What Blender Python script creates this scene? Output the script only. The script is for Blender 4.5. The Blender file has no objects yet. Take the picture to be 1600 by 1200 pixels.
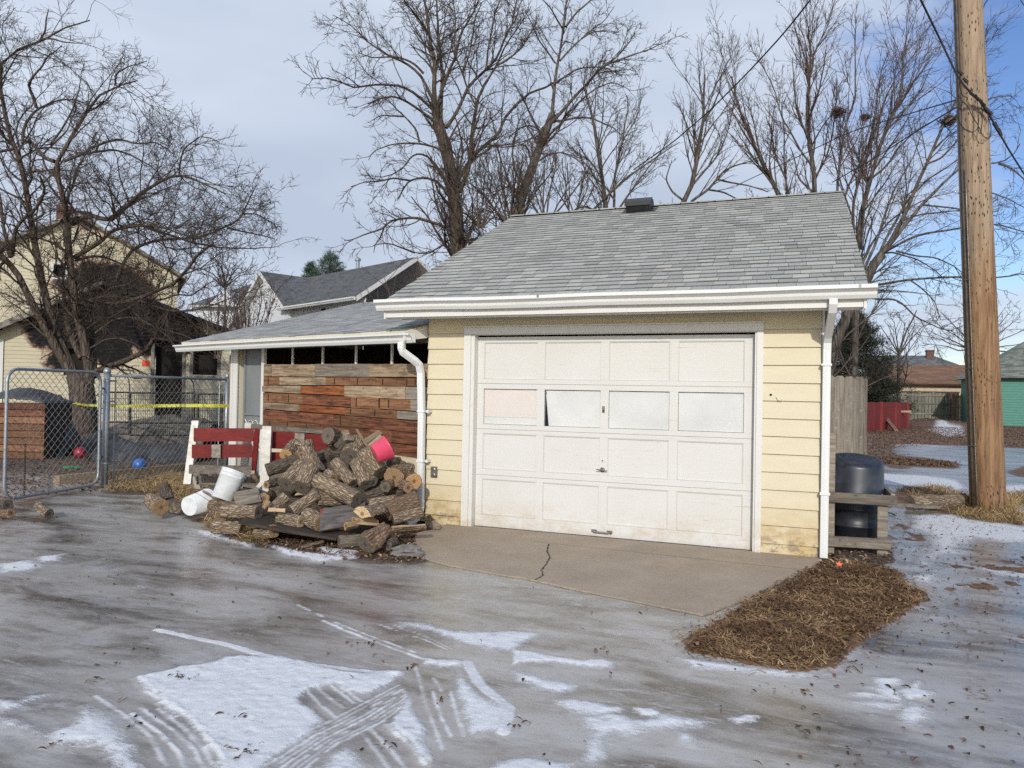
import bpy, math, random
import numpy as np
from mathutils import Vector, Matrix, noise as mnoise
random.seed(7); RNG = np.random.default_rng(11)
S = bpy.context.scene
COL = S.collection
R2 = math.radians
# ------------------------------------------------------------------ camera
f_, yaw, pitch, roll = 1146.18, .366319, -.0120744, .0182894
CAM = np.array([3.30722, -7.46613, 1.49455])
FW = np.array([-math.sin(yaw)*math.cos(pitch), math.cos(yaw)*math.cos(pitch), -math.sin(pitch)])
_r0 = np.array([math.cos(yaw), math.sin(yaw), 0.0]); _u0 = np.cross(_r0, FW)
RT = _r0*math.cos(roll) + _u0*math.sin(roll); UP = -_r0*math.sin(roll) + _u0*math.cos(roll)
def ray(x, y): return FW + RT*((x-800)/f_) + UP*((600-y)/f_)
def at(x, y, d): return CAM + ray(x, y)*d                      # point seen at (x, y), d metres deep
def gz(x, y, z=0.0): d = ray(x, y); return CAM + d*((z-CAM[2])/d[2])
def gy(x, y, Y=0.0): d = ray(x, y); return CAM + d*((Y-CAM[1])/d[1])
def onplane(x, y, p0, n):
    d = ray(x, y); n = np.array(n); return CAM + d*(((np.array(p0)-CAM)@n)/(d@n))
cd = bpy.data.cameras.new('camera'); cam = bpy.data.objects.new('camera', cd); COL.objects.link(cam)
cam.matrix_world = Matrix([[RT[0], UP[0], -FW[0], CAM[0]], [RT[1], UP[1], -FW[1], CAM[1]], [RT[2], UP[2], -FW[2], CAM[2]], [0, 0, 0, 1]])
cd.sensor_width = 36; cd.sensor_fit = 'HORIZONTAL'; cd.lens = f_/1600*36; cd.clip_end = 3000; cd.clip_start = .05
S.camera = cam
S.view_settings.view_transform = 'Standard'; S.view_settings.look = 'None'; S.view_settings.gamma = 1
S.view_settings.exposure = 0.0
try: S.view_settings.use_curve_mapping = False
except Exception: pass
S.render.resolution_x = 1024; S.render.resolution_y = 768
S.cycles.max_bounces = 6; S.cycles.use_denoising = False
# ------------------------------------------------------------------ light
SUN_EL, SUN_AZ = R2(24), R2(-16)        # azimuth measured from straight in front of the garage doors
sdir = Vector((-math.sin(SUN_AZ)*math.cos(SUN_EL), -math.cos(SUN_AZ)*math.cos(SUN_EL), math.sin(SUN_EL)))
sl = bpy.data.lights.new('sun', 'SUN'); so = bpy.data.objects.new('sun', sl); COL.objects.link(so)
sl.energy = 2.9; sl.angle = R2(1.0); sl.color = (1, .95, .87)
so.rotation_euler = sdir.to_track_quat('Z', 'Y').to_euler()
W = bpy.data.worlds.new('World'); S.world = W; W.use_nodes = True
wt = W.node_tree; wt.nodes.clear(); N = wt.nodes.new; Lk = wt.links.new
sky = N('ShaderNodeTexSky'); sky.sky_type = 'NISHITA'; sky.sun_disc = False; sky.sun_elevation = SUN_EL
sky.sun_rotation = math.atan2(sdir.x, sdir.y); sky.dust_density = .6; sky.air_density = 1.0; sky.ozone_density = 2.0
tc = N('ShaderNodeTexCoord'); mp = N('ShaderNodeMapping'); mp.inputs['Scale'].default_value = (1.0, 1.0, 3.2)
mp.inputs['Rotation'].default_value = (0.1, -.25, .5)
Lk(tc.outputs['Generated'], mp.inputs[0])
n1 = N('ShaderNodeTexNoise'); n1.inputs['Scale'].default_value = 2.1; n1.inputs['Detail'].default_value = 7; n1.inputs['Roughness'].default_value = .55; n1.inputs['Distortion'].default_value = .35
Lk(mp.outputs[0], n1.inputs['Vector'])
# thinner cloud towards the right of the place (world +x)
sx = N('ShaderNodeSeparateXYZ'); Lk(tc.outputs['Generated'], sx.inputs[0])
rr = N('ShaderNodeMapRange'); rr.inputs[1].default_value = -.15; rr.inputs[2].default_value = .28; rr.inputs[3].default_value = .40; rr.inputs[4].default_value = -.15
Lk(sx.outputs[0], rr.inputs[0])
ad = N('ShaderNodeMath'); ad.operation = 'ADD'; Lk(n1.outputs[0], ad.inputs[0]); Lk(rr.outputs[0], ad.inputs[1])
cr = N('ShaderNodeMapRange'); cr.inputs[1].default_value = .40; cr.inputs[2].default_value = .68; cr.interpolation_type = 'SMOOTHSTEP'
Lk(ad.outputs[0], cr.inputs[0])
n2 = N('ShaderNodeTexNoise'); n2.inputs['Scale'].default_value = 1.3; n2.inputs['Detail'].default_value = 4
Lk(mp.outputs[0], n2.inputs['Vector'])
cc = N('ShaderNodeMix'); cc.data_type = 'RGBA'; cc.inputs[6].default_value = (5.7, 6.6, 8.2, 1); cc.inputs[7].default_value = (7.9, 8.8, 10.3, 1)
c2 = N('ShaderNodeMapRange'); c2.inputs[1].default_value = .38; c2.inputs[2].default_value = .62; Lk(n2.outputs[0], c2.inputs[0]); Lk(c2.outputs[0], cc.inputs[0])
mx = N('ShaderNodeMix'); mx.data_type = 'RGBA'; Lk(cr.outputs[0], mx.inputs[0]); hs0 = N('ShaderNodeHueSaturation'); hs0.inputs['Saturation'].default_value = 1.18; hs0.inputs['Value'].default_value = 1.75; hs0.inputs['Hue'].default_value = .515; Lk(sky.outputs[0], hs0.inputs['Color']); Lk(hs0.outputs[0], mx.inputs[6]); Lk(cc.outputs[2], mx.inputs[7])
bg = N('ShaderNodeBackground'); bg.inputs[1].default_value = .09; Lk(mx.outputs[2], bg.inputs[0])
wo = N('ShaderNodeOutputWorld'); Lk(bg.outputs[0], wo.inputs[0])
# ------------------------------------------------------------------ mesh builder
class MB:
    def __init__(s): s.v = []; s.f = []; s.m = []; s.t = []
    def add(s, vs, fs, m=0, t=None):
        if t is None: t = random.random()
        o = len(s.v); s.v.extend([tuple(map(float, p)) for p in vs])
        for q in fs: s.f.append(tuple(i+o for i in q)); s.m.append(m); s.t.append(t)
        return s
    def box(s, a, b, m=0, t=None, M=None):
        (x0, y0, z0), (x1, y1, z1) = a, b
        vs = [(x0,y0,z0),(x1,y0,z0),(x1,y1,z0),(x0,y1,z0),(x0,y0,z1),(x1,y0,z1),(x1,y1,z1),(x0,y1,z1)]
        if M is not None: vs = [tuple(M @ Vector(p)) for p in vs]
        return s.add(vs, [(0,3,2,1),(4,5,6,7),(0,1,5,4),(1,2,6,5),(2,3,7,6),(3,0,4,7)], m, t)
    def beam(s, p, q, w, h, up=(0,0,1), m=0, t=None):
        """rectangular bar from p to q, w across, h along up"""
        p = Vector(p); q = Vector(q); d = (q-p).normalized(); u = Vector(up); sd = d.cross(u)
        if sd.length < 1e-4: u = Vector((1,0,0)); sd = d.cross(u)
        sd.normalize(); u = sd.cross(d).normalized(); a = sd*(w/2); b = u*(h/2)
        vs = [p-a-b, p+a-b, p+a+b, p-a+b, q-a-b, q+a-b, q+a+b, q-a+b]
        return s.add(vs, [(0,1,2,3),(7,6,5,4),(1,0,4,5),(2,1,5,6),(3,2,6,7),(0,3,7,4)], m, t)
    def hexa(s, lo, hi, m=0, t=None):
        """lo, hi: matching loops of n points; closed solid"""
        n = len(lo); vs = list(lo)+list(hi)
        fs = [tuple(range(n-1, -1, -1)), tuple(range(n, 2*n))] + [(i, (i+1) % n, n+(i+1) % n, n+i) for i in range(n)]
        return s.add(vs, fs, m, t)
    def extrude(s, poly, vec, m=0, t=None):
        v = np.array(vec); return s.hexa([np.array(p) for p in poly], [np.array(p)+v for p in poly], m, t)
    def tube(s, pts, rad, n=8, cap=True, m=0, t=None, flat=1.0):
        pts = [Vector(p) for p in pts]; k = len(pts)
        if not hasattr(rad, '__len__'): rad = [rad]*k
        d0 = (pts[1]-pts[0]).normalized(); ref = Vector((0,0,1)) if abs(d0.z) < .9 else Vector((1,0,0))
        u = d0.cross(ref).normalized(); vs = []
        for i, p in enumerate(pts):
            d = (pts[min(i+1, k-1)]-pts[max(i-1, 0)]).normalized()
            u = (u - d*u.dot(d)).normalized(); w = d.cross(u)
            for j in range(n):
                a = 2*math.pi*j/n; vs.append(p + u*(rad[i]*math.cos(a)) + w*(rad[i]*flat*math.sin(a)))
        fs = [(i*n+j, i*n+(j+1) % n, (i+1)*n+(j+1) % n, (i+1)*n+j) for i in range(k-1) for j in range(n)]
        if cap: fs += [tuple(range(n-1, -1, -1)), tuple(range((k-1)*n, k*n))]
        return s.add(vs, fs, m, t)
    def lathe(s, prof, o=(0,0,0), n=28, m=0, M=None, cap0=True, cap1=True):
        vs = []
        for r, z in prof:
            for j in range(n):
                a = 2*math.pi*j/n; p = Vector((r*math.cos(a), r*math.sin(a), z))
                if M is not None: p = M @ p
                vs.append(p+Vector(o))
        k = len(prof)
        fs = [(i*n+j, i*n+(j+1) % n, (i+1)*n+(j+1) % n, (i+1)*n+j) for i in range(k-1) for j in range(n)]
        if cap0: fs.append(tuple(range(n-1, -1, -1)))
        if cap1: fs.append(tuple(range((k-1)*n, k*n)))
        return s.add(vs, fs, m, .5)
    def build(s, name, mats, parent=None, smooth=False, loc=None, bevel=0):
        if not isinstance(mats, (list, tuple)): mats = [mats]
        off = Vector((0,0,0))
        if parent is not None: off = parent['_o'] and Vector(parent['_o'])
        elif loc is not None: off = Vector(loc)
        me = bpy.data.meshes.new(name)
        V = np.array(s.v, float).reshape(-1, 3) - np.array(off)
        me.from_pydata(V.tolist(), [], s.f)
        for mm in mats: me.materials.append(mm)
        me.polygons.foreach_set('material_index', s.m)
        a = me.attributes.new('tint', 'FLOAT', 'FACE'); a.data.foreach_set('value', s.t)
        if smooth: me.polygons.foreach_set('use_smooth', [True]*len(s.f))
        me.update()
        o = bpy.data.objects.new(name, me); COL.objects.link(o)
        if parent is not None: o.parent = parent; o['_o'] = list(off)
        else: o.location = off; o['_o'] = list(off)
        if bevel:
            b = o.modifiers.new('bevel', 'BEVEL'); b.width = bevel; b.segments = 2; b.limit_method = 'ANGLE'
        return o
ROOTS = []
def tag(o, label=None, cat=None, group=None, kind=None):
    if label: o['label'] = label
    if cat: o['category'] = cat
    if group: o['group'] = group
    if kind: o['kind'] = kind
    return o
def thing(name, loc, label, cat, group=None, rot=None):
    o = bpy.data.objects.new(name, None); COL.objects.link(o); o.location = loc; o.empty_display_size = .1
    o['_o'] = [float(x) for x in loc]
    return tag(o, label, cat, group)
def spin(o, rz):
    o.rotation_euler = (0, 0, rz)
# ------------------------------------------------------------------ materials
def lin(c):
    """sRGB 0-255 to linear"""
    return tuple((((x/255)/12.92) if x/255 <= .04045 else ((x/255+.055)/1.055)**2.4) for x in c)
class NT:
    def __init__(s, name):
        s.m = bpy.data.materials.new(name); s.m.use_nodes = True; s.t = s.m.node_tree; s.t.nodes.clear()
        s.o = s.n('ShaderNodeOutputMaterial'); s.b = s.n('ShaderNodeBsdfPrincipled'); s.l(s.b.outputs[0], s.o.inputs[0])
        s.tc = s.n('ShaderNodeTexCoord')
    def n(s, k, **kw):
        a = s.t.nodes.new(k)
        for q, v in kw.items(): setattr(a, q, v)
        return a
    def l(s, a, b): s.t.links.new(a, b)
    def mapv(s, scale, src='Object', rot=(0,0,0)):
        m = s.n('ShaderNodeMapping'); m.inputs['Scale'].default_value = scale if hasattr(scale, '__len__') else (scale,)*3
        m.inputs['Rotation'].default_value = rot; s.l(s.tc.outputs[src], m.inputs[0]); return m.outputs[0]
    def noise(s, scale, vec=None, detail=5, rough=.55, dist=0, src='Object'):
        a = s.n('ShaderNodeTexNoise'); a.inputs['Detail'].default_value = detail; a.inputs['Roughness'].default_value = rough; a.inputs['Distortion'].default_value = dist
        a.inputs['Scale'].default_value = 1.0
        s.l(vec if vec is not None else s.mapv(scale, src), a.inputs['Vector']); return a.outputs[0]
    def ramp(s, x, a, b, lo=0, hi=1, smooth=False):
        r = s.n('ShaderNodeMapRange'); r.inputs[1].default_value = a; r.inputs[2].default_value = b; r.inputs[3].default_value = lo; r.inputs[4].default_value = hi
        if smooth: r.interpolation_type = 'SMOOTHSTEP'
        s.l(x, r.inputs[0]); return r.outputs[0]
    def mix(s, f, a, b, mode='MIX'):
        m = s.n('ShaderNodeMix', data_type='RGBA', blend_type=mode)
        for v, i in ((f, 0), (a, 6), (b, 7)):
            if hasattr(v, 'is_linked') or hasattr(v, 'links'): s.l(v, m.inputs[i])
            elif i == 0: m.inputs[0].default_value = v
            else: m.inputs[i].default_value = (*v[:3], 1)
        return m.outputs[2]
    def math(s, op, a, b=None):
        m = s.n('ShaderNodeMath', operation=op)
        for v, i in ((a, 0), (b, 1)):
            if v is None: continue
            if hasattr(v, 'links'): s.l(v, m.inputs[i])
            else: m.inputs[i].default_value = v
        return m.outputs[0]
    def attr(s, name): 
        a = s.n('ShaderNodeAttribute'); a.attribute_name = name; return a
    def tint(s): return s.attr('tint').outputs['Fac']
    def set(s, col=None, rough=None, metal=None, spec=None):
        for v, nme in ((col, 'Base Color'), (rough, 'Roughness'), (metal, 'Metallic'), (spec, 'Specular IOR Level')):
            if v is None: continue
            if hasattr(v, 'links'): s.l(v, s.b.inputs[nme])
            else: s.b.inputs[nme].default_value = (*v[:3], 1) if nme == 'Base Color' else v
        return s
    def bump(s, h, strength=.5, dist=.01):
        b = s.n('ShaderNodeBump'); b.inputs['Strength'].default_value = strength; b.inputs['Distance'].default_value = dist
        s.l(h, b.inputs['Height']); s.l(b.outputs[0], s.b.inputs['Normal']); return s
def simple(name, c, c2=None, scale=8, rough=.6, metal=0, bump=.2, bd=.003, spec=.5, tint=0.0, src='Object', detail=6, dist=0):
    k = NT(name); nz = k.noise(scale, detail=detail, src=src, dist=dist)
    c2 = c2 or tuple(x*.75 for x in c)
    col = k.mix(k.ramp(nz, .35, .65), c, c2)
    if tint:
        h = k.n('ShaderNodeHueSaturation'); k.l(col, h.inputs['Color']); k.l(k.ramp(k.tint(), 0, 1, 1-tint, 1+tint), h.inputs['Value']); col = h.outputs[0]
    k.set(col, rough, metal, spec)
    if bump: k.bump(nz, bump, bd)
    return k.m
M = {}
# painted lap siding: worn paint, soiled and flaking low down
def siding(name, c, low=.52, flake=.5):
    k = NT(name); g = k.noise((3, 3, 14)); s2 = k.noise((1.2, 1.2, 1.2), detail=3)
    col = k.mix(k.ramp(g, .3, .7), c, tuple(x*.93 for x in c))
    col = k.mix(k.ramp(s2, .45, .75, 0, .25), col, tuple(x*y for x, y in zip(c, (.86, .82, .70))))
    sep = k.n('ShaderNodeSeparateXYZ'); k.l(k.tc.outputs['Object'], sep.inputs[0])
    hgt = k.ramp(sep.outputs[2], .08, low, 1, 0)
    st = k.noise((4.5, 4.5, 9), detail=8, rough=.7)
    dirt = k.math('MULTIPLY', hgt, k.ramp(st, .32, .56))
    col = k.mix(k.math('MULTIPLY', dirt, .85), col, (.46, .31, .11)); pe = k.noise((9, 9, 16), detail=8, rough=.75); pm0 = k.math('MULTIPLY', k.ramp(pe, .50, .54), k.ramp(sep.outputs[2], .02, .30, 1, 0)); col = k.mix(pm0, col, (.24, .20, .15))
    fl = k.noise((7, 7, 34), detail=9, rough=.75, dist=.4)
    fm = k.math('MULTIPLY', k.ramp(fl, .60, .64), k.ramp(sep.outputs[2], .1, 1.2, 1.0, .25))
    fm = k.math('MULTIPLY', fm, flake)
    col = k.mix(fm, col, (.40, .33, .24))
    k.set(col, .55, 0, .35); k.bump(k.math('ADD', k.math('MULTIPLY', g, .5), k.math('MULTIPLY', fl, .8)), .35, .004)
    return k.m
M['siding'] = siding('yellow_siding', (.63, .565, .41))
def whitepaint(name, c=(.78, .77, .74), crack=(4, 4, 60), amt=.5, low=0.0):
    k = NT(name); a = k.noise(crack, detail=8, rough=.7, dist=.3); b = k.noise(2.2, detail=4)
    col = k.mix(k.ramp(b, .35, .7, 0, .5), c, tuple(x*y for x, y in zip(c, (.93, .91, .86))))
    p = k.noise(1.1, detail=2)
    m_ = k.math('MULTIPLY', k.ramp(a, .595, .64), k.math('MULTIPLY', k.ramp(p, .40, .60), amt))
    if low:
        sep = k.n('ShaderNodeSeparateXYZ'); k.l(k.tc.outputs['Object'], sep.inputs[0])
        h = k.ramp(sep.outputs[2], .0, low, 1, 0); e = k.noise((6, 6, 10), detail=8, rough=.7)
        dd = k.math('MULTIPLY', h, k.ramp(e, .42, .66)); col = k.mix(k.math('MULTIPLY', dd, .6), col, (.45, .34, .20))
    col = k.mix(m_, col, (.50, .43, .33))
    k.set(col, .45, 0, .4); k.bump(a, .3, .0025); return k.m
M['door'] = whitepaint('door_paint', (.62, .615, .595), (3.0, 3.0, 60), 1.0, .35)
M['trim'] = whitepaint('trim_paint', (.66, .655, .63), (14, 14, 9), .6, .5)
M['gutter'] = whitepaint('gutter_enamel', (.70, .71, .70), (2, 20, 20), .25)
M['offwhite'] = whitepaint('soffit_paint', (.70, .66, .54), (10, 10, 10), .3)
def shingle(name, c, var=.22, warm=.1):
    k = NT(name); g = k.noise(95, detail=4, rough=.9); b = k.noise((1.5, .7, 1.5), detail=4)
    col = k.mix(k.ramp(g, .3, .7), tuple(x*.55 for x in c), tuple(x*1.4 for x in c))
    t = k.tint(); col2 = k.mix(k.ramp(t, .75, 1.0, 0, warm*4), col, tuple(x*y for x, y in zip(c, (1.25, 1.1, .92))))
    h = k.n('ShaderNodeHueSaturation'); k.l(col2, h.inputs['Color'])
    tt = k.math('ADD', k.ramp(t, 0, 1, 1-var, 1+var), k.ramp(b, .3, .7, -.08, .08)); k.l(tt, h.inputs['Value'])
    k.set(h.outputs[0], .92, 0, .2); k.bump(g, .5, .002); return k.m
M['shingle_edge'] = simple('dark_shingle_edge', (.14, .14, .135), (.08, .08, .078), 60, .95, 0, 0)
M['shingle'] = shingle('green_grey_shingle', (.37, .372, .345), .17, .06)
M['shingle_shed'] = shingle('grey_shingle', (.36, .365, .355), .22, .05)
M['shingle_far'] = shingle('slate_grey_shingle', (.125, .130, .138), .28, .0)
M['shingle_brown'] = shingle('brown_shingle', (.20, .115, .075), .18, .05)
M['shingle_green'] = shingle('mossy_shingle', (.16, .18, .155), .35, .0)
def wood(name, c1, c2, tint=.35, knots=True, rough=.8, sc=(2.6, 34, 34), huev=0.0):
    """grain runs along local x"""
    k = NT(name); tv = k.tint()
    mp_ = k.n('ShaderNodeMapping'); mp_.inputs['Scale'].default_value = sc; k.l(k.tc.outputs['Object'], mp_.inputs[0])
    off = k.n('ShaderNodeCombineXYZ'); k.l(k.math('MULTIPLY', tv, 37.0), off.inputs[0]); k.l(k.math('MULTIPLY', tv, 91.0), off.inputs[2]); k.l(off.outputs[0], mp_.inputs['Location'])
    g = k.noise(1, vec=mp_.outputs[0], detail=8, rough=.65, dist=.8)
    col = k.mix(k.ramp(g, .36, .62), c1, c2); sp_ = k.noise((14, 14, 14), detail=5, rough=.7); col = k.mix(k.ramp(sp_, .60, .70, 0, .7), col, tuple(x*.3 for x in c2)); col = k.mix(k.ramp(sp_, .42, .30, 0, .5), col, tuple(min(1, x*1.5) for x in c1))
    h = k.n('ShaderNodeHueSaturation'); k.l(col, h.inputs['Color']); k.l(k.ramp(tv, 0, 1, 1-tint, 1+tint), h.inputs['Value'])
    if huev: k.l(k.ramp(k.math('FRACT', k.math('MULTIPLY', tv, 7.3)), 0, 1, 1-huev, 1+huev), h.inputs['Saturation'])
    k.set(h.outputs[0], rough, 0, .25); k.bump(g, .6, .004); return k.m
M['wood_grey'] = wood('weathered_wood', (.27, .235, .19), (.13, .11, .09))
M['wood_tan'] = wood('tan_plank', (.36, .275, .185), (.14, .098, .062))
M['wood_brown'] = wood('stained_plank', (.24, .09, .046), (.05, .023, .015), .45)
M['wood_orange'] = wood('orange_plank', (.36, .125, .045), (.10, .034, .015), .25)
M['wood_pale'] = wood('fresh_split_wood', (.58, .44, .27), (.33, .20, .10), .2)
M['wood_dark'] = wood('dark_wood', (.07, .05, .038), (.025, .02, .016), .3)
M['red_paint'] = wood('worn_red_paint', (.19, .016, .013), (.12, .010, .010), .1, sc=(1.5, 14, 14), rough=.5)
M['white_wood'] = wood('worn_white_paint', (.72, .70, .64), (.58, .54, .46), .06, sc=(2, 18, 18))
M['pole_wood'] = None
def bark(name, c1, c2, sc=(7, 34, 34), strength=1.0, dist=.02, crack=(.045, .037, .030), camt=.7):
    k = NT(name); v = k.n('ShaderNodeTexVoronoi', feature='DISTANCE_TO_EDGE'); v.inputs['Scale'].default_value = 1
    nz = k.noise((sc[0]*1.4, sc[1]*.6, sc[2]*.6), detail=6)
    mpv = k.mapv(sc); wv = k.n('ShaderNodeVectorMath', operation='ADD')
    k.l(mpv, wv.inputs[0]); nn = k.n('ShaderNodeTexNoise'); nn.inputs['Scale'].default_value = .35; k.l(mpv, nn.inputs['Vector'])
    sv = k.n('ShaderNodeVectorMath', operation='SCALE'); sv.inputs['Scale'].default_value = 2.6; k.l(nn.outputs['Color'], sv.inputs[0]); k.l(sv.outputs[0], wv.inputs[1])
    k.l(wv.outputs[0], v.inputs['Vector'])
    e = k.ramp(v.outputs['Distance'], 0, .22)
    fine = k.noise((sc[0]*6, sc[1]*2.6, sc[2]*2.6) if sc[0] < sc[1] else (60, 60, 24), detail=6, rough=.75)
    col = k.mix(k.ramp(nz, .3, .7), c1, c2); col = k.mix(k.ramp(fine, .42, .66, 0, .6), col, tuple(x*1.55 for x in c1)); col = k.mix(k.ramp(fine, .46, .32, 0, .7), col, tuple(x*.4 for x in c2))
    col = k.mix(k.ramp(e, 0, 1, camt, 0), col, crack)
    h = k.math('ADD', k.math('MULTIPLY', e, .7), k.math('MULTIPLY', fine, .35))
    k.set(col, .95, 0, .15); k.bump(h, strength, dist); return k.m
M['bark'] = bark('log_bark', (.39, .30, .21), (.19, .138, .095), (10, 44, 44), 1, .014, camt=.7)
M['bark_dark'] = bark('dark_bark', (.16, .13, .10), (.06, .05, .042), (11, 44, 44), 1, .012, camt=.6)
M['bark_brown'] = bark('reddish_bark', (.27, .185, .125), (.14, .088, .058), (10, 42, 42), 1, .012, camt=.6)
M['tree_bark'] = bark('tree_bark', (.135, .105, .083), (.060, .045, .036), (9, 9, 2.2), .9, .04)
M['tree_bark_grey'] = bark('grey_tree_bark', (.150, .128, .108), (.075, .062, .052), (7, 7, 1.8), .9, .04)
def endgrain(name, c1, c2):
    k = NT(name); sep = k.n('ShaderNodeSeparateXYZ'); k.l(k.tc.outputs['Object'], sep.inputs[0])
    nz = k.noise(9, detail=5); y = k.math('ADD', sep.outputs[1], k.ramp(nz, 0, 1, -.012, .012))
    r = k.math('SQRT', k.math('ADD', k.math('MULTIPLY', y, y), k.math('MULTIPLY', sep.outputs[2], sep.outputs[2])))
    ring = k.math('SINE', k.math('MULTIPLY', r, 330.0)); an = k.math('ARCTAN2', sep.outputs[1], sep.outputs[2])
    cr_ = k.math('ABSOLUTE', k.math('SINE', k.math('ADD', k.math('MULTIPLY', an, 3.5), k.math('MULTIPLY', nz, 5))))
    fine = k.noise(70, detail=4)
    col = k.mix(k.ramp(ring, -1, 1, 0, .8), c1, c2); col = k.mix(k.ramp(fine, .4, .7, 0, .5), col, c2)
    col = k.mix(k.ramp(cr_, 0, .10, .85, 0), col, (.03, .024, .02)); col = k.mix(k.ramp(r, .012, .03, .7, 0), col, (.04, .03, .024))
    k.set(col, .85, 0, .2); k.bump(k.math('ADD', ring, k.ramp(cr_, 0, .1, -3, 0)), .3, .002); return k.m
M['end_dark'] = endgrain('grey_cut_end', (.20, .165, .13), (.075, .06, .047))
M['end_tan'] = endgrain('tan_cut_end', (.36, .24, .135), (.19, .12, .065))
M['end_orange'] = endgrain('fresh_cut_end', (.50, .31, .15), (.32, .18, .08))
M['end_pale'] = endgrain('pale_cut_end', (.62, .47, .28), (.48, .33, .17))
M['galv'] = simple('galvanised_steel', (.36, .39, .41), (.25, .27, .29), 30, .45, .55, .1, .001)
M['wire'] = simple('fence_wire', (.42, .41, .39), (.26, .24, .21), 30, .5, .6, 0)
M['rust_chain'] = simple('rusty_chain_steel', (.06, .04, .03), (.02, .018, .016), 60, .7, .5, .2)
M['black_plastic'] = simple('black_plastic', (.022, .026, .034), (.014, .016, .022), 12, .42, 0, .25, .002)
M['black_metal'] = simple('black_metal', (.012, .012, .013), None, 12, .5, .2, 0)
M['dark'] = simple('dark_interior', (.016, .012, .009), None, 5, .9, 0, 0)
M['white_plastic'] = simple('scuffed_white_plastic', (.74, .76, .78), (.60, .61, .60), 9, .35, 0, .1, .001)
M['pink_plastic'] = simple('pink_plastic', (.70, .07, .14), (.60, .06, .12), 6, .32, 0, .05, .001)
M['steel'] = simple('dull_steel', (.30, .29, .27), (.16, .14, .12), 40, .45, .7, .1, .001)
def rope_wire(): return simple('black_cable', (.012, .012, .014), None, 30, .6, 0, 0)
M['cable'] = rope_wire()
M['conduit'] = simple('dark_conduit', (.07, .055, .045), (.03, .025, .022), 14, .6, .1, .1)
# ================================================================== GARAGE
X0, X1 = -.58, 3.545           # wall corners
EAVE_Y, EAVE_Z, RIDGE_Y, RIDGE_Z = -.43, 2.475, 3.468, 4.318
DEPTH = 6.9
OW, OH = 2.955, 2.13           # door opening
garage = thing('garage', (1.5, 0, 0), 'pale yellow clapboard garage with white panelled door and grey green shingle roof', 'garage')
def lap_rows(mb, xa, xb, ys, zbot, ztop, row, z0, out=(0,-1,0), axis='x', th=.021):
    """lapped clapboards between xa..xb; z0 is one course line"""
    o = Vector(out); k0 = math.floor((zbot-z0)/row); z = z0+k0*row
    while z < ztop-1e-4:
        a = max(z, zbot); b = min(z+row, ztop)
        if b-a > .01:
            fa = 1-(a-z)/row; fb = 1-(b-z)/row
            pa = .004+th*fa; pb = .004+th*fb
            if axis == 'x': P = lambda x, d, zz: Vector((x, ys, zz))+o*d
            else: P = lambda x, d, zz: Vector((ys, x, zz))+o*d
            n = max(1, int((xb-xa)/.9))
            dz = [random.uniform(-.0022, .0022) for _ in range(n+1)]
            t = random.random()
            for i in range(n):
                u0 = xa+(xb-xa)*i/n; u1 = xa+(xb-xa)*(i+1)/n
                vs = [P(u0, pa, a+dz[i]), P(u1, pa, a+dz[i+1]), P(u1, pb, b), P(u0, pb, b), P(u0, 0, a+dz[i]), P(u1, 0, a+dz[i+1])]
                mb.add(vs, [(0,1,2,3), (4,5,1,0)], 0, t)
        z += row
ROW, Z0 = .1705, .103
# core of the walls (solid, closed) with a door hole: piers, lintel, side and rear walls
w = MB()
w.box((X0, .012, -.08), (-.02, .16, 2.36)); w.box((OW+.02, .012, -.08), (X1, .16, 2.36)); w.box((-.02, .012, OH+.02), (OW+.02, .16, 2.36))
w.box((X0, .16, -.08), (X0+.12, DEPTH, 2.36)); w.box((X1-.12, .16, -.08), (X1, DEPTH, 2.36)); w.box((X0+.12, DEPTH-.12, -.08), (X1-.12, DEPTH, 2.36))
for xa, xb in ((X0, X0+.12), (X1-.12, X1)):
    w.extrude([(xa, .012, 2.36), (xa, DEPTH, 2.36), (xa, RIDGE_Y, RIDGE_Z-.11)], (xb-xa, 0, 0))
wall = w.build('wall', M['siding'], garage)
s = MB()
lap_rows(s, X0-.004, -.13, .010, -.03, 2.34, ROW, Z0); lap_rows(s, OW+.075, X1+.004, .010, -.03, 2.34, ROW, Z0)
lap_rows(s, -.13, OW+.075, .010, OH+.09, 2.34, ROW, Z0)
sid = s.build('clapboard', M['siding'], wall)
TOPZ = RIDGE_Z-.12
for xs, o in ((X1-.002, (1,0,0)), (X0+.002, (-1,0,0))):
    s = MB(); lap_rows(s, .01, DEPTH, xs, -.03, 2.34, ROW, Z0, o, 'y')
    for zz in np.arange(2.34, TOPZ-.02, ROW):
        hw = (TOPZ-zz)/(TOPZ-2.36)*RIDGE_Y; lap_rows(s, RIDGE_Y-hw, RIDGE_Y+hw, xs, zz, min(zz+ROW, TOPZ), ROW, zz, o, 'y')
    s.build('side_clapboard', M['siding'], wall)
fdb = [((X0-.004, -.006, -.12), (-.14, .012, -.028)), ((OW+.09, -.006, -.12), (X1+.006, .012, -.030))]
M['concrete'] = None
k = NT('aged_concrete'); a = k.noise(2.2, detail=6); b = k.noise(45, detail=5, rough=.7); c = k.noise(.7, detail=3)
col = k.mix(k.ramp(a, .3, .7), (.38, .305, .23), (.28, .22, .16)); col = k.mix(k.ramp(b, .35, .7, 0, .5), col, (.46, .38, .29)); col = k.mix(k.ramp(c, .52, .72, 0, .4), col, (.19, .155, .12)); sp2 = k.noise(110, detail=3, rough=.8); col = k.mix(k.ramp(sp2, .60, .70, 0, .6), col, (.12, .095, .075))
rgh = k.ramp(c, .4, .6, .85, .6); k.set(col, rgh, 0, .3); k.bump(k.math('ADD', b, k.math('MULTIPLY', a, .5)), .5, .005); M['concrete'] = k.m
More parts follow.
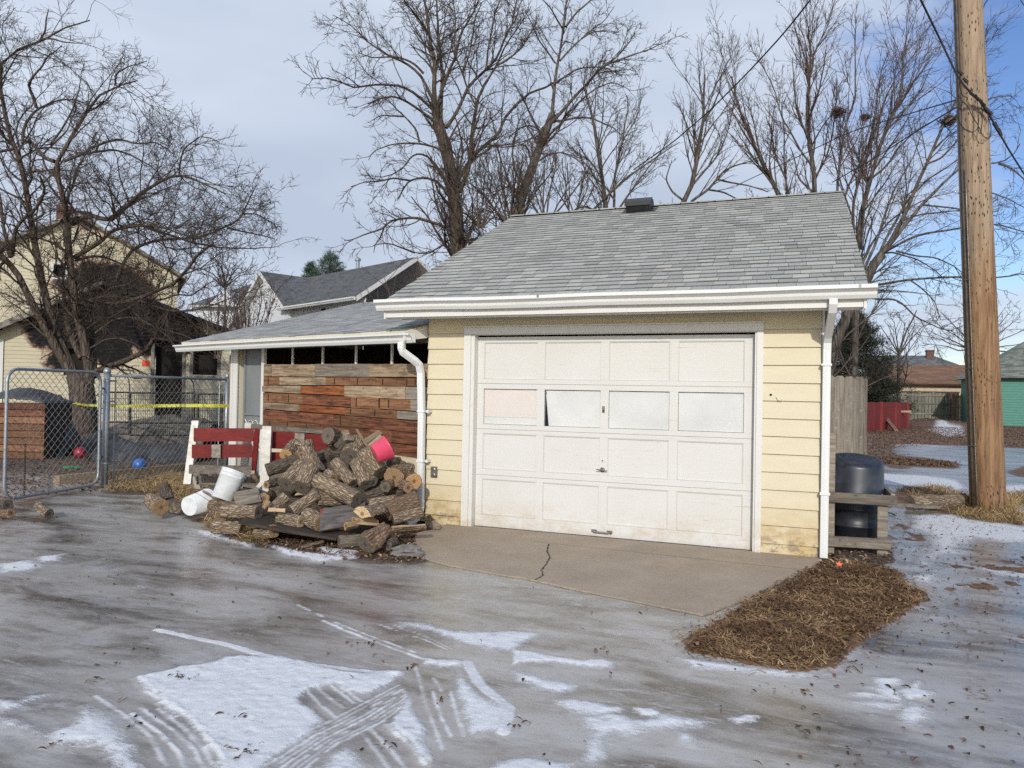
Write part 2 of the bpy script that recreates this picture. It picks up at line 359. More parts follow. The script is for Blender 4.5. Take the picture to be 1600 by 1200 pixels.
for q in fdb: fd = MB(); fd.box(*q); fd.build('foundation', M['concrete'], garage)
# roof deck and shingles
def roof_plane(parent, deckmat, shmat, P, name='roof', expo=.137, tab=.165, sag=.004, thick=.045, lift=.012):
    """P: eave-left, eave-right, ridge-right, ridge-left (world). Deck solid plus every shingle as a raised tab"""
    eL, eR, rR, rL = [Vector(p) for p in P]
    nrm = (eR-eL).cross(rL-eL).normalized()
    if nrm.z < 0: nrm = -nrm
    d = MB(); d.hexa([p-nrm*thick for p in (eL, eR, rR, rL)], [p for p in (eL, eR, rR, rL)])
    ro = d.build(name, deckmat, parent)
    sh = MB(); Ln = ((rL-eL).length+(rR-eR).length)/2; n = int(Ln/expo); wdt = max((eR-eL).length, (rR-rL).length)
    for i in range(n+1):
        v0 = min(i*expo/Ln, 1); v1 = min((i+1)*expo/Ln+.012/Ln, 1)
        if v1-v0 < .002: continue
        A = eL.lerp(rL, v0); B = eR.lerp(rR, v0); Cc = eR.lerp(rR, v1); D = eL.lerp(rL, v1)
        u = -random.uniform(0, tab)/wdt; 
        while u < 1:
            ww = tab*random.choice((.75, .9, 1, 1, 1.15, 1.6))/wdt; a0 = max(u, 0); a1 = min(u+ww, 1)
            if a1-a0 > .004:
                dz = random.uniform(0, sag)+(random.random() < .08)*.004; hb = lift+dz; ht = .003
                g = .0015/wdt; drop = random.choice((0, 0, .006))/Ln
                lo = [A.lerp(B, a0+g), A.lerp(B, a1-g)]; hi = [D.lerp(Cc, a1-g), D.lerp(Cc, a0+g)]
                dn = (A-D).normalized()*drop*Ln
                p0, p1 = lo[0]+dn+nrm*hb, lo[1]+dn+nrm*hb; p2, p3 = hi[0]+nrm*ht, hi[1]+nrm*ht
                q0, q1 = lo[0]+dn, lo[1]+dn
                tt_ = random.random(); sh.add([p0, p1, p2, p3], [(0,1,2,3)], 0, tt_); sh.add([p0, p1, p2, p3, q0, q1, hi[0], hi[1]], [(4,5,1,0), (5,6,2,1), (7,4,0,3)], 1, tt_)
            u += ww
    sh.build('shingles', [shmat, M['shingle_edge']], ro)
    return ro
XE0, XE1 = -.93, 3.905
rf = roof_plane(garage, M['shingle_edge'], M['shingle'], [(XE0, EAVE_Y, EAVE_Z), (XE1, EAVE_Y, EAVE_Z+.01), (XE1, RIDGE_Y, RIDGE_Z+.01), (XE0, RIDGE_Y, RIDGE_Z)])
back = roof_plane(garage, M['shingle_edge'], M['shingle'], [(XE1, 2*RIDGE_Y-EAVE_Y, EAVE_Z+.01), (XE0, 2*RIDGE_Y-EAVE_Y, EAVE_Z), (XE0, RIDGE_Y+.002, RIDGE_Z), (XE1, RIDGE_Y+.002, RIDGE_Z+.01)], expo=.3, tab=.4)
rc = MB()
for i in range(20):
    xa = XE0+(XE1-XE0)*i/20; xb = XE0+(XE1-XE0)*(i+1)/20+.02
    rc.hexa([(xa, RIDGE_Y-.12, RIDGE_Z-.02), (xb, RIDGE_Y-.12, RIDGE_Z-.02), (xb, RIDGE_Y, RIDGE_Z+.012), (xa, RIDGE_Y, RIDGE_Z+.012)],
            [(xa, RIDGE_Y-.12, RIDGE_Z-.010), (xb, RIDGE_Y-.12, RIDGE_Z-.013), (xb, RIDGE_Y, RIDGE_Z+.024), (xa, RIDGE_Y, RIDGE_Z+.029)])
    rc.hexa([(xa, RIDGE_Y, RIDGE_Z+.012), (xb, RIDGE_Y, RIDGE_Z+.012), (xb, RIDGE_Y+.12, RIDGE_Z-.02), (xa, RIDGE_Y+.12, RIDGE_Z-.02)],
            [(xa, RIDGE_Y, RIDGE_Z+.029), (xb, RIDGE_Y, RIDGE_Z+.024), (xb, RIDGE_Y+.12, RIDGE_Z-.013), (xa, RIDGE_Y+.12, RIDGE_Z-.010)])
rc.build('ridge_cap', M['shingle'], rf)
# rake boards
for xa in (XE0+.010, XE1-.034):
    rk = MB()
    rk.hexa([(xa, EAVE_Y, EAVE_Z-.19), (xa+.022, EAVE_Y, EAVE_Z-.19), (xa+.022, RIDGE_Y, RIDGE_Z-.19), (xa, RIDGE_Y, RIDGE_Z-.19)],
            [(xa, EAVE_Y, EAVE_Z-.06), (xa+.022, EAVE_Y, EAVE_Z-.06), (xa+.022, RIDGE_Y, RIDGE_Z-.06), (xa, RIDGE_Y, RIDGE_Z-.06)])
    rk.build('rake_board', M['trim'], garage)
# soffit and fascia
sf = MB(); sf.box((X0-.34, EAVE_Y+.035, 2.318), (X1+.345, .01, 2.334)); sf.build('soffit', M['offwhite'], garage)
fs = MB(); fs.box((X0-.345, EAVE_Y+.012, 2.30), (X1+.35, EAVE_Y+.034, 2.425)); fs.box((XE0+.02, EAVE_Y+.05, 2.285), (X1+.30, EAVE_Y+.075, 2.3175)); fs.build('fascia', M['trim'], garage)
# soffit vents
for xc in (.74, 2.72):
    v = MB(); v.box((xc-.2, -.30, 2.310), (xc+.2, -.16, 2.3178))
    for i in range(9): v.box((xc-.17+i*.04, -.29, 2.306), (xc-.155+i*.04, -.17, 2.3102), 0)
    v.build('soffit_vent', M['trim'], garage)
# K-style gutter
def gutter(parent, pts, out, name='gutter', w_=.125, h_=.115, mat=None, mitre=True):
    prof = [(0, h_), (0, .0), (.055*w_/.125, 0), (.075*w_/.125, .03), (.080*w_/.125, .055), (.11*w_/.125, .075), (w_, .082), (w_, h_), (w_-.008, h_), (w_-.008, .088), (.102*w_/.125, .082), (.07*w_/.125, .06), (.066*w_/.125, .034), (.05*w_/.125, .006), (.004, .006), (.004, h_)]
    g = MB(); o = Vector(out); n = len(prof); vs = []
    for p in pts:
        p = Vector(p); vs += [p+o*a+Vector((0, 0, b)) for a, b in prof]
    fs_ = [(i*n+j, i*n+(j+1) % n, (i+1)*n+(j+1) % n, (i+1)*n+j) for i in range(len(pts)-1) for j in range(n)]
    fs_ += [tuple(range(n-1, -1, -1)), tuple(range((len(pts)-1)*n, len(pts)*n))]
    g.add(vs, fs_)
    for e in (0, len(pts)-1):       # end caps
        p = Vector(pts[e]); dx = Vector((.003 if e else -.003, 0, 0))
        loop = [p+o*a+Vector((0, 0, b)) for a, b in prof[:8]]
        g.hexa(loop, [q+dx for q in loop])
    return g.build(name, mat or M['gutter'], parent)
n_ = 9; gp = [(-.985+(3.965+.985)*i/(n_-1), EAVE_Y+.011, 2.365+.004*math.sin(i*1.9)+(.004 if i < 2 else 0)) for i in range(n_)]
gut = gutter(garage, gp, (0, -1, 0))
for xs in (.9, 3.82):
    sm = MB(); sm.hexa([(xs, EAVE_Y-.116, 2.452), (xs+.02, EAVE_Y-.116, 2.452), (xs+.02, EAVE_Y-.116, 2.482), (xs, EAVE_Y-.116, 2.482)], [(xs, EAVE_Y-.113, 2.452), (xs+.02, EAVE_Y-.113, 2.452), (xs+.02, EAVE_Y-.113, 2.482), (xs, EAVE_Y-.113, 2.482)])
    sm.build('gutter_seam', M['steel'], gut)
def downspout(parent, pts, w_=.075, d_=.055, mat=None):
    """ribbed rectangular pipe along pts"""
    g = MB(); P = [Vector(p) for p in pts]; k = len(P); n = 24; prof = []
    for j in range(n):
        a = 2*math.pi*j/n; c_, s_ = math.cos(a), math.sin(a); e = .22
        x = math.copysign(abs(c_)**e, c_)*w_/2; y = math.copysign(abs(s_)**e, s_)*d_/2
        if j % 2: x *= .93; y *= .93
        prof.append((x, y))
    vs = []
    for i, p in enumerate(P):
        d = (P[min(i+1, k-1)]-P[max(i-1, 0)]).normalized()
        sd = Vector((1, 0, 0)); sd = (sd-d*sd.dot(d)).normalized(); fr = d.cross(sd)
        vs += [p+sd*a+fr*b for a, b in prof]
    g.add(vs, [(i*n+j, i*n+(j+1) % n, (i+1)*n+(j+1) % n, (i+1)*n+j) for i in range(k-1) for j in range(n)]+[tuple(range(n-1, -1, -1)), tuple(range((k-1)*n, k*n))])
    return g.build('downspout', mat or M['gutter'], parent)
ds = downspout(garage, [(3.625, -.46, 2.372), (3.625, -.46, 2.33), (3.622, -.42, 2.27), (3.60, -.10, 2.07), (3.598, -.055, 2.02), (3.596, -.045, 1.95), (3.592, -.045, .60), (3.590, -.045, .02)], .07, .055)
for q in (((3.548, -.08, .60), (3.636, -.012, .625)), ((3.548, -.08, 1.8), (3.638, -.012, 1.82))): b_ = MB(); b_.box(*q); b_.build('strap', M['gutter'], ds)
# corner boards and door casing
c_ = MB(); c_.box((X1+.008, -.012, -.02), (X1+.03, .06, 2.32)); c_.build('corner_board', M['trim'], garage)
cs = MB()
cs.box((-.128, -.030, -.02), (-.045, .010, 2.135)); cs.box((OW+.02, -.030, -.035), (OW+.078, .010, 2.135)); cs.box((-.128, -.032, 2.137), (OW+.078, .010, 2.212))
cs.box((-.043, -.020, -.02), (-.002, .09, 2.128)); cs.box((OW+.002, -.018, -.03), (OW+.018, .09, 2.128)); cs.box((-.043, -.018, 2.085+.045), (OW+.018, .09, 2.136))
cs.box((-.14, -.046, 2.213), (OW+.09, .010, 2.226))
cs.build('door_frame', M['trim'], garage)
# the overhead door, four hinged sections
D0 = .075
door = MB(); zs = [.004, .565+.012, 1.088, 1.594, 2.112]
door.box((-.001, D0+.030, .004), (OW+.001, D0+.04, 1.14)); door.box((-.001, D0+.030, 1.545), (OW+.001, D0+.04, 2.115))
for xa, xb in ((-.001, .082), (.704, .792), (1.412, 1.502), (2.126, 2.215), (2.848, OW+.001)): door.box((xa, D0+.0302, 1.139), (xb, D0+.04, 1.546))
cols = [(.078, .707), (.792, 1.415), (1.502, 2.132), (2.219, 2.857)]
rows = [(.135, .532), (.645, 1.040), (1.142, 1.536), (1.645, 2.050)]
def frame_bar(x0, x1, z0, z1, t=None): door.box((x0, D0, z0), (x1, D0+.0295, z1), 0, t)
for r, (za, zb) in enumerate(rows):
    s0, s1 = zs[r]+.0015, zs[r+1]-.0015
    frame_bar(0, OW, s0, za-.0005); frame_bar(0, OW, zb+.0005, s1)
    ex = [0]+[v for c in cols for v in c]+[OW]
    for i in range(0, len(ex), 2): frame_bar(ex[i], ex[i+1], za, zb)
    if r != 2:
        for xa, xb in cols:       # recessed flat panel with a bead
            door.box((xa+.001, D0+.016, za+.001), (xb-.001, D0+.029, zb-.001))
            for q in ((xa+.001, za+.001, xb-.001, za+.008), (xa+.001, zb-.008, xb-.001, zb-.001), (xa+.001, za+.009, xa+.008, zb-.009), (xb-.008, za+.009, xb-.001, zb-.009)):
                door.box((q[0], D0+.006, q[1]), (q[2], D0+.0155, q[3]))
dr = door.build('garage_door', M['door'], garage)
M['glass_cover'] = simple('curtain_behind_glass', (.66, .665, .645), (.58, .585, .57), 2.2, .7, 0, .15, .004)
M['pink_card'] = simple('pinkish_card', (.68, .625, .58), (.63, .575, .53), 2.0, .8, 0, .15, .004)
kk = NT('thin_glass'); kk.t.nodes.remove(kk.b); tr = kk.n('ShaderNodeBsdfTransparent'); tr.inputs[0].default_value = (1, 1, 1, 1); gl = kk.n('ShaderNodeBsdfGlossy'); gl.inputs['Roughness'].default_value = .06
fr_ = kk.n('ShaderNodeFresnel'); fr_.inputs[0].default_value = 1.45; ms = kk.n('ShaderNodeMixShader'); ms.inputs[0].default_value = .05; kk.l(tr.outputs[0], ms.inputs[1]); kk.l(gl.outputs[0], ms.inputs[2]); kk.l(ms.outputs[0], kk.o.inputs[0])
M['glass'] = kk.m
za, zb = rows[2]
for i, (xa, xb) in enumerate(cols):
    wn = MB(); wn.add([(xa+.001, D0+.014, za+.001), (xb-.001, D0+.014, za+.001), (xb-.001, D0+.014, zb-.001), (xa+.001, D0+.014, zb-.001)], [(0, 1, 2, 3)]); po = wn.build('window_pane', M['glass'], dr)
    cv = MB(); yb = D0+.024
    if i == 0:
        cv.box((xa+.003, yb, za+.085), (xb-.003, yb+.003, zb-.005), 1); cv.box((xa+.003, yb+.004, za+.003), (xb-.003, yb+.006, za+.084), 0)
        cv.box((xa+.003, yb-.002, za+.083), (xb-.003, yb+.005, za+.088), 0)
    elif i == 1:
        cv.hexa([(xa+.085, yb, za+.003), (xb-.003, yb, za+.003), (xb-.003, yb, zb-.004), (xa+.012, yb, zb-.008)], [(xa+.085, yb+.003, za+.003), (xb-.003, yb+.003, za+.003), (xb-.003, yb+.003, zb-.004), (xa+.012, yb+.003, zb-.008)])
        cv.hexa([(xa+.046, yb+.006, za+.003), (xa+.087, yb+.002, za+.003), (xa+.03, yb+.002, zb-.05), (xa+.010, yb+.006, zb-.05)], [(xa+.046, yb+.009, za+.003), (xa+.087, yb+.005, za+.003), (xa+.03, yb+.005, zb-.05), (xa+.010, yb+.009, zb-.05)])
    else:
        pts = [(xa+.003, za+.003), (xb-.003, za+.003)]+[(xb-.003-(xb-xa-.006)*j/8, zb-.005-.003*math.sin(j*1.3+i)) for j in range(9)]
        cv.hexa([(x, yb, z_) for x, z_ in pts], [(x, yb+.003, z_) for x, z_ in pts])
    cvo = cv.build('window_covering', [M['glass_cover'], M['pink_card']], dr)
# hardware
h = MB(); h.box((1.448-.014, D0-.004, 1.338-.035), (1.448+.014, D0+.001, 1.338+.035)); h.box((1.448-.005, D0-.006, 1.33-.018), (1.448+.005, D0-.0035, 1.33+.0), 1); h.build('lock_plate', [M['steel'], M['black_metal']], dr)
h = MB(); h.lathe([(.020, 0), (.020, .006), (.010, .009)], (0,0,0), 20, M=Matrix.Translation((1.452, D0, .803)) @ Matrix.Rotation(R2(90), 4, 'X')); h.lathe([(.006, 0), (.006, .0115)], (0,0,0), 10, 1, M=Matrix.Translation((1.452, D0, .803)) @ Matrix.Rotation(R2(90), 4, 'X')); h.build('keyhole', [M['door'], M['black_metal']], dr)
h = MB(); h.tube([(1.392, D0-.035, .708), (1.425, D0-.038, .706), (1.47, D0-.038, .702), (1.505, D0-.033, .698)], [.006, .011, .011, .006], 10, flat=.6); h.tube([(1.448, D0-.036, .704), (1.448, D0+.001, .704)], .011, 10); h.lathe([(.026, 0), (.026, .004)], n=18, M=Matrix.Translation((1.448, D0, .704)) @ Matrix.Rotation(R2(90), 4, 'X')); h.build('handle', M['steel'], dr, True)
h = MB(); h.box((1.34, D0-.004, .043), (1.40, D0+.001, .075)); h.box((1.505, D0-.004, .043), (1.56, D0+.001, .075)); h.tube([(1.365, D0-.004, .058), (1.375, D0-.035, .056), (1.53, D0-.035, .054), (1.54, D0-.004, .056)], .009, 8); h.tube([(1.545, D0-.012, .038), (1.565, D0-.014, .05), (1.565, D0-.012, .072)], .004, 6); h.build('lift_handle', M['steel'], dr)
bs = MB(); bs.box((0, D0+.001, -.012), (OW, D0+.028, .0035)); bs.build('bottom_seal', M['black_plastic'], dr)
inn = MB(); inn.box((X0+.13, .50, .0), (X1-.13, .52, 2.3)); inn.box((X0+.13, .15, -.002), (X1-.13, .5, .002)); inn.build('interior', M['dark'], garage)
# outlet cover, hook, cable stub
ot = MB(); ot.box((-.517, -.020, .52), (-.437, -.004, .645))
for zz in (.552, .612): ot.lathe([(.020, 0), (.021, .005), (.012, .009), (.005, .009)], n=16, M=Matrix.Translation((-.477, -.020, zz)) @ Matrix.Rotation(R2(90), 4, 'X'))
ot.build('outlet_cover', M['steel'], garage)
hk = MB(); hk.tube([(3.155, -.004, 1.50), (3.16, -.03, 1.50), (3.175, -.035, 1.475), (3.20, -.033, 1.47), (3.215, -.03, 1.485)], .0035, 6); hk.lathe([(.014, 0), (.012, .006)], n=12, m=1, M=Matrix.Translation((3.105, -.004, 1.52)) @ Matrix.Rotation(R2(90), 4, 'X')); hk.build('hook', [M['trim'], M['black_metal']], garage)
# roof vent near ridge
pc = onplane(1000, 330, (0, EAVE_Y, EAVE_Z), (0, -(RIDGE_Z-EAVE_Z), RIDGE_Y-EAVE_Y)); sl_ = math.atan2(RIDGE_Z-EAVE_Z, RIDGE_Y-EAVE_Y)
Mv = Matrix.Translation(Vector(pc)) @ Matrix.Rotation(sl_, 4, 'X') @ Matrix.Diagonal((1.12, 1.1, 1.25, 1))
vb = MB(); vb.box((-.22, -.16, .008), (.22, .24, .014), M=Mv)
prof = [(-.13, .014), (-.13, .085), (-.10, .125), (.02, .135), (.16, .10), (.20, .014)]
vb.hexa([Mv @ Vector((-.155, a, b)) for a, b in prof], [Mv @ Vector((.155, a, b)) for a, b in prof])
vb.hexa([Mv @ Vector((-.17, a, b)) for a, b in [(-.145, .095), (-.115, .140), (.02, .150), (.02, .137), (-.11, .127), (-.135, .09)]], [Mv @ Vector((.17, a, b)) for a, b in [(-.145, .095), (-.115, .140), (.02, .150), (.02, .137), (-.11, .127), (-.135, .09)]])
M['vent_black'] = simple('black_vent_paint', (.008, .008, .009), (.018, .018, .018), 20, .42, 0, .05, .001)
rv = vb.build('roof_vent', M['vent_black'], garage)
lv = MB()
for i in range(13): lv.box((-.14+i*.0225, -.134, .02), (-.132+i*.0225, -.1305, .08), M=Mv)
lv.build('louvre', M['black_metal'], rv)
# ================================================================== LEAN-TO SHED (rotated a little, tied to the garage corner)
SA = np.array([-.60, .05, 0.0]); SDIR = np.array([-.956, .2925, 0.0]); SDIR /= np.linalg.norm(SDIR); SN = np.array([-SDIR[1], SDIR[0], 0.0]); SN = -SN if SN[1] > 0 else SN
def sp(u, out, z): 
    p = SA+SDIR*u+SN*out; return (p[0], p[1], z)
def su(x, y):
    p = onplane(x, y, SA, SN); return float((p-SA)@SDIR), float(p[2])
shed = thing('lean_to_shed', sp(2, 0, 0), 'low open fronted shed of mixed reclaimed planks joined to the left of the garage', 'shed')
LU = su(361, 600)[0]
SEZ = 2.115
def sbox(mb, u0, u1, o0, o1, z0, z1, m=0, t=None):
    return mb.hexa([sp(u0, o0, z0), sp(u1, o0, z0), sp(u1, o1, z0), sp(u0, o1, z0)][::-1], [sp(u0, o0, z1), sp(u1, o0, z1), sp(u1, o1, z1), sp(u0, o1, z1)][::-1], m, t)
# roof: eave along the front rising to the back, left rake straight back
RIS = .27
def srf(u, back, z=None): return sp(u, -back, SEZ+.06+RIS*(back+.32) if z is None else z)
u_l = 4.98; u_r = .02
roof_plane(shed, M['offwhite'], M['shingle_shed'], [srf(u_l, -.32), srf(u_r, -.32), srf(u_r, 3.6), srf(u_l+.55, 3.6)], expo=.125, tab=.2, sag=.002, lift=.006)
ff = MB(); sbox(ff, u_r, u_l-.02, .28, .30, SEZ-.065, SEZ+.035); ff.build('fascia', M['trim'], shed)
pts = [sp(u_r-.10+(u_l+.09-u_r+.10)*i/8, .30, 2.035+.055*(.02*math.sin(i*2.3))+(-.006*(i-4)**2/16)) for i in range(9)]
sg = gutter(shed, pts, SN, 'gutter', .11, .1)
rb = MB()
rb.hexa([sp(u_r-.03, .40, 2.05), sp(u_r-.005, .40, 2.05), sp(u_r-.005, -.25, 2.15), sp(u_r-.03, -.25, 2.15)], [sp(u_r-.03, .40, 2.14), sp(u_r-.005, .40, 2.14), sp(u_r-.005, -.25, 2.31), sp(u_r-.03, -.25, 2.31)])
rb.build('rake_board', M['trim'], shed)
# walls: left end, rear, inner darkness painted as dark wood
sw = MB()
sbox(sw, LU-.16, LU-.02, -.13, -.01, .0, 2.09)                      # corner post core
sw.build('corner_post', M['offwhite'], shed)
po = MB(); sbox(po, LU-.055, LU+.0, -.008, .014, .0, 2.09); sbox(po, LU-.175, LU-.06, -.008, .012, .0, 2.09); po.build('post_casing', M['trim'], shed)
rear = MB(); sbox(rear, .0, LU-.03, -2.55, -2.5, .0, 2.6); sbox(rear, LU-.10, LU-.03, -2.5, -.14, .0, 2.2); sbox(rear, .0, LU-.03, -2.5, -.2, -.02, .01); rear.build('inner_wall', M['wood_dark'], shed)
lw = MB()
for z in np.arange(.1, 2.2, .17): lw.hexa([sp(LU+.003, -.14, z), sp(LU-.02, -.14, z), sp(LU-.02, -2.5, z), sp(LU+.003, -2.5, z)], [sp(LU-.010, -.14, z+.17), sp(LU-.02, -.14, z+.17), sp(LU-.02, -2.5, z+.17), sp(LU-.010, -2.5, z+.17)])
lw.build('side_wall', M['siding'], shed)
# screen door
du0, du1 = su(409, 600)[0], su(378, 600)[0]
M['screen'] = simple('grey_door_screen', (.21, .225, .225), (.17, .185, .185), (3, 3, 1), .6, 0, 0)
sd_ = MB(); sbox(sd_, du0+.02, du1-.02, -.055, -.045, .1, 2.06); sdo = sd_.build('screen_door', M['screen'], shed)
fr = MB(); sbox(fr, du0-.005, du0+.035, -.044, -.02, .05, 2.08); sbox(fr, du1-.045, du1-.006, -.044, -.02, .05, 2.08); sbox(fr, du0+.036, du1-.046, -.044, -.02, .05, .2); sbox(fr, du0+.036, du1-.046, -.044, -.022, 1.10, 1.125); fr.build('door_stile', M['screen'], sdo)
gr = MB(); uc = (du0+du1)/2
for sgn in (-1, 1):
    P_ = []
    for i in range(15):
        a = i/14; P_.append(sp(uc+sgn*(.26-.17*math.sin(a*math.pi)), -.035, .5+.6*a))
    gr.tube(P_, .006, 6)
    for q in (.72, .95): gr.tube([sp(uc+sgn*(.06+.07*math.cos(t_)), -.035, q+.08*math.sin(t_)) for t_ in np.linspace(0, 2*math.pi*.85, 14)], .005, 6)
gr.tube([sp(uc+.22*math.cos(t_), -.035, .5+.30*math.sin(t_)) for t_ in np.linspace(0, math.pi, 16)], .006, 6)
gr.build('scroll_grille', M['white_wood'], sdo)
tr_ = MB(); sbox(tr_, su(411, 600)[0]-.03, su(411, 600)[0]+.03, -.03, .016, .05, 2.08); tr_.build('door_jamb', M['trim'], shed)
# window openings above planks: studs
for px in (456, 503, 555, 611):
    u = su(px, 556)[0]; st_ = MB(); sbox(st_, u-.012, u+.012, -.028, -.004, 1.80, 2.09); st_.build('stud', M['white_wood'], shed)
hd = MB(); sbox(hd, .0, su(411, 600)[0]-.032, -.12, -.01, 1.775, 1.80); sbox(hd, 0, LU-.18, -.12, -.01, 2.055, 2.10); hd.build('window_rail', M['wood_grey'], shed)
# planks traced row by row (left px .. right px at mid height)
rowsp = [  # (y left, y right at x=658 top), list of (x0,x1,material,tint)
 ((569, 568), [(411, 426, 't', .4), (426, 493, 't', .75), (493, 578, 'g', .55), (578, 658, 't', .7)]),
 ((588.5, 590), [(411, 438, 'n', .5), (438, 510, 't', .8), (510, 547, 'n', .65), (547, 587, 'n', .55), (587, 634, 'n', .35), (634, 658, 'n', .25)]),
 ((602, 604), [(411, 471, 't', .6), (471, 539, 'o', .75), (539, 634, 't', .95), (634, 658, 'g', .9)]),
 ((613, 625), [(411, 441, 'n', .7), (441, 475, 'n', .55), (475, 549, 'b', .7), (549, 593, 'n', .85), (593, 643, 'n', .8), (643, 658, 'g', .95)]),
 ((628, 644), [(411, 468, 't', .45), (468, 540, 'o', .45), (540, 578, 'n', .4), (578, 622, 'n', .45), (622, 658, 'g', .6)]),
 ((639.5, 658), [(411, 522, 'b', .75), (522, 560, 'n', .15), (560, 658, 'b', .55)]),
 ((655, 677), [(411, 500, 'n', .2), (500, 560, 'b', .5), (560, 612, 'b', .75), (612, 658, 'b', .5)]),
 ((669, 698), [(411, 470, 'b', .6), (470, 560, 'b', .4), (560, 658, 'b', .6)]),
 ((684, 717.5), [])]
MATP = ['t', 'g', 'n', 'b', 'o']
M['wood_nail'] = wood('rusty_stained_plank', (.27, .14, .07), (.11, .05, .028), .35)
pm = dict(t=M['wood_tan'], g=M['wood_grey'], n=M['wood_nail'], b=M['wood_brown'], o=M['wood_orange'])
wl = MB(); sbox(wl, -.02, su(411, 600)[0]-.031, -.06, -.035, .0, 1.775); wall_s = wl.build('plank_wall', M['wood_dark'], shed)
for i in range(len(rowsp)-1):
    (ya, yb), items = rowsp[i]; (yc, yd), _ = rowsp[i+1]
    for (xa, xb, mt, tn) in items:
        yt = [ya+(yb-ya)*(x-411)/247 for x in (xa, xb)]; yo = [yc+(yd-yc)*(x-411)/247 for x in (xa, xb)]
        # corners in (u, z)
        q = [su(xa, yo[0]), su(xb, yo[1]), su(xb, yt[1]), su(xa, yt[0])]
        if xb >= 658: q[1] = (-.01, q[1][1]); q[2] = (-.01, q[2][1])
        dz = [random.uniform(.001, .012), random.uniform(.0, .006)]
        q = [(q[0][0]-.002, q[0][1]+dz[0]), (q[1][0]+.002, q[1][1]+dz[0]), (q[2][0]+.002, q[2][1]-dz[1]), (q[3][0]-.002, q[3][1]-dz[1])]
        o1 = random.uniform(.0, .018)
        L_ = abs(q[0][0]-q[1][0]); cu = (q[0][0]+q[1][0])/2; cz = (q[0][1]+q[2][1])/2
        # object with local x along the plank so grain follows it
        lo = [(-(a-cu), -.036, b-cz) for a, b in q]; hi = [(-(a-cu), o1*-1, b-cz) for a, b in q]
        pk = MB()
        # local frame: x = -SDIR, y = -SN (into wall), z up
        lo = [(x, .036, z_) for x, _, z_ in lo]; hi = [(x, -o1, z_) for x, _, z_ in hi]
        pk.hexa(lo, hi, 0, tn)
        if mt == 'n':   # nail strips and stains
            for xx in (np.arange(-L_/2+.08, L_/2-.02, .42)+random.uniform(0, .08)): pk.box((xx, -o1-.0025, q[0][1]-cz+.012), (xx+.018, -o1+.001, q[3][1]-cz-.012), 1, .2)
        o = pk.build('plank', [pm[mt], M['rust_chain']])
        o.parent = wall_s
        base = Matrix((tuple(-SDIR)+(0,), tuple(-SN)+(0,), (0, 0, 1, 0), (0, 0, 0, 1))).transposed()
        c = Vector(sp(cu, 0, cz))-Vector(shed['_o'])
        mm = base.copy(); mm.translation = c
        o.matrix_local = mm
        pk = None
sk = MB(); sbox(sk, .0, su(411, 600)[0]-.031, -.03, -.002, .0, .715); sbox(sk, .0, 2.2, -.03, .004, .715, .735); sk.build('base_panel', M['siding'], shed)
# shed downspout with S bend at garage corner
dn = downspout(shed, [sp(.08, .36, 2.04), sp(.08, .36, 1.97), sp(.075, .345, 1.93), sp(-.02, .24, 1.83), sp(-.04, .20, 1.79), sp(-.035, .165, 1.70), (-.592, -.12, 1.2), (-.590, -.115, .55), (-.585, -.12, .20), (-.59, -.14, .12), (-.62, -.22, .055), (-.66, -.29, .03)], .072, .062)
for zz in (1.26, .70): st_ = MB(); st_.box((-.636, -.155, zz), (-.545, -.08, zz+.02)); st_.box((-.545, -.10, zz-.005), (-.520, -.004, zz+.025)); st_.build('strap', M['gutter'], dn)
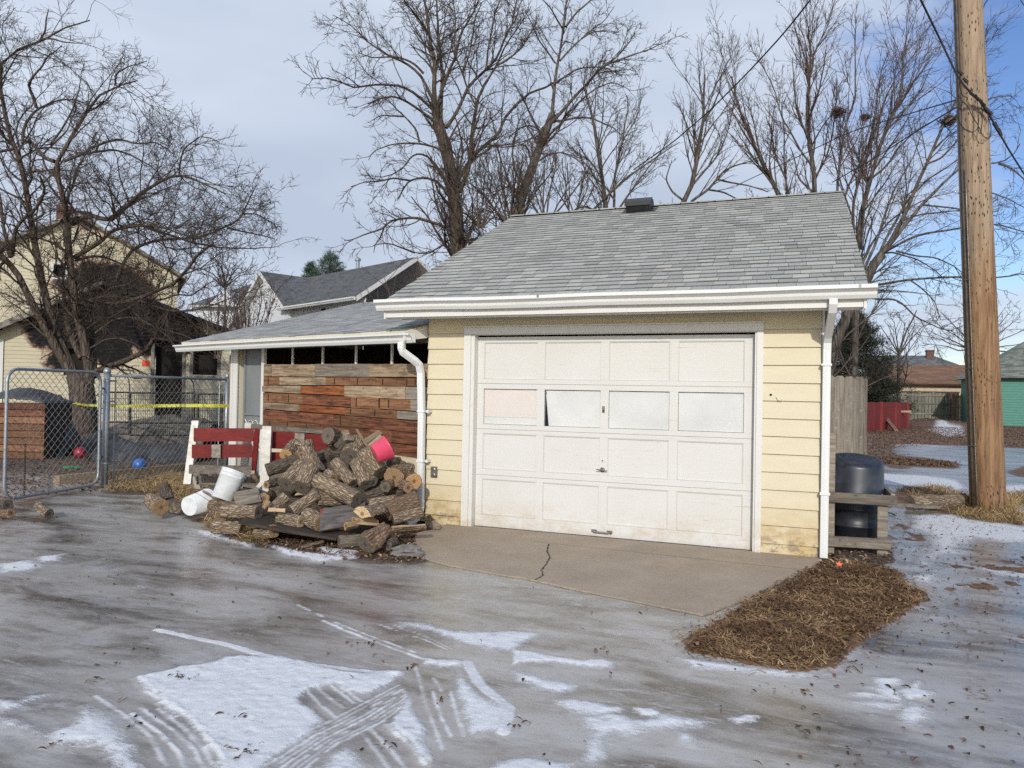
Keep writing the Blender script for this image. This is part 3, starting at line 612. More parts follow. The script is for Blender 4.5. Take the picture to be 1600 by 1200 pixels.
# ================================================================== FIREWOOD
LOGN = [0]
def logmesh(L, r, r2=None, split=0, seed=0, rough=.06, bend=.0, taper=1.0, nseg=24, nlen=12):
    """log along local x, centre at origin. split: 0 round, else a wedge sector (radians) with flat wood faces"""
    rs = np.random.default_rng(seed); r2 = r2 or r*taper
    vs = []; fs = []; mi = []
    ph = rs.uniform(0, 6.28, 6); am = rs.uniform(.3, 1, 6)*rough
    if split:
        n1 = max(5, int(nseg*split/6.28)); loop = [(1.0, -split/2+split*j/n1) for j in range(n1+1)]
        cyy = -.35 if split < 3.3 else -.1
        k = 3; loop += [((1-(j+1)/(k+1)), split/2) for j in range(k)] + [(.02, 0)] + [((j+1)/(k+1), -split/2) for j in range(k)]
        barkn = n1
    else: loop = [(1.0, 2*math.pi*j/nseg) for j in range(nseg)]; barkn = nseg
    n = len(loop)
    for i in range(nlen+1):
        s = i/nlen; x = (s-.5)*L; rr = r+(r2-r)*s; oy = bend*math.sin(s*math.pi); oz = bend*.5*math.sin(s*5+ph[0])
        for j, (q, a) in enumerate(loop):
            nz = mnoise.noise(Vector((x*5+seed*7.3, math.cos(a)*1.6, math.sin(a)*1.6)))*rough*2.2 + mnoise.noise(Vector((x*16+seed, math.cos(a)*6, math.sin(a)*6)))*rough*1.2
            g = rr*(q*(1+nz)+(0 if q > .97 else mnoise.noise(Vector((x*9, q*4, seed)))*.10))
            off = r*.42 if split else 0
            xe = x + ((mnoise.noise(Vector((math.cos(a)*2, math.sin(a)*2, seed+i)))*.06*r) if i in (0, nlen) else 0)
            vs.append((xe, g*math.cos(a)-off+oy, g*math.sin(a)+oz))
    for i in range(nlen):
        for j in range(n):
            fs.append((i*n+j, (i+1)*n+j, (i+1)*n+(j+1) % n, i*n+(j+1) % n)); mi.append(0 if j < barkn else 1)
    for e, i in ((0, 0), (1, nlen)):
        c = len(vs); P = np.array(vs[i*n:(i+1)*n]); ce = P.mean(0); vs.append(tuple(ce+np.array([(-1 if e == 0 else 1)*.0, 0, 0])))
        base = len(vs)
        for j in range(n): p = P[j]*.90+ce*.10; vs.append((p[0]+(-.004 if e == 0 else .004)*1, p[1], p[2]))
        for j in range(n):
            q = (i*n+j, i*n+(j+1) % n, base+(j+1) % n, base+j); fs.append(q if e == 0 else q[::-1]); mi.append(2)
            t = (base+j, base+(j+1) % n, c); fs.append(t if e == 0 else t[::-1]); mi.append(2)
    me = bpy.data.meshes.new('log'); me.from_pydata(vs, [], fs); me.polygons.foreach_set('material_index', mi)
    a = me.attributes.new('tint', 'FLOAT', 'FACE'); a.data.foreach_set('value', [(seed*.37) % 1]*len(fs))
    me.polygons.foreach_set('use_smooth', [m == 0 for m in mi]); me.update()
    return me
def dsurf(y): return float(np.interp(y, [665, 700, 740, 780, 810, 840, 875], [8.35, 8.15, 7.95, 7.65, 7.35, 7.1, 6.72]))
WG = 'firewood logs in the pile beside the garage'
def log(x0, y0, x1, y1, rp, label, end='d', brk='n', split=0, dd=.15, d0=None, r2=None, roll_=0, name='firewood_log', group=WG, rough=.06, bend=0, cat='log', ext=1.0):
    """near end centre at photo point (x0,y0), other end (x1,y1) which lies dd metres deeper; rp radius in px"""
    LOGN[0] += 1; d = d0 if d0 else dsurf(y0+rp*.5)
    A = at(x0, y0, d); B = at(x1, y1, d+dd); B = A+(B-A)*ext; r = rp*1.06*d/f_; v = Vector(B-A); L = v.length
    mats = {'n': M['bark'], 'd': M['bark_dark'], 'b': M['bark_brown']}[brk]
    ends = {'d': M['end_dark'], 't': M['end_tan'], 'o': M['end_orange'], 'p': M['end_pale']}[end]
    me = logmesh(L, r, (r2*d/f_ if r2 else None), split, LOGN[0], rough, bend*r)
    for m_ in (mats, M['wood_pale'] if end in 'po' else (M['wood_tan'] if end == 't' else M['wood_grey']), ends): me.materials.append(m_)
    o = bpy.data.objects.new(name, me); COL.objects.link(o)
    q = v.to_track_quat('X', 'Z'); c = (Vector(A)+Vector(B))/2
    o.matrix_world = Matrix.Translation(c) @ q.to_matrix().to_4x4() @ Matrix.Rotation(roll_, 4, 'X')
    zmin = min((o.matrix_world @ Vector(vv.co)).z for vv in me.vertices)
    if zmin < .0: o.location.z += -zmin+.002
    return tag(o, label, cat, group)
L = log
# added filler logs inside the heap, dark bark standing in for shade
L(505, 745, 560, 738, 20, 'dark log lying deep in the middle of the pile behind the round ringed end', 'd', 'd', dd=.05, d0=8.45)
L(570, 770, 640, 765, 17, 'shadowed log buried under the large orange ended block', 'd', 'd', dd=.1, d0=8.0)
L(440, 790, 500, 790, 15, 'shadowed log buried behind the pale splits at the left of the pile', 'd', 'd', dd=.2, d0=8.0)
L(530, 800, 620, 800, 16, 'dark filler log buried behind the weathered board panel', 'd', 'd', dd=.1, d0=7.75)
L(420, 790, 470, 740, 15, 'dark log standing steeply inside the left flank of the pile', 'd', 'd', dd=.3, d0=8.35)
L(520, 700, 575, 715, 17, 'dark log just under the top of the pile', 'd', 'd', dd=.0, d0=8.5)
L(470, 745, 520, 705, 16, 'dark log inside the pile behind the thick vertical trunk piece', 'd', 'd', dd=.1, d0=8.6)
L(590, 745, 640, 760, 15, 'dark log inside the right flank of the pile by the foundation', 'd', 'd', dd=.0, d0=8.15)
# top of the heap
L(512, 681, 526, 684, 12.5, 'short knotty charred log crowning the top of the pile', 'd', 'd', dd=.12, rough=.12)
L(527, 699, 541, 683, 8.5, 'dark split chunk leaning beside the charred top log', 'd', 'd', split=3.0, dd=.0, roll_=1)
L(548, 714, 561, 691, 16.5, 'thick log with grey cracked end high in the centre of the pile', 'd', 'n', dd=.25, r2=15)
L(494, 742, 476, 692, 16, 'thick deeply furrowed trunk piece standing slantwise left of the summit', 'd', 'n', dd=.12, r2=13, rough=.08, bend=.2, d0=8.05)
L(484, 696, 462, 692, 6.5, 'grey weathered slab resting over the hollow brown stump', 'd', 'n', split=2.6, dd=.02, d0=8.1, roll_=1.4)
L(466, 716, 482, 706, 10, 'rotten brown hollow stump beside the fresh orange cut end', 't', 'b', dd=.1, rough=.16)
L(447, 713, 462, 695, 10.5, 'smooth log with a fresh bright orange cut end at upper left of the pile', 'o', 'n', dd=.25)
L(417, 735, 452, 724, 9.5, 'short log poking left beside the white bench post', 'd', 'd', dd=.1, rough=.09)
L(452, 722, 487, 708, 7.5, 'ragged dark branch piece under the orange cut log', 'd', 'd', dd=.1, rough=.15)
L(416, 758, 436, 752, 6, 'small stub poking out low beside the white bench post', 't', 'd', dd=.15, rough=.1)
L(447, 757, 474, 728, 14, 'dark ended log slanting down beside the ringed log', 'd', 'n', dd=.25)
L(471, 762, 487, 732, 14.5, 'upright slanting log with round ringed grey end facing the drive', 'd', 'n', dd=.22)
L(552, 756, 524, 722, 9.5, 'slim straight log sloping down from the centre with small round end', 'd', 'n', dd=.2)
L(573, 757, 557, 722, 11, 'pale barked log with split bark and dark hollow end right of the slim log', 'd', 'n', dd=.2, rough=.08)
L(594, 740, 570, 708, 15, 'stout log sloping down beneath the pink tub', 'd', 'n', dd=.15, rough=.07)
L(583, 753, 570, 738, 8, 'small log tucked under the stout sloping log', 'd', 'n', dd=.15)
L(521, 748, 512, 740, 8, 'small yellowish lichen spotted stub in the centre of the pile', 't', 'n', dd=.1)
L(616, 746, 630, 737, 15.5, 'broad block with light orange sawn face and ragged root fibres', 't', 'b', dd=.22, rough=.12)
L(610, 724, 622, 720, 6.5, 'small log end peeping over the stout log below the pink tub', 'd', 'n', dd=.2)
L(629, 735, 640, 732, 9, 'grey stub behind the broad orange faced block', 'd', 'n', dd=.2)
L(647, 752, 634, 746, 12, 'log with rust orange round end nearest the downspout', 'o', 'b', dd=.25, d0=7.85)
L(638, 762, 628, 757, 8, 'small knobbly piece beneath the rust orange log end', 't', 'b', dd=.12, rough=.15, d0=7.6)
L(602, 762, 612, 755, 8, 'small brown chunk between the ringed ends and the orange faced block', 'd', 'b', dd=.15, rough=.1)
# middle
L(558, 781, 496, 750, 12.5, 'long straight log lying diagonally across the front of the pile', 'd', 'n', dd=.25, d0=7.35)
L(497, 777, 545, 782, 12, 'log with grey end lying under the long diagonal log', 'd', 'n', dd=.12, d0=7.55)
L(456, 799, 496, 773, 9.5, 'log with rough bark sloping up to the grey end in the middle', 'd', 'n', dd=.15, d0=7.35)
L(412, 779, 424, 775, 8.5, 'short log with brown end propped behind the weathered plank', 't', 'b', dd=.2, d0=7.75)
L(424, 796, 447, 776, 9, 'upturned bark slab over pale split faces left of centre', 'p', 'n', split=2.2, dd=.1, roll_=2.8, d0=7.5)
L(420, 796, 446, 797, 6, 'bright yellow split stick low in the left of the pile', 'p', 'b', split=1.6, dd=.0, roll_=-1.4, d0=7.25)
L(411, 793, 419, 782, 4.5, 'thin pale splinter of wood leaning on the yellow split stick', 'p', 'b', split=1.5, dd=.05, roll_=-1.2, d0=7.35)
L(601, 797, 574, 806, 10, 'dark short log end between the two large right hand splits', 'd', 'b', dd=.22, d0=7.45)
L(604, 799, 652, 781, 14, 'long deeply cracked brown log at the right side of the pile', 't', 'b', dd=.12, d0=7.35, rough=.10)
L(618, 781, 575, 788, 8, 'brown branch lying behind the deeply cracked log', 't', 'n', dd=.1, d0=7.6)
L(614, 811, 659, 799, 9, 'smooth grey log under the deeply cracked brown log', 'd', 'n', dd=.1, d0=7.3)
L(566, 803, 594, 796, 18, 'big triangular split with bark on top and pale broken face', 'p', 'n', split=2.3, dd=.25, roll_=1.7, d0=6.98)
L(553, 813, 590, 816, 9, 'orange brown split beneath the big triangular split', 'o', 'b', split=2.2, dd=.15, roll_=-1.0, d0=7.05)
L(613, 826, 664, 823, 10, 'long pale yellow split log lying near the foot of the downspout', 'p', 'b', split=2.8, dd=.1, roll_=-1.7, d0=7.1)
L(541, 822, 560, 818, 8.5, 'orange sided block standing behind the grey front block', 'o', 'b', split=2.4, dd=.12, roll_=.4, d0=6.95)
L(404, 801, 350, 798, 11.5, 'mossy speckled log lying at the left end of the pile', 'd', 'n', dd=.12, d0=7.35, rough=.08)
L(346, 806, 335, 797, 10, 'pale barked chunk below the standing white bucket', 't', 'b', dd=.15, d0=7.45, rough=.1)
L(470, 816, 436, 812, 9.5, 'hollow ended short log on the black sheet', 'p', 'n', dd=.1, d0=7.2, rough=.1)
L(502, 818, 480, 806, 13, 'round speckled log leaning on the weathered board panel', 't', 'n', dd=.15, d0=7.12)
L(372, 793, 330, 790, 9, 'brown log lying behind the mossy speckled log', 't', 'b', dd=.1, d0=7.7, rough=.09)
# front row on the ground
L(428, 836, 402, 841, 10, 'short log with round tan end lying in front of the black sheet', 't', 'n', dd=.12, d0=7.05)
L(530, 846, 566, 842, 11, 'grey weathered block lying at the front edge of the pile', 'd', 'n', split=3.0, dd=.1, roll_=.6, d0=6.78)
L(570, 858, 604, 834, 16, 'twisted root stump at the front corner of the pile', 'd', 'b', dd=.18, d0=6.62, rough=.2, r2=14)
L(605, 853, 617, 846, 8, 'black hollow knot end beside the root stump', 'd', 'd', dd=.1, d0=6.72, rough=.1)
L(470, 858, 505, 848, 4.5, 'thin bark covered branch lying on the chips before the pile', 'd', 'b', split=2.8, dd=.1, roll_=1.5, d0=6.85, rough=.15)
# loose logs to the left
L(252, 793, 236, 780, 13.5, 'round log with ringed end standing apart left of the lying bucket', 't', 'n', dd=.2, d0=8.2, group=None, r2=12)
L(262, 779, 255, 757, 9, 'upright mossy bark chunk behind the lone ringed log', 'd', 'd', dd=.1, d0=8.45, group=None, split=3.2, rough=.12, roll_=1.2)
L(268, 792, 281, 797, 7, 'grey stone hued chunk against the lying bucket', 'd', 'n', dd=.05, d0=8.1, group=None, rough=.15)
L(12, 801, -22, 803, 9, 'green barked log cut off by the left edge of the photo', 'd', 'd', dd=.1, d0=8.35, group=None)
L(17, 822, 2, 824, 7, 'small reddish wood chunk below the green barked log', 't', 'b', dd=.05, d0=8.0, group=None, rough=.14)
L(76, 822, 57, 808, 7.5, 'pale rough chunk of wood lying alone on the ice', 'd', 'n', dd=.1, d0=8.1, group=None, rough=.2, r2=6)
# hay clump log
L(378, 826, 334, 822, 9.5, 'log matted with dry straw at the lower left of the pile', 't', 'n', dd=.05, d0=7.15, rough=.14)
# ------- small timber on the pile
def plank(pa, pb, w_, t_, up, mat, label, cat='board', name='board', group=None, tn=.5):
    pa = Vector(pa); pb = Vector(pb); v = pb-pa; L_ = v.length; q = v.to_track_quat('X', 'Z')
    m_ = MB(); m_.box((-L_/2, -w_/2, -t_/2), (L_/2, w_/2, t_/2), 0, tn)
    u = Vector(up); x = v.normalized(); zz = (u-x*u.dot(x)).normalized(); yy = zz.cross(x)
    o = m_.build(name, mat); R_ = Matrix((x, yy, zz)).transposed().to_4x4(); o.matrix_world = Matrix.Translation((pa+pb)/2) @ R_
    b = o.modifiers.new('bevel', 'BEVEL'); b.width = min(w_, t_)*.12; b.segments = 1
    return tag(o, label, cat, group)
plank(at(557, 671, 8.15), at(585, 712, 7.9), .028, .016, (0, -1, .4), M['wood_tan'], 'thin pale stick leaning against the side of the pink tub', 'stick', 'wooden_stick')
plank(at(571, 692, 8.05), at(594, 677, 8.25), .075, .075, (.3, -1, .3), M['wood_tan'], 'upper sawn wood block wedged behind the pink tub', 'wood block', 'wood_block', 'wood blocks behind the pink tub', .3)
plank(at(575, 703, 8.0), at(598, 684, 8.1), .085, .06, (.3, -1, .3), M['wood_tan'], 'lower sawn wood block touching the pink tub', 'wood block', 'wood_block', 'wood blocks behind the pink tub', .8)
plank(at(538, 684, 8.0), at(551, 686, 8.1), .07, .05, (0, -1, .3), M['wood_grey'], 'small grey block lying on top of the cracked end log', 'wood block', 'wood_block')
plank(at(535, 678, 8.15), at(545, 676, 8.2), .07, .03, (0, -1, .3), M['wood_tan'], 'tiny pinkish wood offcut at the summit of the pile', 'offcut', 'wood_offcut')
plank(at(366, 781, 7.6), at(406, 774, 7.75), .16, .045, (-.1, -1, .15), M['wood_grey'], 'weathered thick plank leaning on edge below the standing bucket', 'plank', 'plank')
# weathered leaning panel
P4 = [at(499, 831, 6.95), at(566, 820, 7.25), at(570, 786, 7.5), at(500, 797, 7.15)]
pm_ = MB(); nn_ = np.cross(P4[1]-P4[0], P4[3]-P4[0]); nn_ /= np.linalg.norm(nn_); pm_.extrude(P4, nn_*.018)
kp = NT('stained_sheet'); st = kp.noise((6, 3, 30), detail=7, dist=1.2); rs_ = kp.noise((4, 4, 5), detail=4)
cl = kp.mix(kp.ramp(st, .35, .65), (.17, .155, .145), (.075, .062, .055)); cl = kp.mix(kp.ramp(rs_, .56, .66), cl, (.22, .05, .025)); kp.set(cl, .7); kp.bump(st, .4, .004)
o = pm_.build('leaning_sheet', kp.m); tag(o, 'rust stained grey panel leaning on edge against the front of the woodpile', 'panel')
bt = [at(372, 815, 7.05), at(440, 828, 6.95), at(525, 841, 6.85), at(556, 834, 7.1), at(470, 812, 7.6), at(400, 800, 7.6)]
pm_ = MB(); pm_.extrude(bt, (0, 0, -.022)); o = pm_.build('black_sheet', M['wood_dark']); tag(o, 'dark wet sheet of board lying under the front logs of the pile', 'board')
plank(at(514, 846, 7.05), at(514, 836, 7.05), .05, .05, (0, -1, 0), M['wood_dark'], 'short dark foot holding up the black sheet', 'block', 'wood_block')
# stone slabs by the downspout
def stone(x, y, rx, ry, rz, label, c=(.23, .21, .19), z=0, name='stone', seed=1):
    m_ = MB(); vs = []; P0 = gz(x, y, z); n1, n2 = 14, 8
    for i in range(n2+1):
        ph = math.pi*i/n2
        for j in range(n1):
            a = 2*math.pi*j/n1; p = Vector((math.sin(ph)*math.cos(a), math.sin(ph)*math.sin(a), math.cos(ph)))
            k_ = 1+mnoise.noise(p*1.7+Vector((seed*3.1, 0, 0)))*.45; vs.append((P0[0]+p.x*rx*k_, P0[1]+p.y*ry*k_, P0[2]+rz*.8+p.z*rz*k_))
    m_.add(vs, [(i*n1+j, (i+1)*n1+j, (i+1)*n1+(j+1) % n1, i*n1+(j+1) % n1) for i in range(n2) for j in range(n1)])
    o = m_.build(name, simple('stone_'+str(seed), c, tuple(x_*.6 for x_ in c), 22, .85, 0, .6, .01), loc=P0); return tag(o, label, 'stone')
stone(637, 868, .17, .12, .05, 'flat grey stone at the corner of the concrete apron', seed=2)
stone(678, 828, .08, .06, .05, 'small buff stone behind the foot of the downspout', (.28, .22, .16), seed=5)
# ------- tub and buckets
def tub(name, c, axis, prof, mat, label, cat, inner=True, extra=None):
    ax = Vector(axis).normalized(); q = ax.to_track_quat('Z', 'Y'); Mx = Matrix.Translation(Vector(c)) @ q.to_matrix().to_4x4()
    th = thing(name, c, label, cat); m_ = MB(); m_.lathe(prof, n=40, M=Mx, cap0=True, cap1=False)
    o = m_.build('bucket_body', mat, th, True); return th, Mx
pr_ = [(q_*.92, w_*.92) for q_, w_ in [(.001, 0), (.108, 0), (.115, .006), (.135, .16), (.146, .165), (.150, .175), (.148, .183), (.138, .183), (.133, .17), (.112, .012), (.001, .010)]]
cA = at(584, 712, 7.72); cB = at(613, 691, 7.80)
axp = Vector(at(612, 695, 7.80))-Vector(at(583, 710, 7.72))
tub('pink_tub', at(585, 710, 7.72), axp, pr_, M['pink_plastic'], 'bright pink plastic tub lying tilted on the right shoulder of the woodpile', 'tub')
def pail(c, axis, label, handle_side=1, s=1.0, roll0=0.0, lidded=False, tail=''):
    ax = Vector(axis).normalized(); q = ax.to_track_quat('Z', 'Y'); Mx = Matrix.Translation(Vector(c)) @ q.to_matrix().to_4x4() @ Matrix.Rotation(roll0, 4, 'Z') @ Matrix.Scale(s, 4)
    th = thing('white_bucket', c, label, 'bucket', 'white plastic buckets')
    pf = [(.001, .002), (.116, .002), (.122, 0), (.130, .004), (.146, .275), (.150, .277), (.150, .283), (.1465, .285), (.1475, .315), (.153, .317), (.153, .323), (.149, .325), (.1495, .345), (.156, .350), (.156, .362), (.150, .366), (.143, .364), (.140, .30), (.126, .012), (.001, .012)]
    if lidded: pf = pf[:16]+[(.148, .355), (.146, .352), (.001, .350)]
    m_ = MB(); m_.lathe(pf, n=44, M=Mx, cap0=False, cap1=False); body = m_.build('bucket_body', M['white_plastic'], th, True)
    hn = MB(); pts = [Mx @ Vector((.153*math.cos(a), .153*math.sin(a)-0.0, .30-.17*abs(math.sin(a))**.8*(1 if True else 0))) if False else Mx @ Vector((.156*math.cos(a), -.158*abs(math.sin(a))-.004, .30-.20*abs(math.sin(a)))) for a in np.linspace(0, math.pi, 20)]
    hn.tube(pts, .0028*s, 6, m=0); hn.build('handle', M['steel'], th)
    er = MB()
    for sg in (-1, 1): er.lathe([(.014, 0), (.012, .008)], n=12, M=Mx @ Matrix.Translation((sg*.150, 0, .30)) @ Matrix.Rotation(R2(90)*sg, 4, 'Y'))
    er.build('handle_ear', M['white_plastic'], th)
    return th, Mx
# standing bucket leaning right: base left-low, top right
b0 = at(347, 781, 7.75); b1 = at(366, 738, 7.85)
ax = Vector(b1)-Vector(b0); pail(b0, ax, 'white bucket standing tilted in front of the red slatted bench', s=.355*0+ax.length/.35, roll0=R2(12))
# lying bucket: base disc at (295,790) facing the camera, mouth at (318,782)
b0 = at(295, 791, 7.95); b1 = at(319, 783, 8.17)
_, MxL = pail(b0, Vector(b1)-Vector(b0), 'white bucket lying on its side with its base towards the drive', s=.82, roll0=R2(200))
for o in (bpy.data.objects.get('white_bucket.001'),):
    pass
lg = MB()     # small dark print on the side of the lying bucket
for i in range(26):
    a = R2(-105)+i*.0
for (a0, z0_, w0, h0) in ((0, .20, .022, .030), (.12, .205, .010, .02), (-.14, .206, .008, .018), (-.03, .155, .008, .012), (.16, .15, .01, .012)):
    pts = []
    for da, dz in ((-w0, -h0), (w0, -h0), (w0, h0), (-w0, h0)):
        a = R2(88)+a0+da/.142; z_ = z0_+dz; rr_ = .1432+.0*(z_); rr_ = .130+.016*(z_/.275)+.0012
        pts.append(MxL @ Vector((rr_*math.cos(a), rr_*math.sin(a), z_)))
    lg.add(pts, [(0, 1, 2, 3)])
lbl = lg.build('printed_mark', M['black_metal'], bpy.data.objects['white_bucket.001'])
# ------- red and white slatted benches
def rel(P, *q): return q
def bench_at(name, label, px):
    pass
bn = thing('slatted_bench', at(345, 770, 8.9), 'worn red slatted bench with white legs standing behind the tilted bucket', 'bench', 'red and white slatted benches')
D1, D2 = 8.75, 8.95
def pb(mb, a, b, da, db, w_, t_, n=None, tn=None): mb.beam(at(*a, da), at(*b, db), w_, t_, n or tuple(-FW), 0, tn); return mb
def part(nm, mat, segs, parent):
    for sgm in segs:
        m_ = MB(); pb(m_, *sgm); m_.build(nm, mat, parent)
part('leg', M['white_wood'], [((306, 658), (293, 757), 8.8, 8.55, .085, .045), ((389, 661), (381, 735), 9.05, 9.15, .085, .045), ((394, 739), (419, 764), 8.75, 8.9, .07, .04), ((303, 738), (310, 762), 9.0, 9.2, .075, .04)], bn)
part('slat', M['red_paint'], [((303, 679), (396, 679.5), 8.68, 8.74, .155, .022), ((300, 705), (394, 704.5), 8.62, 8.70, .155, .022)], bn)
part('arm_post', M['red_paint'], [((402, 670), (396, 742), 8.66, 8.74, .058, .03)], bn)
pt = MB(); pt.beam(at(331, 704.8, 8.606), at(345, 704.8, 8.616), .153, .022, tuple(-FW)); pt.build('bare_patch', M['wood_grey'], bn)
part('seat_rail', M['wood_grey'], [((296, 733), (394, 735), 8.45, 8.55, .10, .055), ((308, 750), (408, 752), 8.75, 8.85, .10, .05), ((296, 741), (330, 741), 8.9, 9.0, .05, .03)], bn)
part('brace', M['wood_tan'], [((395, 738), (408, 758), 8.5, 8.7, .04, .05)], bn)
bn2 = thing('slatted_bench', at(450, 770, 8.9), 'red slatted bench with a white end post partly buried behind the firewood', 'bench', 'red and white slatted benches')
part('leg', M['white_wood'], [((418, 666), (413, 778), 8.55, 8.5, .105, .05)], bn2)
part('brace', M['white_wood'], [((412, 752), (396, 773), 8.6, 8.3, .05, .04)], bn2)
part('slat', M['red_paint'], [((424, 688), (512, 692), 8.68, 8.60, .19, .022), ((424, 717), (500, 719), 8.68, 8.62, .16, .022)], bn2)
pt = MB(); pt.beam(at(461, 686, 8.62), at(476, 686.6, 8.60), .14, .022, tuple(-FW)); pt.build('bare_patch', M['wood_grey'], bn2)
part('top_rail', M['wood_grey'], [((394, 666), (512, 675), 8.78, 8.66, .05, .07)], bn2)
for i in range(4): 
    m_ = MB(); m_.beam(at(427+i*19, 676.2+i*1.1, 8.69), at(433+i*19, 676.5+i*1.1, 8.69), .02, .035, tuple(-FW)); m_.build('spacer_block', M['wood_dark'], bn2)
for i, (xa, ya, xb, yb, d) in enumerate([(325, 764, 352, 772, 8.3), (372, 765, 408, 768, 8.3), (376, 758, 410, 760, 8.5), (318, 768, 340, 782, 8.1), (300, 775, 345, 777, 8.2)]):
    plank(at(xa, ya, d), at(xb, yb, d+.1), .09, .025, (0, 0, 1), M['wood_grey'], ['loose grey board under the red bench, its left end nearest the straw', 'lowest loose board beside the right of the tilted bucket', 'upper loose board beside the right of the tilted bucket', 'short loose board behind the lying bucket', 'long loose board between the two white buckets'][i], 'board', 'loose_board', 'loose boards under the red bench')
# ================================================================== GROUND
def A_(pts): return [(x/2, 800+y/2) for x, y in pts]
def B_(pts): return [(800+x/2, 800+y/2) for x, y in pts]
def wpoly(pts): return np.array([gz(x, y)[:2] for x, y in pts])
SNOW = [wpoly(p) for p in (
 A_([(440,520),(560,488),(640,470),(750,448),(860,458),(950,478),(1050,495),(1150,503),(1270,500),(1235,535),(1180,555),(1140,574),(1110,570),(1050,540),(960,562),(940,590),(985,630),(1020,652),(960,700),(900,740),(820,790),(800,830),(700,830),(660,760),(630,690),(560,640),(500,600),(470,560)]),
 A_([(0,640),(80,665),(150,690),(230,664),(265,608),(330,650),(385,700),(440,790),(455,830),(400,830),(380,805),(335,775),(345,755),(300,745),(200,725),(100,700),(0,668)]),
 A_([(0,596),(60,600),(110,578),(160,572),(100,590),(40,625),(0,632)]),
 A_([(1195,670),(1240,625),(1280,590),(1310,660),(1335,745),(1350,790),(1320,770),(1260,720)]),
 A_([(965,840),(1030,770),(1090,732),(1120,780),(1145,840)]),
 A_([(1430,480),(1455,520),(1480,560),(1530,590),(1590,612),(1585,650),(1580,690),(1500,690),(1470,705),(1455,660),(1440,600),(1425,540)]),
 A_([(1340,465),(1440,468),(1446,486),(1380,482),(1320,478)]),
 A_([(1245,345),(1330,352),(1420,372),(1500,380),(1600,374),(1700,382),(1640,410),(1600,440),(1520,432),(1450,412),(1400,398),(1330,372)]),
 A_([(1490,830),(1540,780),(1600,765),(1700,772),(1800,790),(1760,830)]),
 B_([(0,430),(60,440),(160,462),(250,462),(322,474),(310,488),(240,492),(150,474),(60,470),(0,480)]),
 B_([(0,500),(90,520),(200,545),(190,560),(130,572),(70,548),(20,525)]),
 B_([(120,588),(200,592),(270,600),(350,612),(352,634),(300,640),(240,632),(180,618)]),
 B_([(380,620),(440,616),(470,640),(430,644)]),
 B_([(215,640),(300,632),(400,650),(500,640),(640,660),(560,676),(460,676),(400,690),(330,700),(290,730),(300,770),(260,800),(200,790),(235,740),(240,690)]),
 B_([(520,690),(560,700),(556,722),(528,718)]), B_([(680,650),(730,636),(776,640),(740,660),(700,664)]),
 B_([(520,460),(640,470),(760,490),(860,505),(1000,508),(960,520),(800,512),(660,500),(560,490)]),
 B_([(1040,566),(1110,568),(1180,578),(1170,586),(1100,580),(1050,574)]), B_([(1130,520),(1170,522),(1214,520),(1210,540),(1170,556),(1140,545)]),
 B_([(1070,600),(1150,598),(1220,602),(1230,614),(1190,620),(1110,608)]), B_([(1120,550),(1200,560),(1230,590),(1240,600),(1200,596),(1150,575)]),
 B_([(1210,560),(1270,532),(1280,555),(1320,560),(1290,585),(1240,590)]), B_([(1205,610),(1260,605),(1305,620),(1300,655),(1250,672),(1210,660)]),
 B_([(1115,632),(1150,636),(1140,644),(1118,642)]),
 B_([(1240,15),(1380,8),(1480,20),(1600,46),(1700,60),(1640,92),(1540,92),(1450,82),(1400,100),(1410,130),(1340,145),(1290,165),(1256,150),(1300,110),(1290,70),(1255,50)]),
 B_([(1240,200),(1330,196),(1320,214),(1270,218)]), B_([(1170,230),(1240,240),(1290,270),(1250,280),(1200,262)]),
 B_([(1400,10),(1500,-30),(1620,-20),(1640,30),(1500,30)]),
 [(300,826),(340,832),(372,842),(395,846),(392,856),(350,846),(318,838)], [(415,850),(470,862),(520,868),(552,866),(560,874),(500,878),(440,866)], [(498,856),(560,862),(552,872),(510,866)],
 [(0,882),(40,876),(72,884),(50,892),(0,896)], [(58,870),(100,866),(90,876),(60,880)],
 [(1372,738),(1420,742),(1500,750),(1503,772),(1440,764),(1372,756)], [(1560,758),(1600,758),(1640,766),(1600,770),(1560,772)],
 [(1560,790),(1640,790),(1660,810),(1580,806)],
 [(1465,664),(1500,668),(1508,680),(1480,682),(1450,672)], [(1385,700),(1388,698)]*2)]
# raised rims and ribs left by tyres (polyline, half-width m, height)
def seg(p, w, h=1.0): return (wpoly(p), w, h)
RIB = [seg(A_([(490,368),(600,392),(700,412),(830,450),(950,474),(1100,494),(1240,508)]), .024), seg(A_([(1010,340),(1120,385),(1240,430),(1340,466)]), .012), seg(A_([(1460,470),(1500,540),(1590,612),(1575,690)]), .03), seg(A_([(930,290),(1060,350),(1180,395),(1300,440)]), .006), seg(A_([(1180,350),(1260,378),(1330,400),(1400,432)]), .005), seg(A_([(1230,352),(1320,385),(1410,428)]), .005),
 seg(A_([(440,515),(480,560),(600,650),(700,770)]), .012)]
for a, b, c, d in (((300,575),(400,640),(470,700),(520,790)), ((415,630),(500,690),(560,750),(590,830)), ((440,612),(540,680),(610,740),(650,830)), ((495,615),(570,670),(640,740),(665,790)), ((455,560),(560,620),(640,690),(700,780))):
    RIB.append(seg(A_([a, b, c, d]), .010))
for i in range(8):
    o = i*16-10; RIB.append(seg(A_([(800+o*1.25, 795+o*.55-i*4), (960+o*.9, 700+o*.45-i*3), (1120+o*.7, 615+o*.4), (1250+o*.35, 545+o*.45)]), .0075))
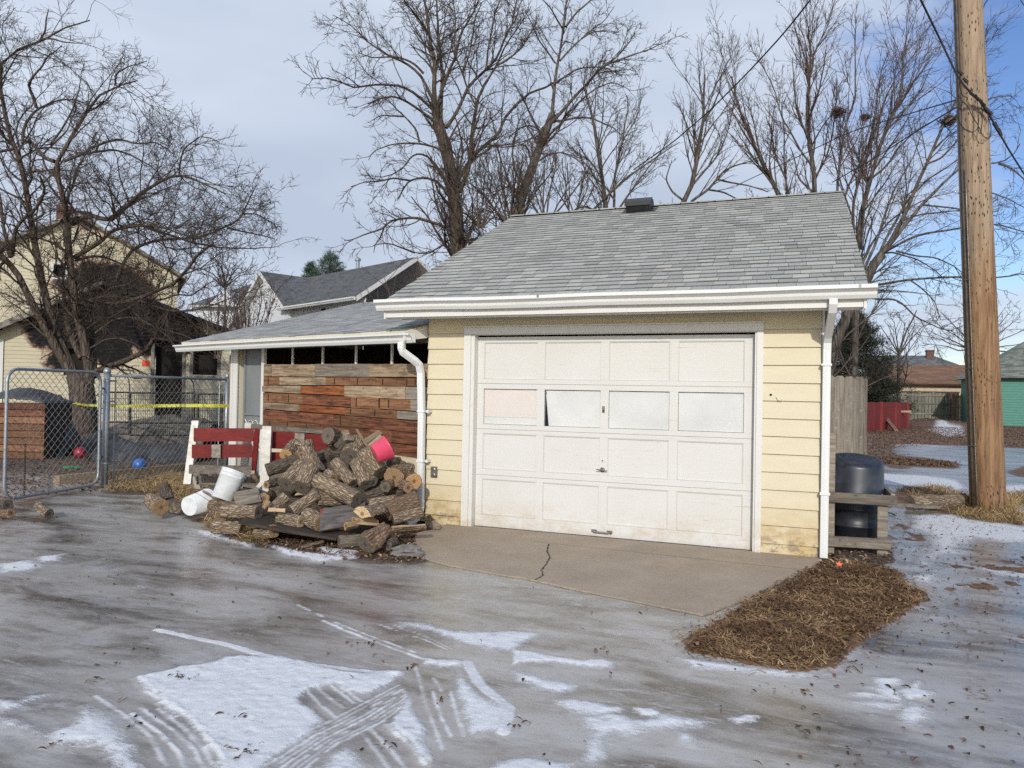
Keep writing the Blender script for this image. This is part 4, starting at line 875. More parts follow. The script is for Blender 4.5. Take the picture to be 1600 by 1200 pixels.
for a, b, c in (((1298,480),(1330,600),(1385,740)), ((1352,562),(1380,640),(1410,700)), ((1408,562),(1430,640),(1450,700)), ((1355,520),(1375,550),(1382,560)), ((1200,665),(1270,720),(1330,790)), ((1160,680),(1220,740),(1270,800)), ((1130,690),(1180,750),(1215,800)), ((1285,620),(1310,690),(1345,780)), ((955,555),(1000,600),(1050,640)), ((990,545),(1040,590),(1075,612)), ((1030,540),(1080,575),(1105,595)), ((1060,545),(1105,575),(1130,590))):
    RIB.append(seg(A_([a, b, c]), .009))
GRASS = wpoly([(1066,1022),(1085,992),(1120,975),(1170,945),(1215,918),(1250,900),(1285,885),(1310,880),(1345,886),(1400,893),(1418,915),(1452,935),(1425,955),(1400,975),(1365,990),(1345,1008),(1315,1030),(1300,1046),(1262,1052),(1215,1048),(1160,1040),(1110,1030)])
APRON = wpoly([(652,872),(700,884),(760,895),(820,905),(900,922),(980,938),(1050,952),(1100,962),(1160,940),(1220,912),(1277,885)])
APRON = np.vstack([APRON, [[3.56, .02], [-.30, .02], [-.36, -.66]]])
def inside(P, X, Y):
    c = np.zeros(X.shape, bool); n = len(P); j = n-1
    for i in range(n):
        xi, yi = P[i]; xj, yj = P[j]
        if yi != yj: c ^= ((yi > Y) != (yj > Y)) & (X < (xj-xi)*(Y-yi)/(yj-yi)+xi)
        j = i
    return c
def pdist(P, X, Y, closed=True):
    D = np.full(X.shape, 1e9); n = len(P)
    for i in range(n if closed else n-1):
        a = P[i]; b = P[(i+1) % n]; d = b-a; L2 = max(d@d, 1e-12); t = np.clip(((X-a[0])*d[0]+(Y-a[1])*d[1])/L2, 0, 1)
        D = np.minimum(D, np.hypot(X-a[0]-t*d[0], Y-a[1]-t*d[1]))
    return D
def vnoise(X, Y, s, seed=0):
    """smooth value noise, numpy"""
    rs = np.random.default_rng(seed); T = rs.random((256, 256)); x = X*s; y = Y*s; xi = np.floor(x).astype(int); yi = np.floor(y).astype(int); fx = x-xi; fy = y-yi
    fx = fx*fx*(3-2*fx); fy = fy*fy*(3-2*fy); g = lambda a, b: T[a % 256, b % 256]
    return (g(xi, yi)*(1-fx)+g(xi+1, yi)*fx)*(1-fy)+(g(xi, yi+1)*(1-fx)+g(xi+1, yi+1)*fx)*fy
def fbm(X, Y, s, o=4, seed=0):
    r = 0; a = .5; t = 0
    for i in range(o): r = r+a*vnoise(X, Y, s*2**i, seed+i); t += a; a *= .55
    return r/t
def masked(P, X, Y, edge, namp, nscale, seed):
    lo = P.min(0)-.3; hi = P.max(0)+.3; out = np.zeros(X.shape); m = (X > lo[0]) & (X < hi[0]) & (Y > lo[1]) & (Y < hi[1])
    if not m.any(): return out
    x, y = X[m], Y[m]; d = pdist(P, x, y); d = np.where(inside(P, x, y), d, -d)+(fbm(x, y, nscale, 4, seed)-.5)*namp
    out[m] = np.clip(d/edge+.5, 0, 1); return out
def axis(dense0, dense1, step, lo, hi, grow=1.06):
    a = list(np.arange(dense0, dense1, step)); s = step; x = a[0]; L_ = []
    while x > lo: s *= grow; x -= s; L_.append(x)
    s = step; x = a[-1]; R_ = []
    while x < hi: s *= grow; x += s; R_.append(x)
    return np.array(L_[::-1]+a+R_)
def axis2(segs, lo, hi, grow=1.07):
    a = []
    for s0_, s1_, st_ in segs: a += list(np.arange(s0_, s1_-1e-6, st_))
    s = segs[0][2]; x = a[0]; L_ = []
    while x > lo: s *= grow; x -= s; L_.append(x)
    s = segs[-1][2]; x = a[-1]; R_ = []
    while x < hi: s *= grow; x += s; R_.append(x)
    return np.array(L_[::-1]+a+R_)
gx_ = axis2([(-2.6, -.6, .03), (-.6, 2.9, .0085), (2.9, 4.7, .018)], -1200, 1200); gy_ = axis2([(-5.7, -3.5, .0085), (-3.5, -1.2, .018), (-1.2, .2, .03)], -40, 2500)
X, Y = np.meshgrid(gx_, gy_)
snow = np.zeros(X.shape)
for i, P in enumerate(SNOW): 
    far = P[:, 1].mean() > -1
    snow = np.maximum(snow, masked(P, X, Y, (.06, .12, .09)[i % 3] if not far else .3, .085 if not far else .3, 9 if not far else 3, 30+i))
haze_ = np.zeros(X.shape)
for i, P in enumerate(SNOW): haze_ = np.maximum(haze_, masked(P, X, Y, .55, .25, 4, 130+i))
near = (Y < 1) & (X > -4) & (X < 7)
rib = np.zeros(X.shape)
for i, (P, w_, h_) in enumerate(RIB):
    lo = P.min(0)-.1; hi = P.max(0)+.1; m = (X > lo[0]) & (X < hi[0]) & (Y > lo[1]) & (Y < hi[1])
    d = pdist(P, X[m], Y[m], False)+(fbm(X[m], Y[m], 40, 3, i)-.5)*.014
    brk_ = np.clip((fbm(X[m], Y[m], 12, 2, 70+i)-.30)*6, (.0 if w_ < .008 else .45) if w_ < .02 else .85, 1)
    ra_ = 1.0 if w_ > .011 else (.55+.45*((i*.618) % 1)); rib[m] = np.maximum(rib[m], np.clip((w_-d)/.007+.5, 0, 1)*brk_*ra_)
# tyre tread grooves pressed through the diagonal band
grass = masked(GRASS, X, Y, .05, .12, 7, 5)
# dry vegetation / leaf litter zones beyond the garage, and soil
def zone(pts, e, n, s, seed): return masked(wpoly(pts), X, Y, e, n, s, seed)
litter = zone([(1340,716),(1372,712),(1500,730),(1490,722),(1400,712),(1380,704),(1440,694),(1600,700),(1700,700),(1700,664),(1450,660),(1340,668)], .6, 3.2, .35, 81)
litter = np.maximum(litter, zone([(1370,714),(1400,712),(1490,722),(1488,730),(1400,730),(1366,724)], .3, .8, 1.1, 82))
litter = np.maximum(litter, zone([(1405,762),(1470,760),(1520,775),(1600,770),(1680,772),(1680,792),(1600,800),(1600,820),(1530,815),(1470,800),(1400,784)], .10, .35, 2.2, 83))
litter = np.maximum(litter, zone([(1560,735),(1600,730),(1700,735),(1700,745),(1600,748)], .3, .6, .6, 84))
soil = np.clip((1-np.abs(Y-.0)/.5), 0, 1)*0
soil = np.maximum(soil, zone([(230,792),(300,812),(340,830),(400,856),(470,868),(520,872),(560,880),(650,884),(730,868),(735,826),(660,800),(560,790),(400,770),(240,772)], .10, .18, 6, 90))
soil = np.maximum(soil, zone([(1270,905),(1285,850),(1300,830),(1395,850),(1400,880),(1340,890)], .06, .12, 7, 91))
soil = np.maximum(soil, zone([(165,772),(240,775),(300,790),(420,780),(420,740),(300,742),(180,756)], .15, .3, 4, 92))
yard = masked(np.array([[-60, 3.2], [-6.2, 3.2], [-6.1, .3], [-9, -2.5], [-60, -4]])[::-1], X, Y, .6, 1.0, .9, 93)*.85
yard *= np.clip((fbm(X, Y, .8, 3, 8)-.30)*4, 0, 1)
garden = masked(np.array([[-60, 1.0], [-6, 1.0], [-2, 6], [-2, 40], [-60, 40]]), X, Y, .5, .8, .7, 94)
soil = np.maximum(soil, np.maximum(yard, garden*.9))
rightside = np.clip((X-3.7)/1.2, 0, 1)*np.clip((Y+6)/2, 0, 1)*np.clip((6-Y)/3, 0, 1)
bits = np.clip((fbm(X*1.0, Y*.6, 2.6, 4, 60)-.52)*7, 0, 1)*rightside            # frosty leafy mixture along the alley edge
litter = np.maximum(litter, np.clip((fbm(X, Y*.7, 5, 4, 66)-.60)*9, 0, 1)*rightside)
snow = np.maximum(snow, bits*.75*(1-np.clip(litter, 0, 1)))
snow = snow*(1-grass); rib = rib*(1-grass)
apron = inside(APRON, X, Y)
# height
h = (fbm(X, Y, .35, 3, 3)-.5)*.03*np.clip((np.hypot(X-2, Y+2)-4)/6, 0, 1)
h += (fbm(X, Y*2.2, 4, 4, 12)-.5)*.006*near
lump = fbm(X, Y, 26, 3, 40)
sn_ = np.clip(snow, 0, 1)
h += sn_*(.004+.008*lump+.010*np.clip(fbm(X, Y, 3, 2, 44), 0, 1)) + rib*.0035*(.4+1.2*lump)
h += grass*(.012+.02*fbm(X, Y, 8, 3, 50)) + np.clip(soil, 0, 1)*.006*fbm(X, Y, 14, 3, 51)*near
h = np.where(apron | ((X > -.7) & (X < 3.7) & (Y > -.3) & (Y < 7)), -.05, h)
pile_ = np.exp(-(((X-gz(1455, 664)[0])/2.6)**2+((Y-gz(1455, 664)[1])/1.5)**2))       # leaf heap by the far fence
h = h+pile_*.75
mg = MB.__new__(MB)
me = bpy.data.meshes.new('ground'); ny, nx = X.shape
V = np.stack([X, Y, h], -1).reshape(-1, 3); idx = np.arange(nx*ny).reshape(ny, nx)
F_ = np.stack([idx[:-1, :-1], idx[:-1, 1:], idx[1:, 1:], idx[1:, :-1]], -1).reshape(-1, 4)
me.vertices.add(len(V)); me.vertices.foreach_set('co', V.ravel()); me.loops.add(F_.size); me.loops.foreach_set('vertex_index', F_.ravel())
me.polygons.add(len(F_)); me.polygons.foreach_set('loop_start', np.arange(0, F_.size, 4)); me.polygons.foreach_set('loop_total', np.full(len(F_), 4)); me.polygons.foreach_set('use_smooth', np.ones(len(F_), bool)); me.update(); me.validate()
for nm, arr in (('snow', sn_), ('rib', rib), ('haze', haze_), ('litter', np.maximum(litter, grass)), ('soil', soil)):
    at_ = me.attributes.new(nm, 'FLOAT', 'POINT'); at_.data.foreach_set('value', np.clip(arr, 0, 1).ravel().astype(np.float32))
k = NT('icy_ground')
sn = k.attr('snow').outputs['Fac']; lt = k.attr('litter').outputs['Fac']; so_ = k.attr('soil').outputs['Fac']
rz = (0, 0, R2(-24))
cloud = k.noise((.9, 2.0, 1), detail=6, rough=.6, dist=.5); streak = k.noise(1, vec=k.mapv((1.1, 3.4, 1), rot=(0, 0, R2(24))), detail=7, rough=.62, dist=.8); fine = k.noise((26, 60, 20), detail=5, rough=.7); big = k.noise((.25, .25, 1), detail=3)
grain = k.noise((260, 260, 60), detail=2)
ice = k.mix(k.ramp(cloud, .36, .60, smooth=True), (.115, .094, .074), (.350, .322, .292))
ice = k.mix(k.ramp(streak, .44, .66, 0, .7), ice, (.46, .45, .44))
ice = k.mix(k.ramp(streak, .46, .32, 0, .6), ice, (.075, .066, .058))
ice = k.mix(k.ramp(big, .5, .7, 0, .4), ice, (.125, .112, .090))
ice = k.mix(k.ramp(fine, .58, .72, 0, .55), ice, (.07, .058, .046)); ice = k.mix(k.ramp(fine, .42, .30, 0, .35), ice, (.45, .46, .48))
mott = k.noise((7, 11, 5), detail=7, rough=.7); ice = k.mix(k.ramp(mott, .55, .70, 0, .5), ice, (.42, .43, .45)); ice = k.mix(k.ramp(mott, .44, .32, 0, .4), ice, (.10, .088, .075))
hz = k.math('MULTIPLY', k.attr('haze').outputs['Fac'], k.ramp(k.noise((3, 5, 2), detail=6, rough=.65), .38, .62)); ice = k.mix(k.math('MULTIPLY', hz, .75), ice, (.52, .52, .53))
frost = k.ramp(k.noise(1, vec=k.mapv((2.2, 7, 3), rot=(0, 0, R2(24))), detail=9, rough=.74, dist=.6), .585, .64)
scr = k.noise(1, vec=k.mapv((2.0, 46, 3), rot=(0, 0, R2(-38))), detail=4, rough=.6); ice = k.mix(k.math('MULTIPLY', k.ramp(scr, .62, .68), k.ramp(mott, .45, .6, .1, .6)), ice, (.50, .50, .50))
flk = k.noise((15, 28, 8), detail=5, rough=.75); ice = k.mix(k.ramp(flk, .62, .67, 0, .6), ice, (.52, .52, .52)); ice = k.mix(k.ramp(flk, .37, .32, 0, .55), ice, (.050, .040, .031))
ice = k.mix(k.math('MULTIPLY', frost, .55), ice, (.50, .51, .53))
snowc = k.mix(k.ramp(grain, .3, .7), (.80, .81, .82), (.62, .635, .66)); snowc = k.mix(k.ramp(mott, .50, .68, 0, .45), snowc, (.55, .55, .56))
lf = k.n('ShaderNodeTexVoronoi'); lf.inputs['Scale'].default_value = 1; k.l(k.mapv((16, 26, 10)), lf.inputs['Vector'])
ls = k.n('ShaderNodeSeparateColor'); k.l(lf.outputs['Color'], ls.inputs[0])
litc = k.mix(ls.outputs[0], (.21, .115, .060), (.09, .050, .028)); litc = k.mix(k.ramp(ls.outputs[1], .7, .9, 0, .8), litc, (.30, .19, .11)); litc = k.mix(k.ramp(fine, .35, .6, .35, 0), litc, (.035, .024, .016))
soc = k.mix(k.ramp(fine, .35, .65), (.135, .098, .070), (.060, .044, .033)); soc = k.mix(k.ramp(streak, .52, .66, 0, .7), soc, (.16, .13, .10))
def edge(a, lo=.35, hi=.65, amp=.5): return k.ramp(k.math('ADD', a, k.ramp(fine, .3, .7, -amp/2, amp/2)), lo, hi)
c = k.mix(edge(so_, .35, .7), ice, soc); c = k.mix(edge(lt, .4, .6), c, litc); hole_ = k.ramp(mott, .60, .68, 0, .55); sm_ = k.math('MAXIMUM', k.math('SUBTRACT', k.ramp(k.math('ADD', sn, k.math('ADD', k.ramp(fine, .3, .7, -.26, .26), k.ramp(grain, .3, .7, -.22, .22))), .34, .80), hole_), k.math('MULTIPLY', k.attr('rib').outputs['Fac'], .95)); c = k.mix(sm_, c, snowc)
rough = k.ramp(cloud, .35, .65, .10, .34); rough = k.math('ADD', rough, k.ramp(fine, .3, .7, -.05, .12))
dry = k.math('MAXIMUM', k.math('MAXIMUM', edge(so_, .35, .7), edge(lt, .4, .6)), sm_); rough = k.math('MAXIMUM', rough, k.math('MULTIPLY', dry, .85))
k.set(c, rough, 0, .5)
hb = k.math('ADD', k.math('MULTIPLY', streak, .35), k.math('MULTIPLY', fine, .22)); hb = k.math('ADD', hb, k.math('MULTIPLY', k.math('MULTIPLY', dry, ls.outputs[2]), .5)); hb = k.math('ADD', hb, k.math('MULTIPLY', k.math('MULTIPLY', sm_, grain), .35))
k.bump(hb, .55, .012)
me.materials.append(k.m); go = bpy.data.objects.new('ground', me); COL.objects.link(go); tag(go, kind='structure')
def gh(x, y):
    i = np.clip(np.searchsorted(gy_, y), 1, ny-1); j = np.clip(np.searchsorted(gx_, x), 1, nx-1); return h[i, j]
# concrete apron with a chipped front edge, joint line and crack
ap = MB(); P = []
for i in range(len(APRON)):
    a = APRON[i]; b = APRON[(i+1) % len(APRON)]; n = max(1, int(np.hypot(*(b-a))/.05)) if i < 11 else 1
    for j in range(n): q = a+(b-a)*j/n; P.append((q[0]+random.uniform(-.008, .008)*(i < 11), q[1]+random.uniform(-.010, .010)*(i < 11)))
ap.hexa([(x, y, -.06) for x, y in P], [(x, y, .009) for x, y in P]); apo = ap.build('concrete_apron', M['concrete']); tag(apo, kind='structure')
# make the slab winding safe
import bmesh
bm = bmesh.new(); bm.from_mesh(apo.data); bmesh.ops.recalc_face_normals(bm, faces=bm.faces); bm.to_mesh(apo.data); bm.free()
kc = MB(); pts = [gz(857, 852, .0)]
for (x, y) in ((855, 864), (859, 872), (853, 884), (846, 893), (849, 901), (836, 908)): pts.append(gz(x, y, 0))
for i in range(len(pts)-1):
    a, b = pts[i], pts[i+1]
    for j in range(5):
        p = a+(b-a)*j/5; q = a+(b-a)*(j+1)/5; w0 = random.uniform(.003, .009); o_ = random.uniform(-.008, .008)
        kc.add([(p[0]-w0+o_, p[1], .0125), (p[0]+w0+o_, p[1], .0125), (q[0]+w0, q[1], .0125), (q[0]-w0, q[1], .0125)], [(0, 1, 2, 3)], 0)
for (ya, yb) in ((-.50, -.62),):
    n = 40
    for j in range(n):
        x0_ = .9+2.6*j/n; x1_ = .9+2.6*(j+1)/n; y0_ = ya+(yb-ya)*j/n+.004*math.sin(j*1.7); y1_ = ya+(yb-ya)*(j+1)/n+.004*math.sin((j+1)*1.7)
        kc.add([(x0_, y0_-.0025, .0125), (x1_, y1_-.0025, .0125), (x1_, y1_+.0015, .0125), (x0_, y0_+.0015, .0125)], [(0, 1, 2, 3)], 0)
M['crack'] = simple('crack_dirt', (.05, .04, .03), None, 30, .9, 0, 0)
kco = kc.build('apron_cracks', M['crack']); tag(kco, kind='structure')
# ---- blades, leaves and chips as stuff
def scatter_mesh(name, P, L, Wd, ang, tilt, colr, mats, curl=.0, seg_=2):
    """many thin leaf or blade strips, vectorised; P (n,3)"""
    n = len(P); d = np.stack([np.cos(ang)*np.cos(tilt), np.sin(ang)*np.cos(tilt), np.sin(tilt)], -1); s = np.stack([-np.sin(ang), np.cos(ang), RNG.uniform(-.4, .4, n)], -1)
    rows_ = []
    for i in range(seg_+1):
        t = i/seg_; w = Wd*(1-t**2*.85) if curl < .5 else Wd*np.sin(math.pi*(.15+.8*t)); z = np.zeros((n, 3)); z[:, 2] = curl*L*(t*(1-t))*1.6-(L*t*t*.25*(tilt > .4))
        c = P+d*(L*t)[:, None]+z
        if curl >= .5: c[:, 2] += .0
        rows_ += [c-s*w[:, None]/2, c+s*w[:, None]/2]
    V = np.stack(rows_, 1).reshape(-1, 3); k2 = 2*(seg_+1); base = (np.arange(n)*k2)[:, None]
    F = np.concatenate([base+np.array([[2*i, 2*i+1, 2*i+3, 2*i+2]]) for i in range(seg_)], 1).reshape(-1, 4)
    me = bpy.data.meshes.new(name); me.vertices.add(len(V)); me.vertices.foreach_set('co', V.ravel()); me.loops.add(F.size); me.loops.foreach_set('vertex_index', F.ravel())
    me.polygons.add(len(F)); me.polygons.foreach_set('loop_start', np.arange(0, F.size, 4)); me.polygons.foreach_set('loop_total', np.full(len(F), 4)); me.update()
    a = me.attributes.new('tint', 'FLOAT', 'FACE'); a.data.foreach_set('value', np.repeat(colr, seg_).astype(np.float32))
    me.materials.append(mats); o = bpy.data.objects.new(name, me); COL.objects.link(o); return o
def tintmat(name, stops, rough=.85):
    k = NT(name); r = k.n('ShaderNodeValToRGB'); r.color_ramp.interpolation = 'LINEAR'; k.l(k.tint(), r.inputs[0]); els = r.color_ramp.elements
    for i, (p, c) in enumerate(stops):
        e = els[i] if i < 2 else els.new(p); e.position = p; e.color = (*c, 1)
    k.set(r.outputs[0], rough, 0, .2); return k.m
M['dry_grass'] = tintmat('dry_grass_blade', [(0, (.060, .036, .022)), (1, (.46, .32, .17)), (.45, (.19, .110, .055)), (.75, (.31, .19, .095))])
M['straw'] = tintmat('straw_blade', [(0, (.16, .095, .045)), (1, (.58, .43, .22)), (.5, (.36, .25, .12))])
M['leaf'] = tintmat('dead_leaf', [(0, (.040, .023, .015)), (1, (.25, .155, .09)), (.5, (.115, .062, .034))])
M['chip'] = tintmat('bark_chips', [(0, (.05, .032, .022)), (1, (.55, .40, .24)), (.6, (.17, .10, .06)), (.85, (.30, .18, .10))])
def pts_in(P, n, jitter=.0):
    lo = P.min(0); hi = P.max(0); out = []
    while len(out) < n:
        q = RNG.uniform(lo, hi, (n*2, 2)); m = inside(P, q[:, 0], q[:, 1]); out += list(q[m])
    q = np.array(out[:n]); return q+RNG.normal(0, jitter, q.shape)
def strew(name, q, Lr, Wr, tr, mat, label, cat, zoff=.0, curl=.1, cpow=1.0, seg_=2, cl=None, kind='stuff', zr=0):
    n = len(q); z = gh(q[:, 0], q[:, 1])+zoff+RNG.uniform(0, 1, n)*zr; P = np.column_stack([q, z])
    c = RNG.random(n)**cpow
    if cl is not None: c = np.clip(c*.6+cl*.6, 0, 1)
    o = scatter_mesh(name, P, RNG.uniform(*Lr, n), RNG.uniform(*Wr, n), RNG.uniform(0, 6.28, n), RNG.uniform(*tr, n), c, mat, curl, seg_); return tag(o, label, cat, None, kind)
q = np.vstack([pts_in(GRASS, 30000, .02), pts_in(GRASS, 3200, .12)]); dd_ = pdist(GRASS, q[:, 0], q[:, 1]); q = q[(RNG.random(len(q)) < np.clip(.22+dd_*7, 0, 1)) & (fbm(q[:, 0], q[:, 1], 9, 3, 77) > RNG.uniform(.22, .5, len(q)))]; cl = np.clip((fbm(q[:, 0], q[:, 1], 6, 3, 4)-.3)*2.2, 0, 1)
strew('dry_grass', q, (.02, .09), (.0025, .009), (-.2, .5), M['dry_grass'], 'patch of flattened brown dry grass beside the concrete apron', 'grass', .0, .15, 1.2, 3, cl, zr=.018)
strew('grass_leaves', pts_in(GRASS, 900, .05), (.02, .05), (.012, .026), (-.3, .6), M['leaf'], 'dead leaves caught in the dry grass patch', 'leaves', .015, .55, 1, 3, zr=.02)
q = np.vstack([pts_in(wpoly([(1500,800),(1600,806),(1600,818),(1540,818),(1495,806)]), 2600, .05), pts_in(wpoly([(1408,765),(1470,762),(1512,775),(1505,790),(1440,786)]), 2600, .06), pts_in(wpoly([(1560,775),(1600,770),(1660,775),(1660,800),(1590,800)]), 2200, .05)])
strew('pole_grass', q, (.06, .20), (.004, .009), (-.1, .9), M['straw'], 'tufts of dry straw coloured grass around the foot of the utility pole and the timber', 'grass', 0, .1, 1, 3, zr=.03)
a_ = RNG.uniform(0, 6.28, 700); q = np.column_stack([5.86+np.cos(a_)*RNG.uniform(.12, .30, 700), 4.22+np.sin(a_)*RNG.uniform(.12, .25, 700)])
strew('tall_dry_grass', q, (.15, .42), (.003, .006), (.7, 1.45), M['straw'], 'upright wisps of pale dry grass against the base of the utility pole', 'grass')
q = np.vstack([pts_in(wpoly([(165,768),(240,772),(300,788),(330,760),(250,745),(180,752)]), 3600, .08), pts_in(wpoly([(236,770),(300,775),(305,755),(270,742),(240,752)]), 3000, .04), pts_in(wpoly([(330,832),(385,832),(395,815),(330,812)]), 1800, .04), pts_in(wpoly([(378,850),(418,848),(440,832),(400,832)]), 1200, .03)])
strew('straw', q, (.07, .24), (.003, .008), (-.1, .7), M['straw'], 'loose straw strewn below the chain link fence and the left end of the woodpile', 'straw', 0, .12, .9, 3, zr=.05)
# leaves: sparse on the drive, dense in the litter zones
def zone_pts(pts, n, j=0): return pts_in(wpoly(pts), n, j)
clp = [(150,1066),(285,1058),(290,1062),(375,1125),(385,1175),(388,1180),(592,1168),(690,1098),(640,1042),(520,1020),(320,1012),(222,1014),(170,1037),(222,1126),(95,1165),(548,1006),(575,1008),(1210,885),(1250,1080),(1255,1083),(1270,1143),(815,1133),(850,1190),(1345,1190),(1350,1184),(1580,1145),(1400,1085),(945,1018)]
qc_ = np.concatenate([np.array(gz(x, y)[:2])[None]+RNG.normal(0, .030, (int(RNG.integers(2, 8)), 2)) for x, y in clp])
ql = np.vstack([qc_, RNG.uniform((-2.6, -5.6), (4.4, -.4), (120, 2)), zone_pts([(1200,900),(1600,860),(1600,1200),(1150,1200)], 260), zone_pts([(1400,790),(1600,830),(1600,1000),(1480,1000),(1400,860)], 500), zone_pts([(0,800),(240,790),(560,900),(400,1000),(0,950)], 110)])
cm = inside(APRON, ql[:, 0], ql[:, 1]) & (RNG.random(len(ql)) < .8); ql = ql[~cm]
strew('fallen_leaves', ql, (.008, .042), (.005, .018), (-.15, .3), M['leaf'], 'brown leaves and twigs scattered over the icy drive', 'leaves', .004, .55, 1.6, 3)
qf = np.vstack([zone_pts([(1345,716),(1372,712),(1490,722),(1400,712),(1380,704),(1440,694),(1600,700),(1700,700),(1700,668),(1450,664),(1345,672)], 17000, .2), zone_pts([(1370,714),(1490,722),(1488,730),(1366,724)], 1800, .1)])
strew('leaf_litter', qf, (.03, .08), (.025, .055), (-.3, .8), M['leaf'], 'carpet of brown leaves over the far yard behind the garage', 'leaves', .005, .55, .7, 2)
qh = np.array(gz(1455, 664)[:2])+RNG.normal(0, 1, (2600, 2))*np.array([1.6, 1.0])
strew('leaf_heap', qh, (.06, .14), (.04, .10), (-.3, .9), M['leaf'], 'heap of dark leaves in front of the far plank fence', 'leaves', .01, .55, .9, 2)
qc = np.vstack([zone_pts([(330,838),(420,858),(560,878),(650,882),(735,862),(735,826),(660,815),(560,840),(400,830)], 3400, .05), zone_pts([(640,850),(735,850),(735,826),(670,826)], 800, .05), zone_pts([(1270,905),(1285,850),(1395,850),(1400,880),(1340,890)], 500, .04)])
strew('bark_chips', qc, (.015, .07), (.006, .025), (-.2, .6), M['chip'], 'wood chips and torn bark around the foot of the woodpile', 'wood chips', .004, .3, 1.1, 2, zr=.02)
qy = np.vstack([zone_pts([(0,700),(350,700),(350,745),(170,765),(0,780)], 2600, .1), zone_pts([(0,690),(350,690),(330,700),(0,705)], 600, .1)])
strew('yard_leaves', qy, (.03, .08), (.02, .05), (-.3, .6), M['leaf'], 'dead leaves trodden into the muddy yard behind the chain link fence', 'leaves', .003, .5, .9, 2)
# ================================================================== BARE TREES
def unit(v): return v/np.maximum(np.linalg.norm(v, axis=-1, keepdims=True), 1e-9)
def tubes(P, R, n):
    """P (N,k,3), R (N,k) -> verts, faces for N tapering tubes"""
    N_, k = P.shape[:2]; T = np.empty_like(P); T[:, 1:-1] = P[:, 2:]-P[:, :-2]; T[:, 0] = P[:, 1]-P[:, 0]; T[:, -1] = P[:, -1]-P[:, -2]; T = unit(T)
    ref = np.tile(np.array([.31, .17, .93]), (N_, 1)); bad = np.abs((T[:, 0]*ref).sum(-1)) > .93; ref[bad] = (1, 0, 0)
    u = unit(np.cross(T, ref[:, None, :])); w = np.cross(T, u); a = 2*math.pi*np.arange(n)/n
    V = P[:, :, None, :]+R[:, :, None, None]*(u[:, :, None, :]*np.cos(a)[None, None, :, None]+w[:, :, None, :]*np.sin(a)[None, None, :, None])
    V = V.reshape(-1, 3); i = np.arange(k-1)[:, None]; j = np.arange(n)[None]; q = np.stack([i*n+j, i*n+(j+1) % n, (i+1)*n+(j+1) % n, (i+1)*n+j], -1).reshape(-1, 4)
    F = (np.arange(N_)[:, None, None]*(k*n)+q[None]).reshape(-1, 4); return V, F
def resample(pts, rad, k):
    pts = np.array(pts, float); rad = np.array(rad, float); s = np.r_[0, np.cumsum(np.linalg.norm(np.diff(pts, axis=0), axis=1))]; s /= s[-1]
    t = np.linspace(0, 1, k)
    # Catmull-Rom like smoothing by dense interpolation then averaging
    td = np.linspace(0, 1, k*4); D = np.stack([np.interp(td, s, pts[:, i]) for i in range(3)], -1); m_ = max(1, (k*4)//(len(pts)*3)); 
    ker = np.ones(2*m_+1)/(2*m_+1); Dp = np.pad(D, ((m_, m_), (0, 0)), 'edge'); 
    for q in range(m_): Dp[q] = 2*D[0]-D[m_-q]; Dp[-1-q] = 2*D[-1]-D[-1-(m_-q)]
    D = np.stack([np.convolve(Dp[:, i], ker, 'valid') for i in range(3)], -1)
    return np.stack([np.interp(t, td, D[:, i]) for i in range(3)], -1), np.interp(t, s, rad)
def sprout(P, R, dens, lratio, ang, rng, wob, lift, k, r0, rmin, tmin=.12, lmax=9, lmin=.12, rr=.55, side=None, lenabs=None):
    """children on parents P (N,k0,3)"""
    N_, k0 = P.shape[:2]; Ls = np.linalg.norm(np.diff(P, axis=1), axis=-1).sum(1)
    cnt = rng.poisson(np.clip(dens*Ls*(1-tmin), .0, 60)); cnt = np.maximum(cnt, (Ls > .3)*1); pi = np.repeat(np.arange(N_), cnt); n = len(pi)
    if n == 0: return P[:0, :k], R[:0, :k]
    t = tmin+(1-tmin)*rng.random(n)**.85; x = t*(k0-1); i = np.minimum(x.astype(int), k0-2); f = (x-i)[:, None]
    S_ = P[pi, i]*(1-f)+P[pi, i+1]*f; T = unit(P[pi, i+1]-P[pi, i]); pr_ = R[pi, i]*(1-f[:, 0])+R[pi, i+1]*f[:, 0]
    rv = unit(rng.normal(size=(n, 3))); perp = unit(np.cross(T, rv)); a = rng.uniform(*ang, n)[:, None]; D = T*np.cos(a)+perp*np.sin(a)
    D = unit(D+np.array([0, 0, lift]))
    Ln = (lenabs if lenabs else Ls[pi]*lratio)*rng.uniform(.45, 1.25, n)*(1.15-.75*t)
    Ln = np.clip(Ln, lmin, lmax); st = (Ln/(k-1))[:, None]; Q = np.empty((n, k, 3)); Q[:, 0] = S_; bendv = rng.normal(size=(n, 3))*wob*.5
    for j in range(1, k):
        D = unit(D+rng.normal(size=(n, 3))*wob+bendv*.4+np.array([0, 0, lift*.35])); Q[:, j] = Q[:, j-1]+D*st
    rb = np.clip(pr_*rr, rmin, r0); taper = np.linspace(1, .28, k)[None]; return Q, np.maximum(rb[:, None]*taper, rmin*.6)
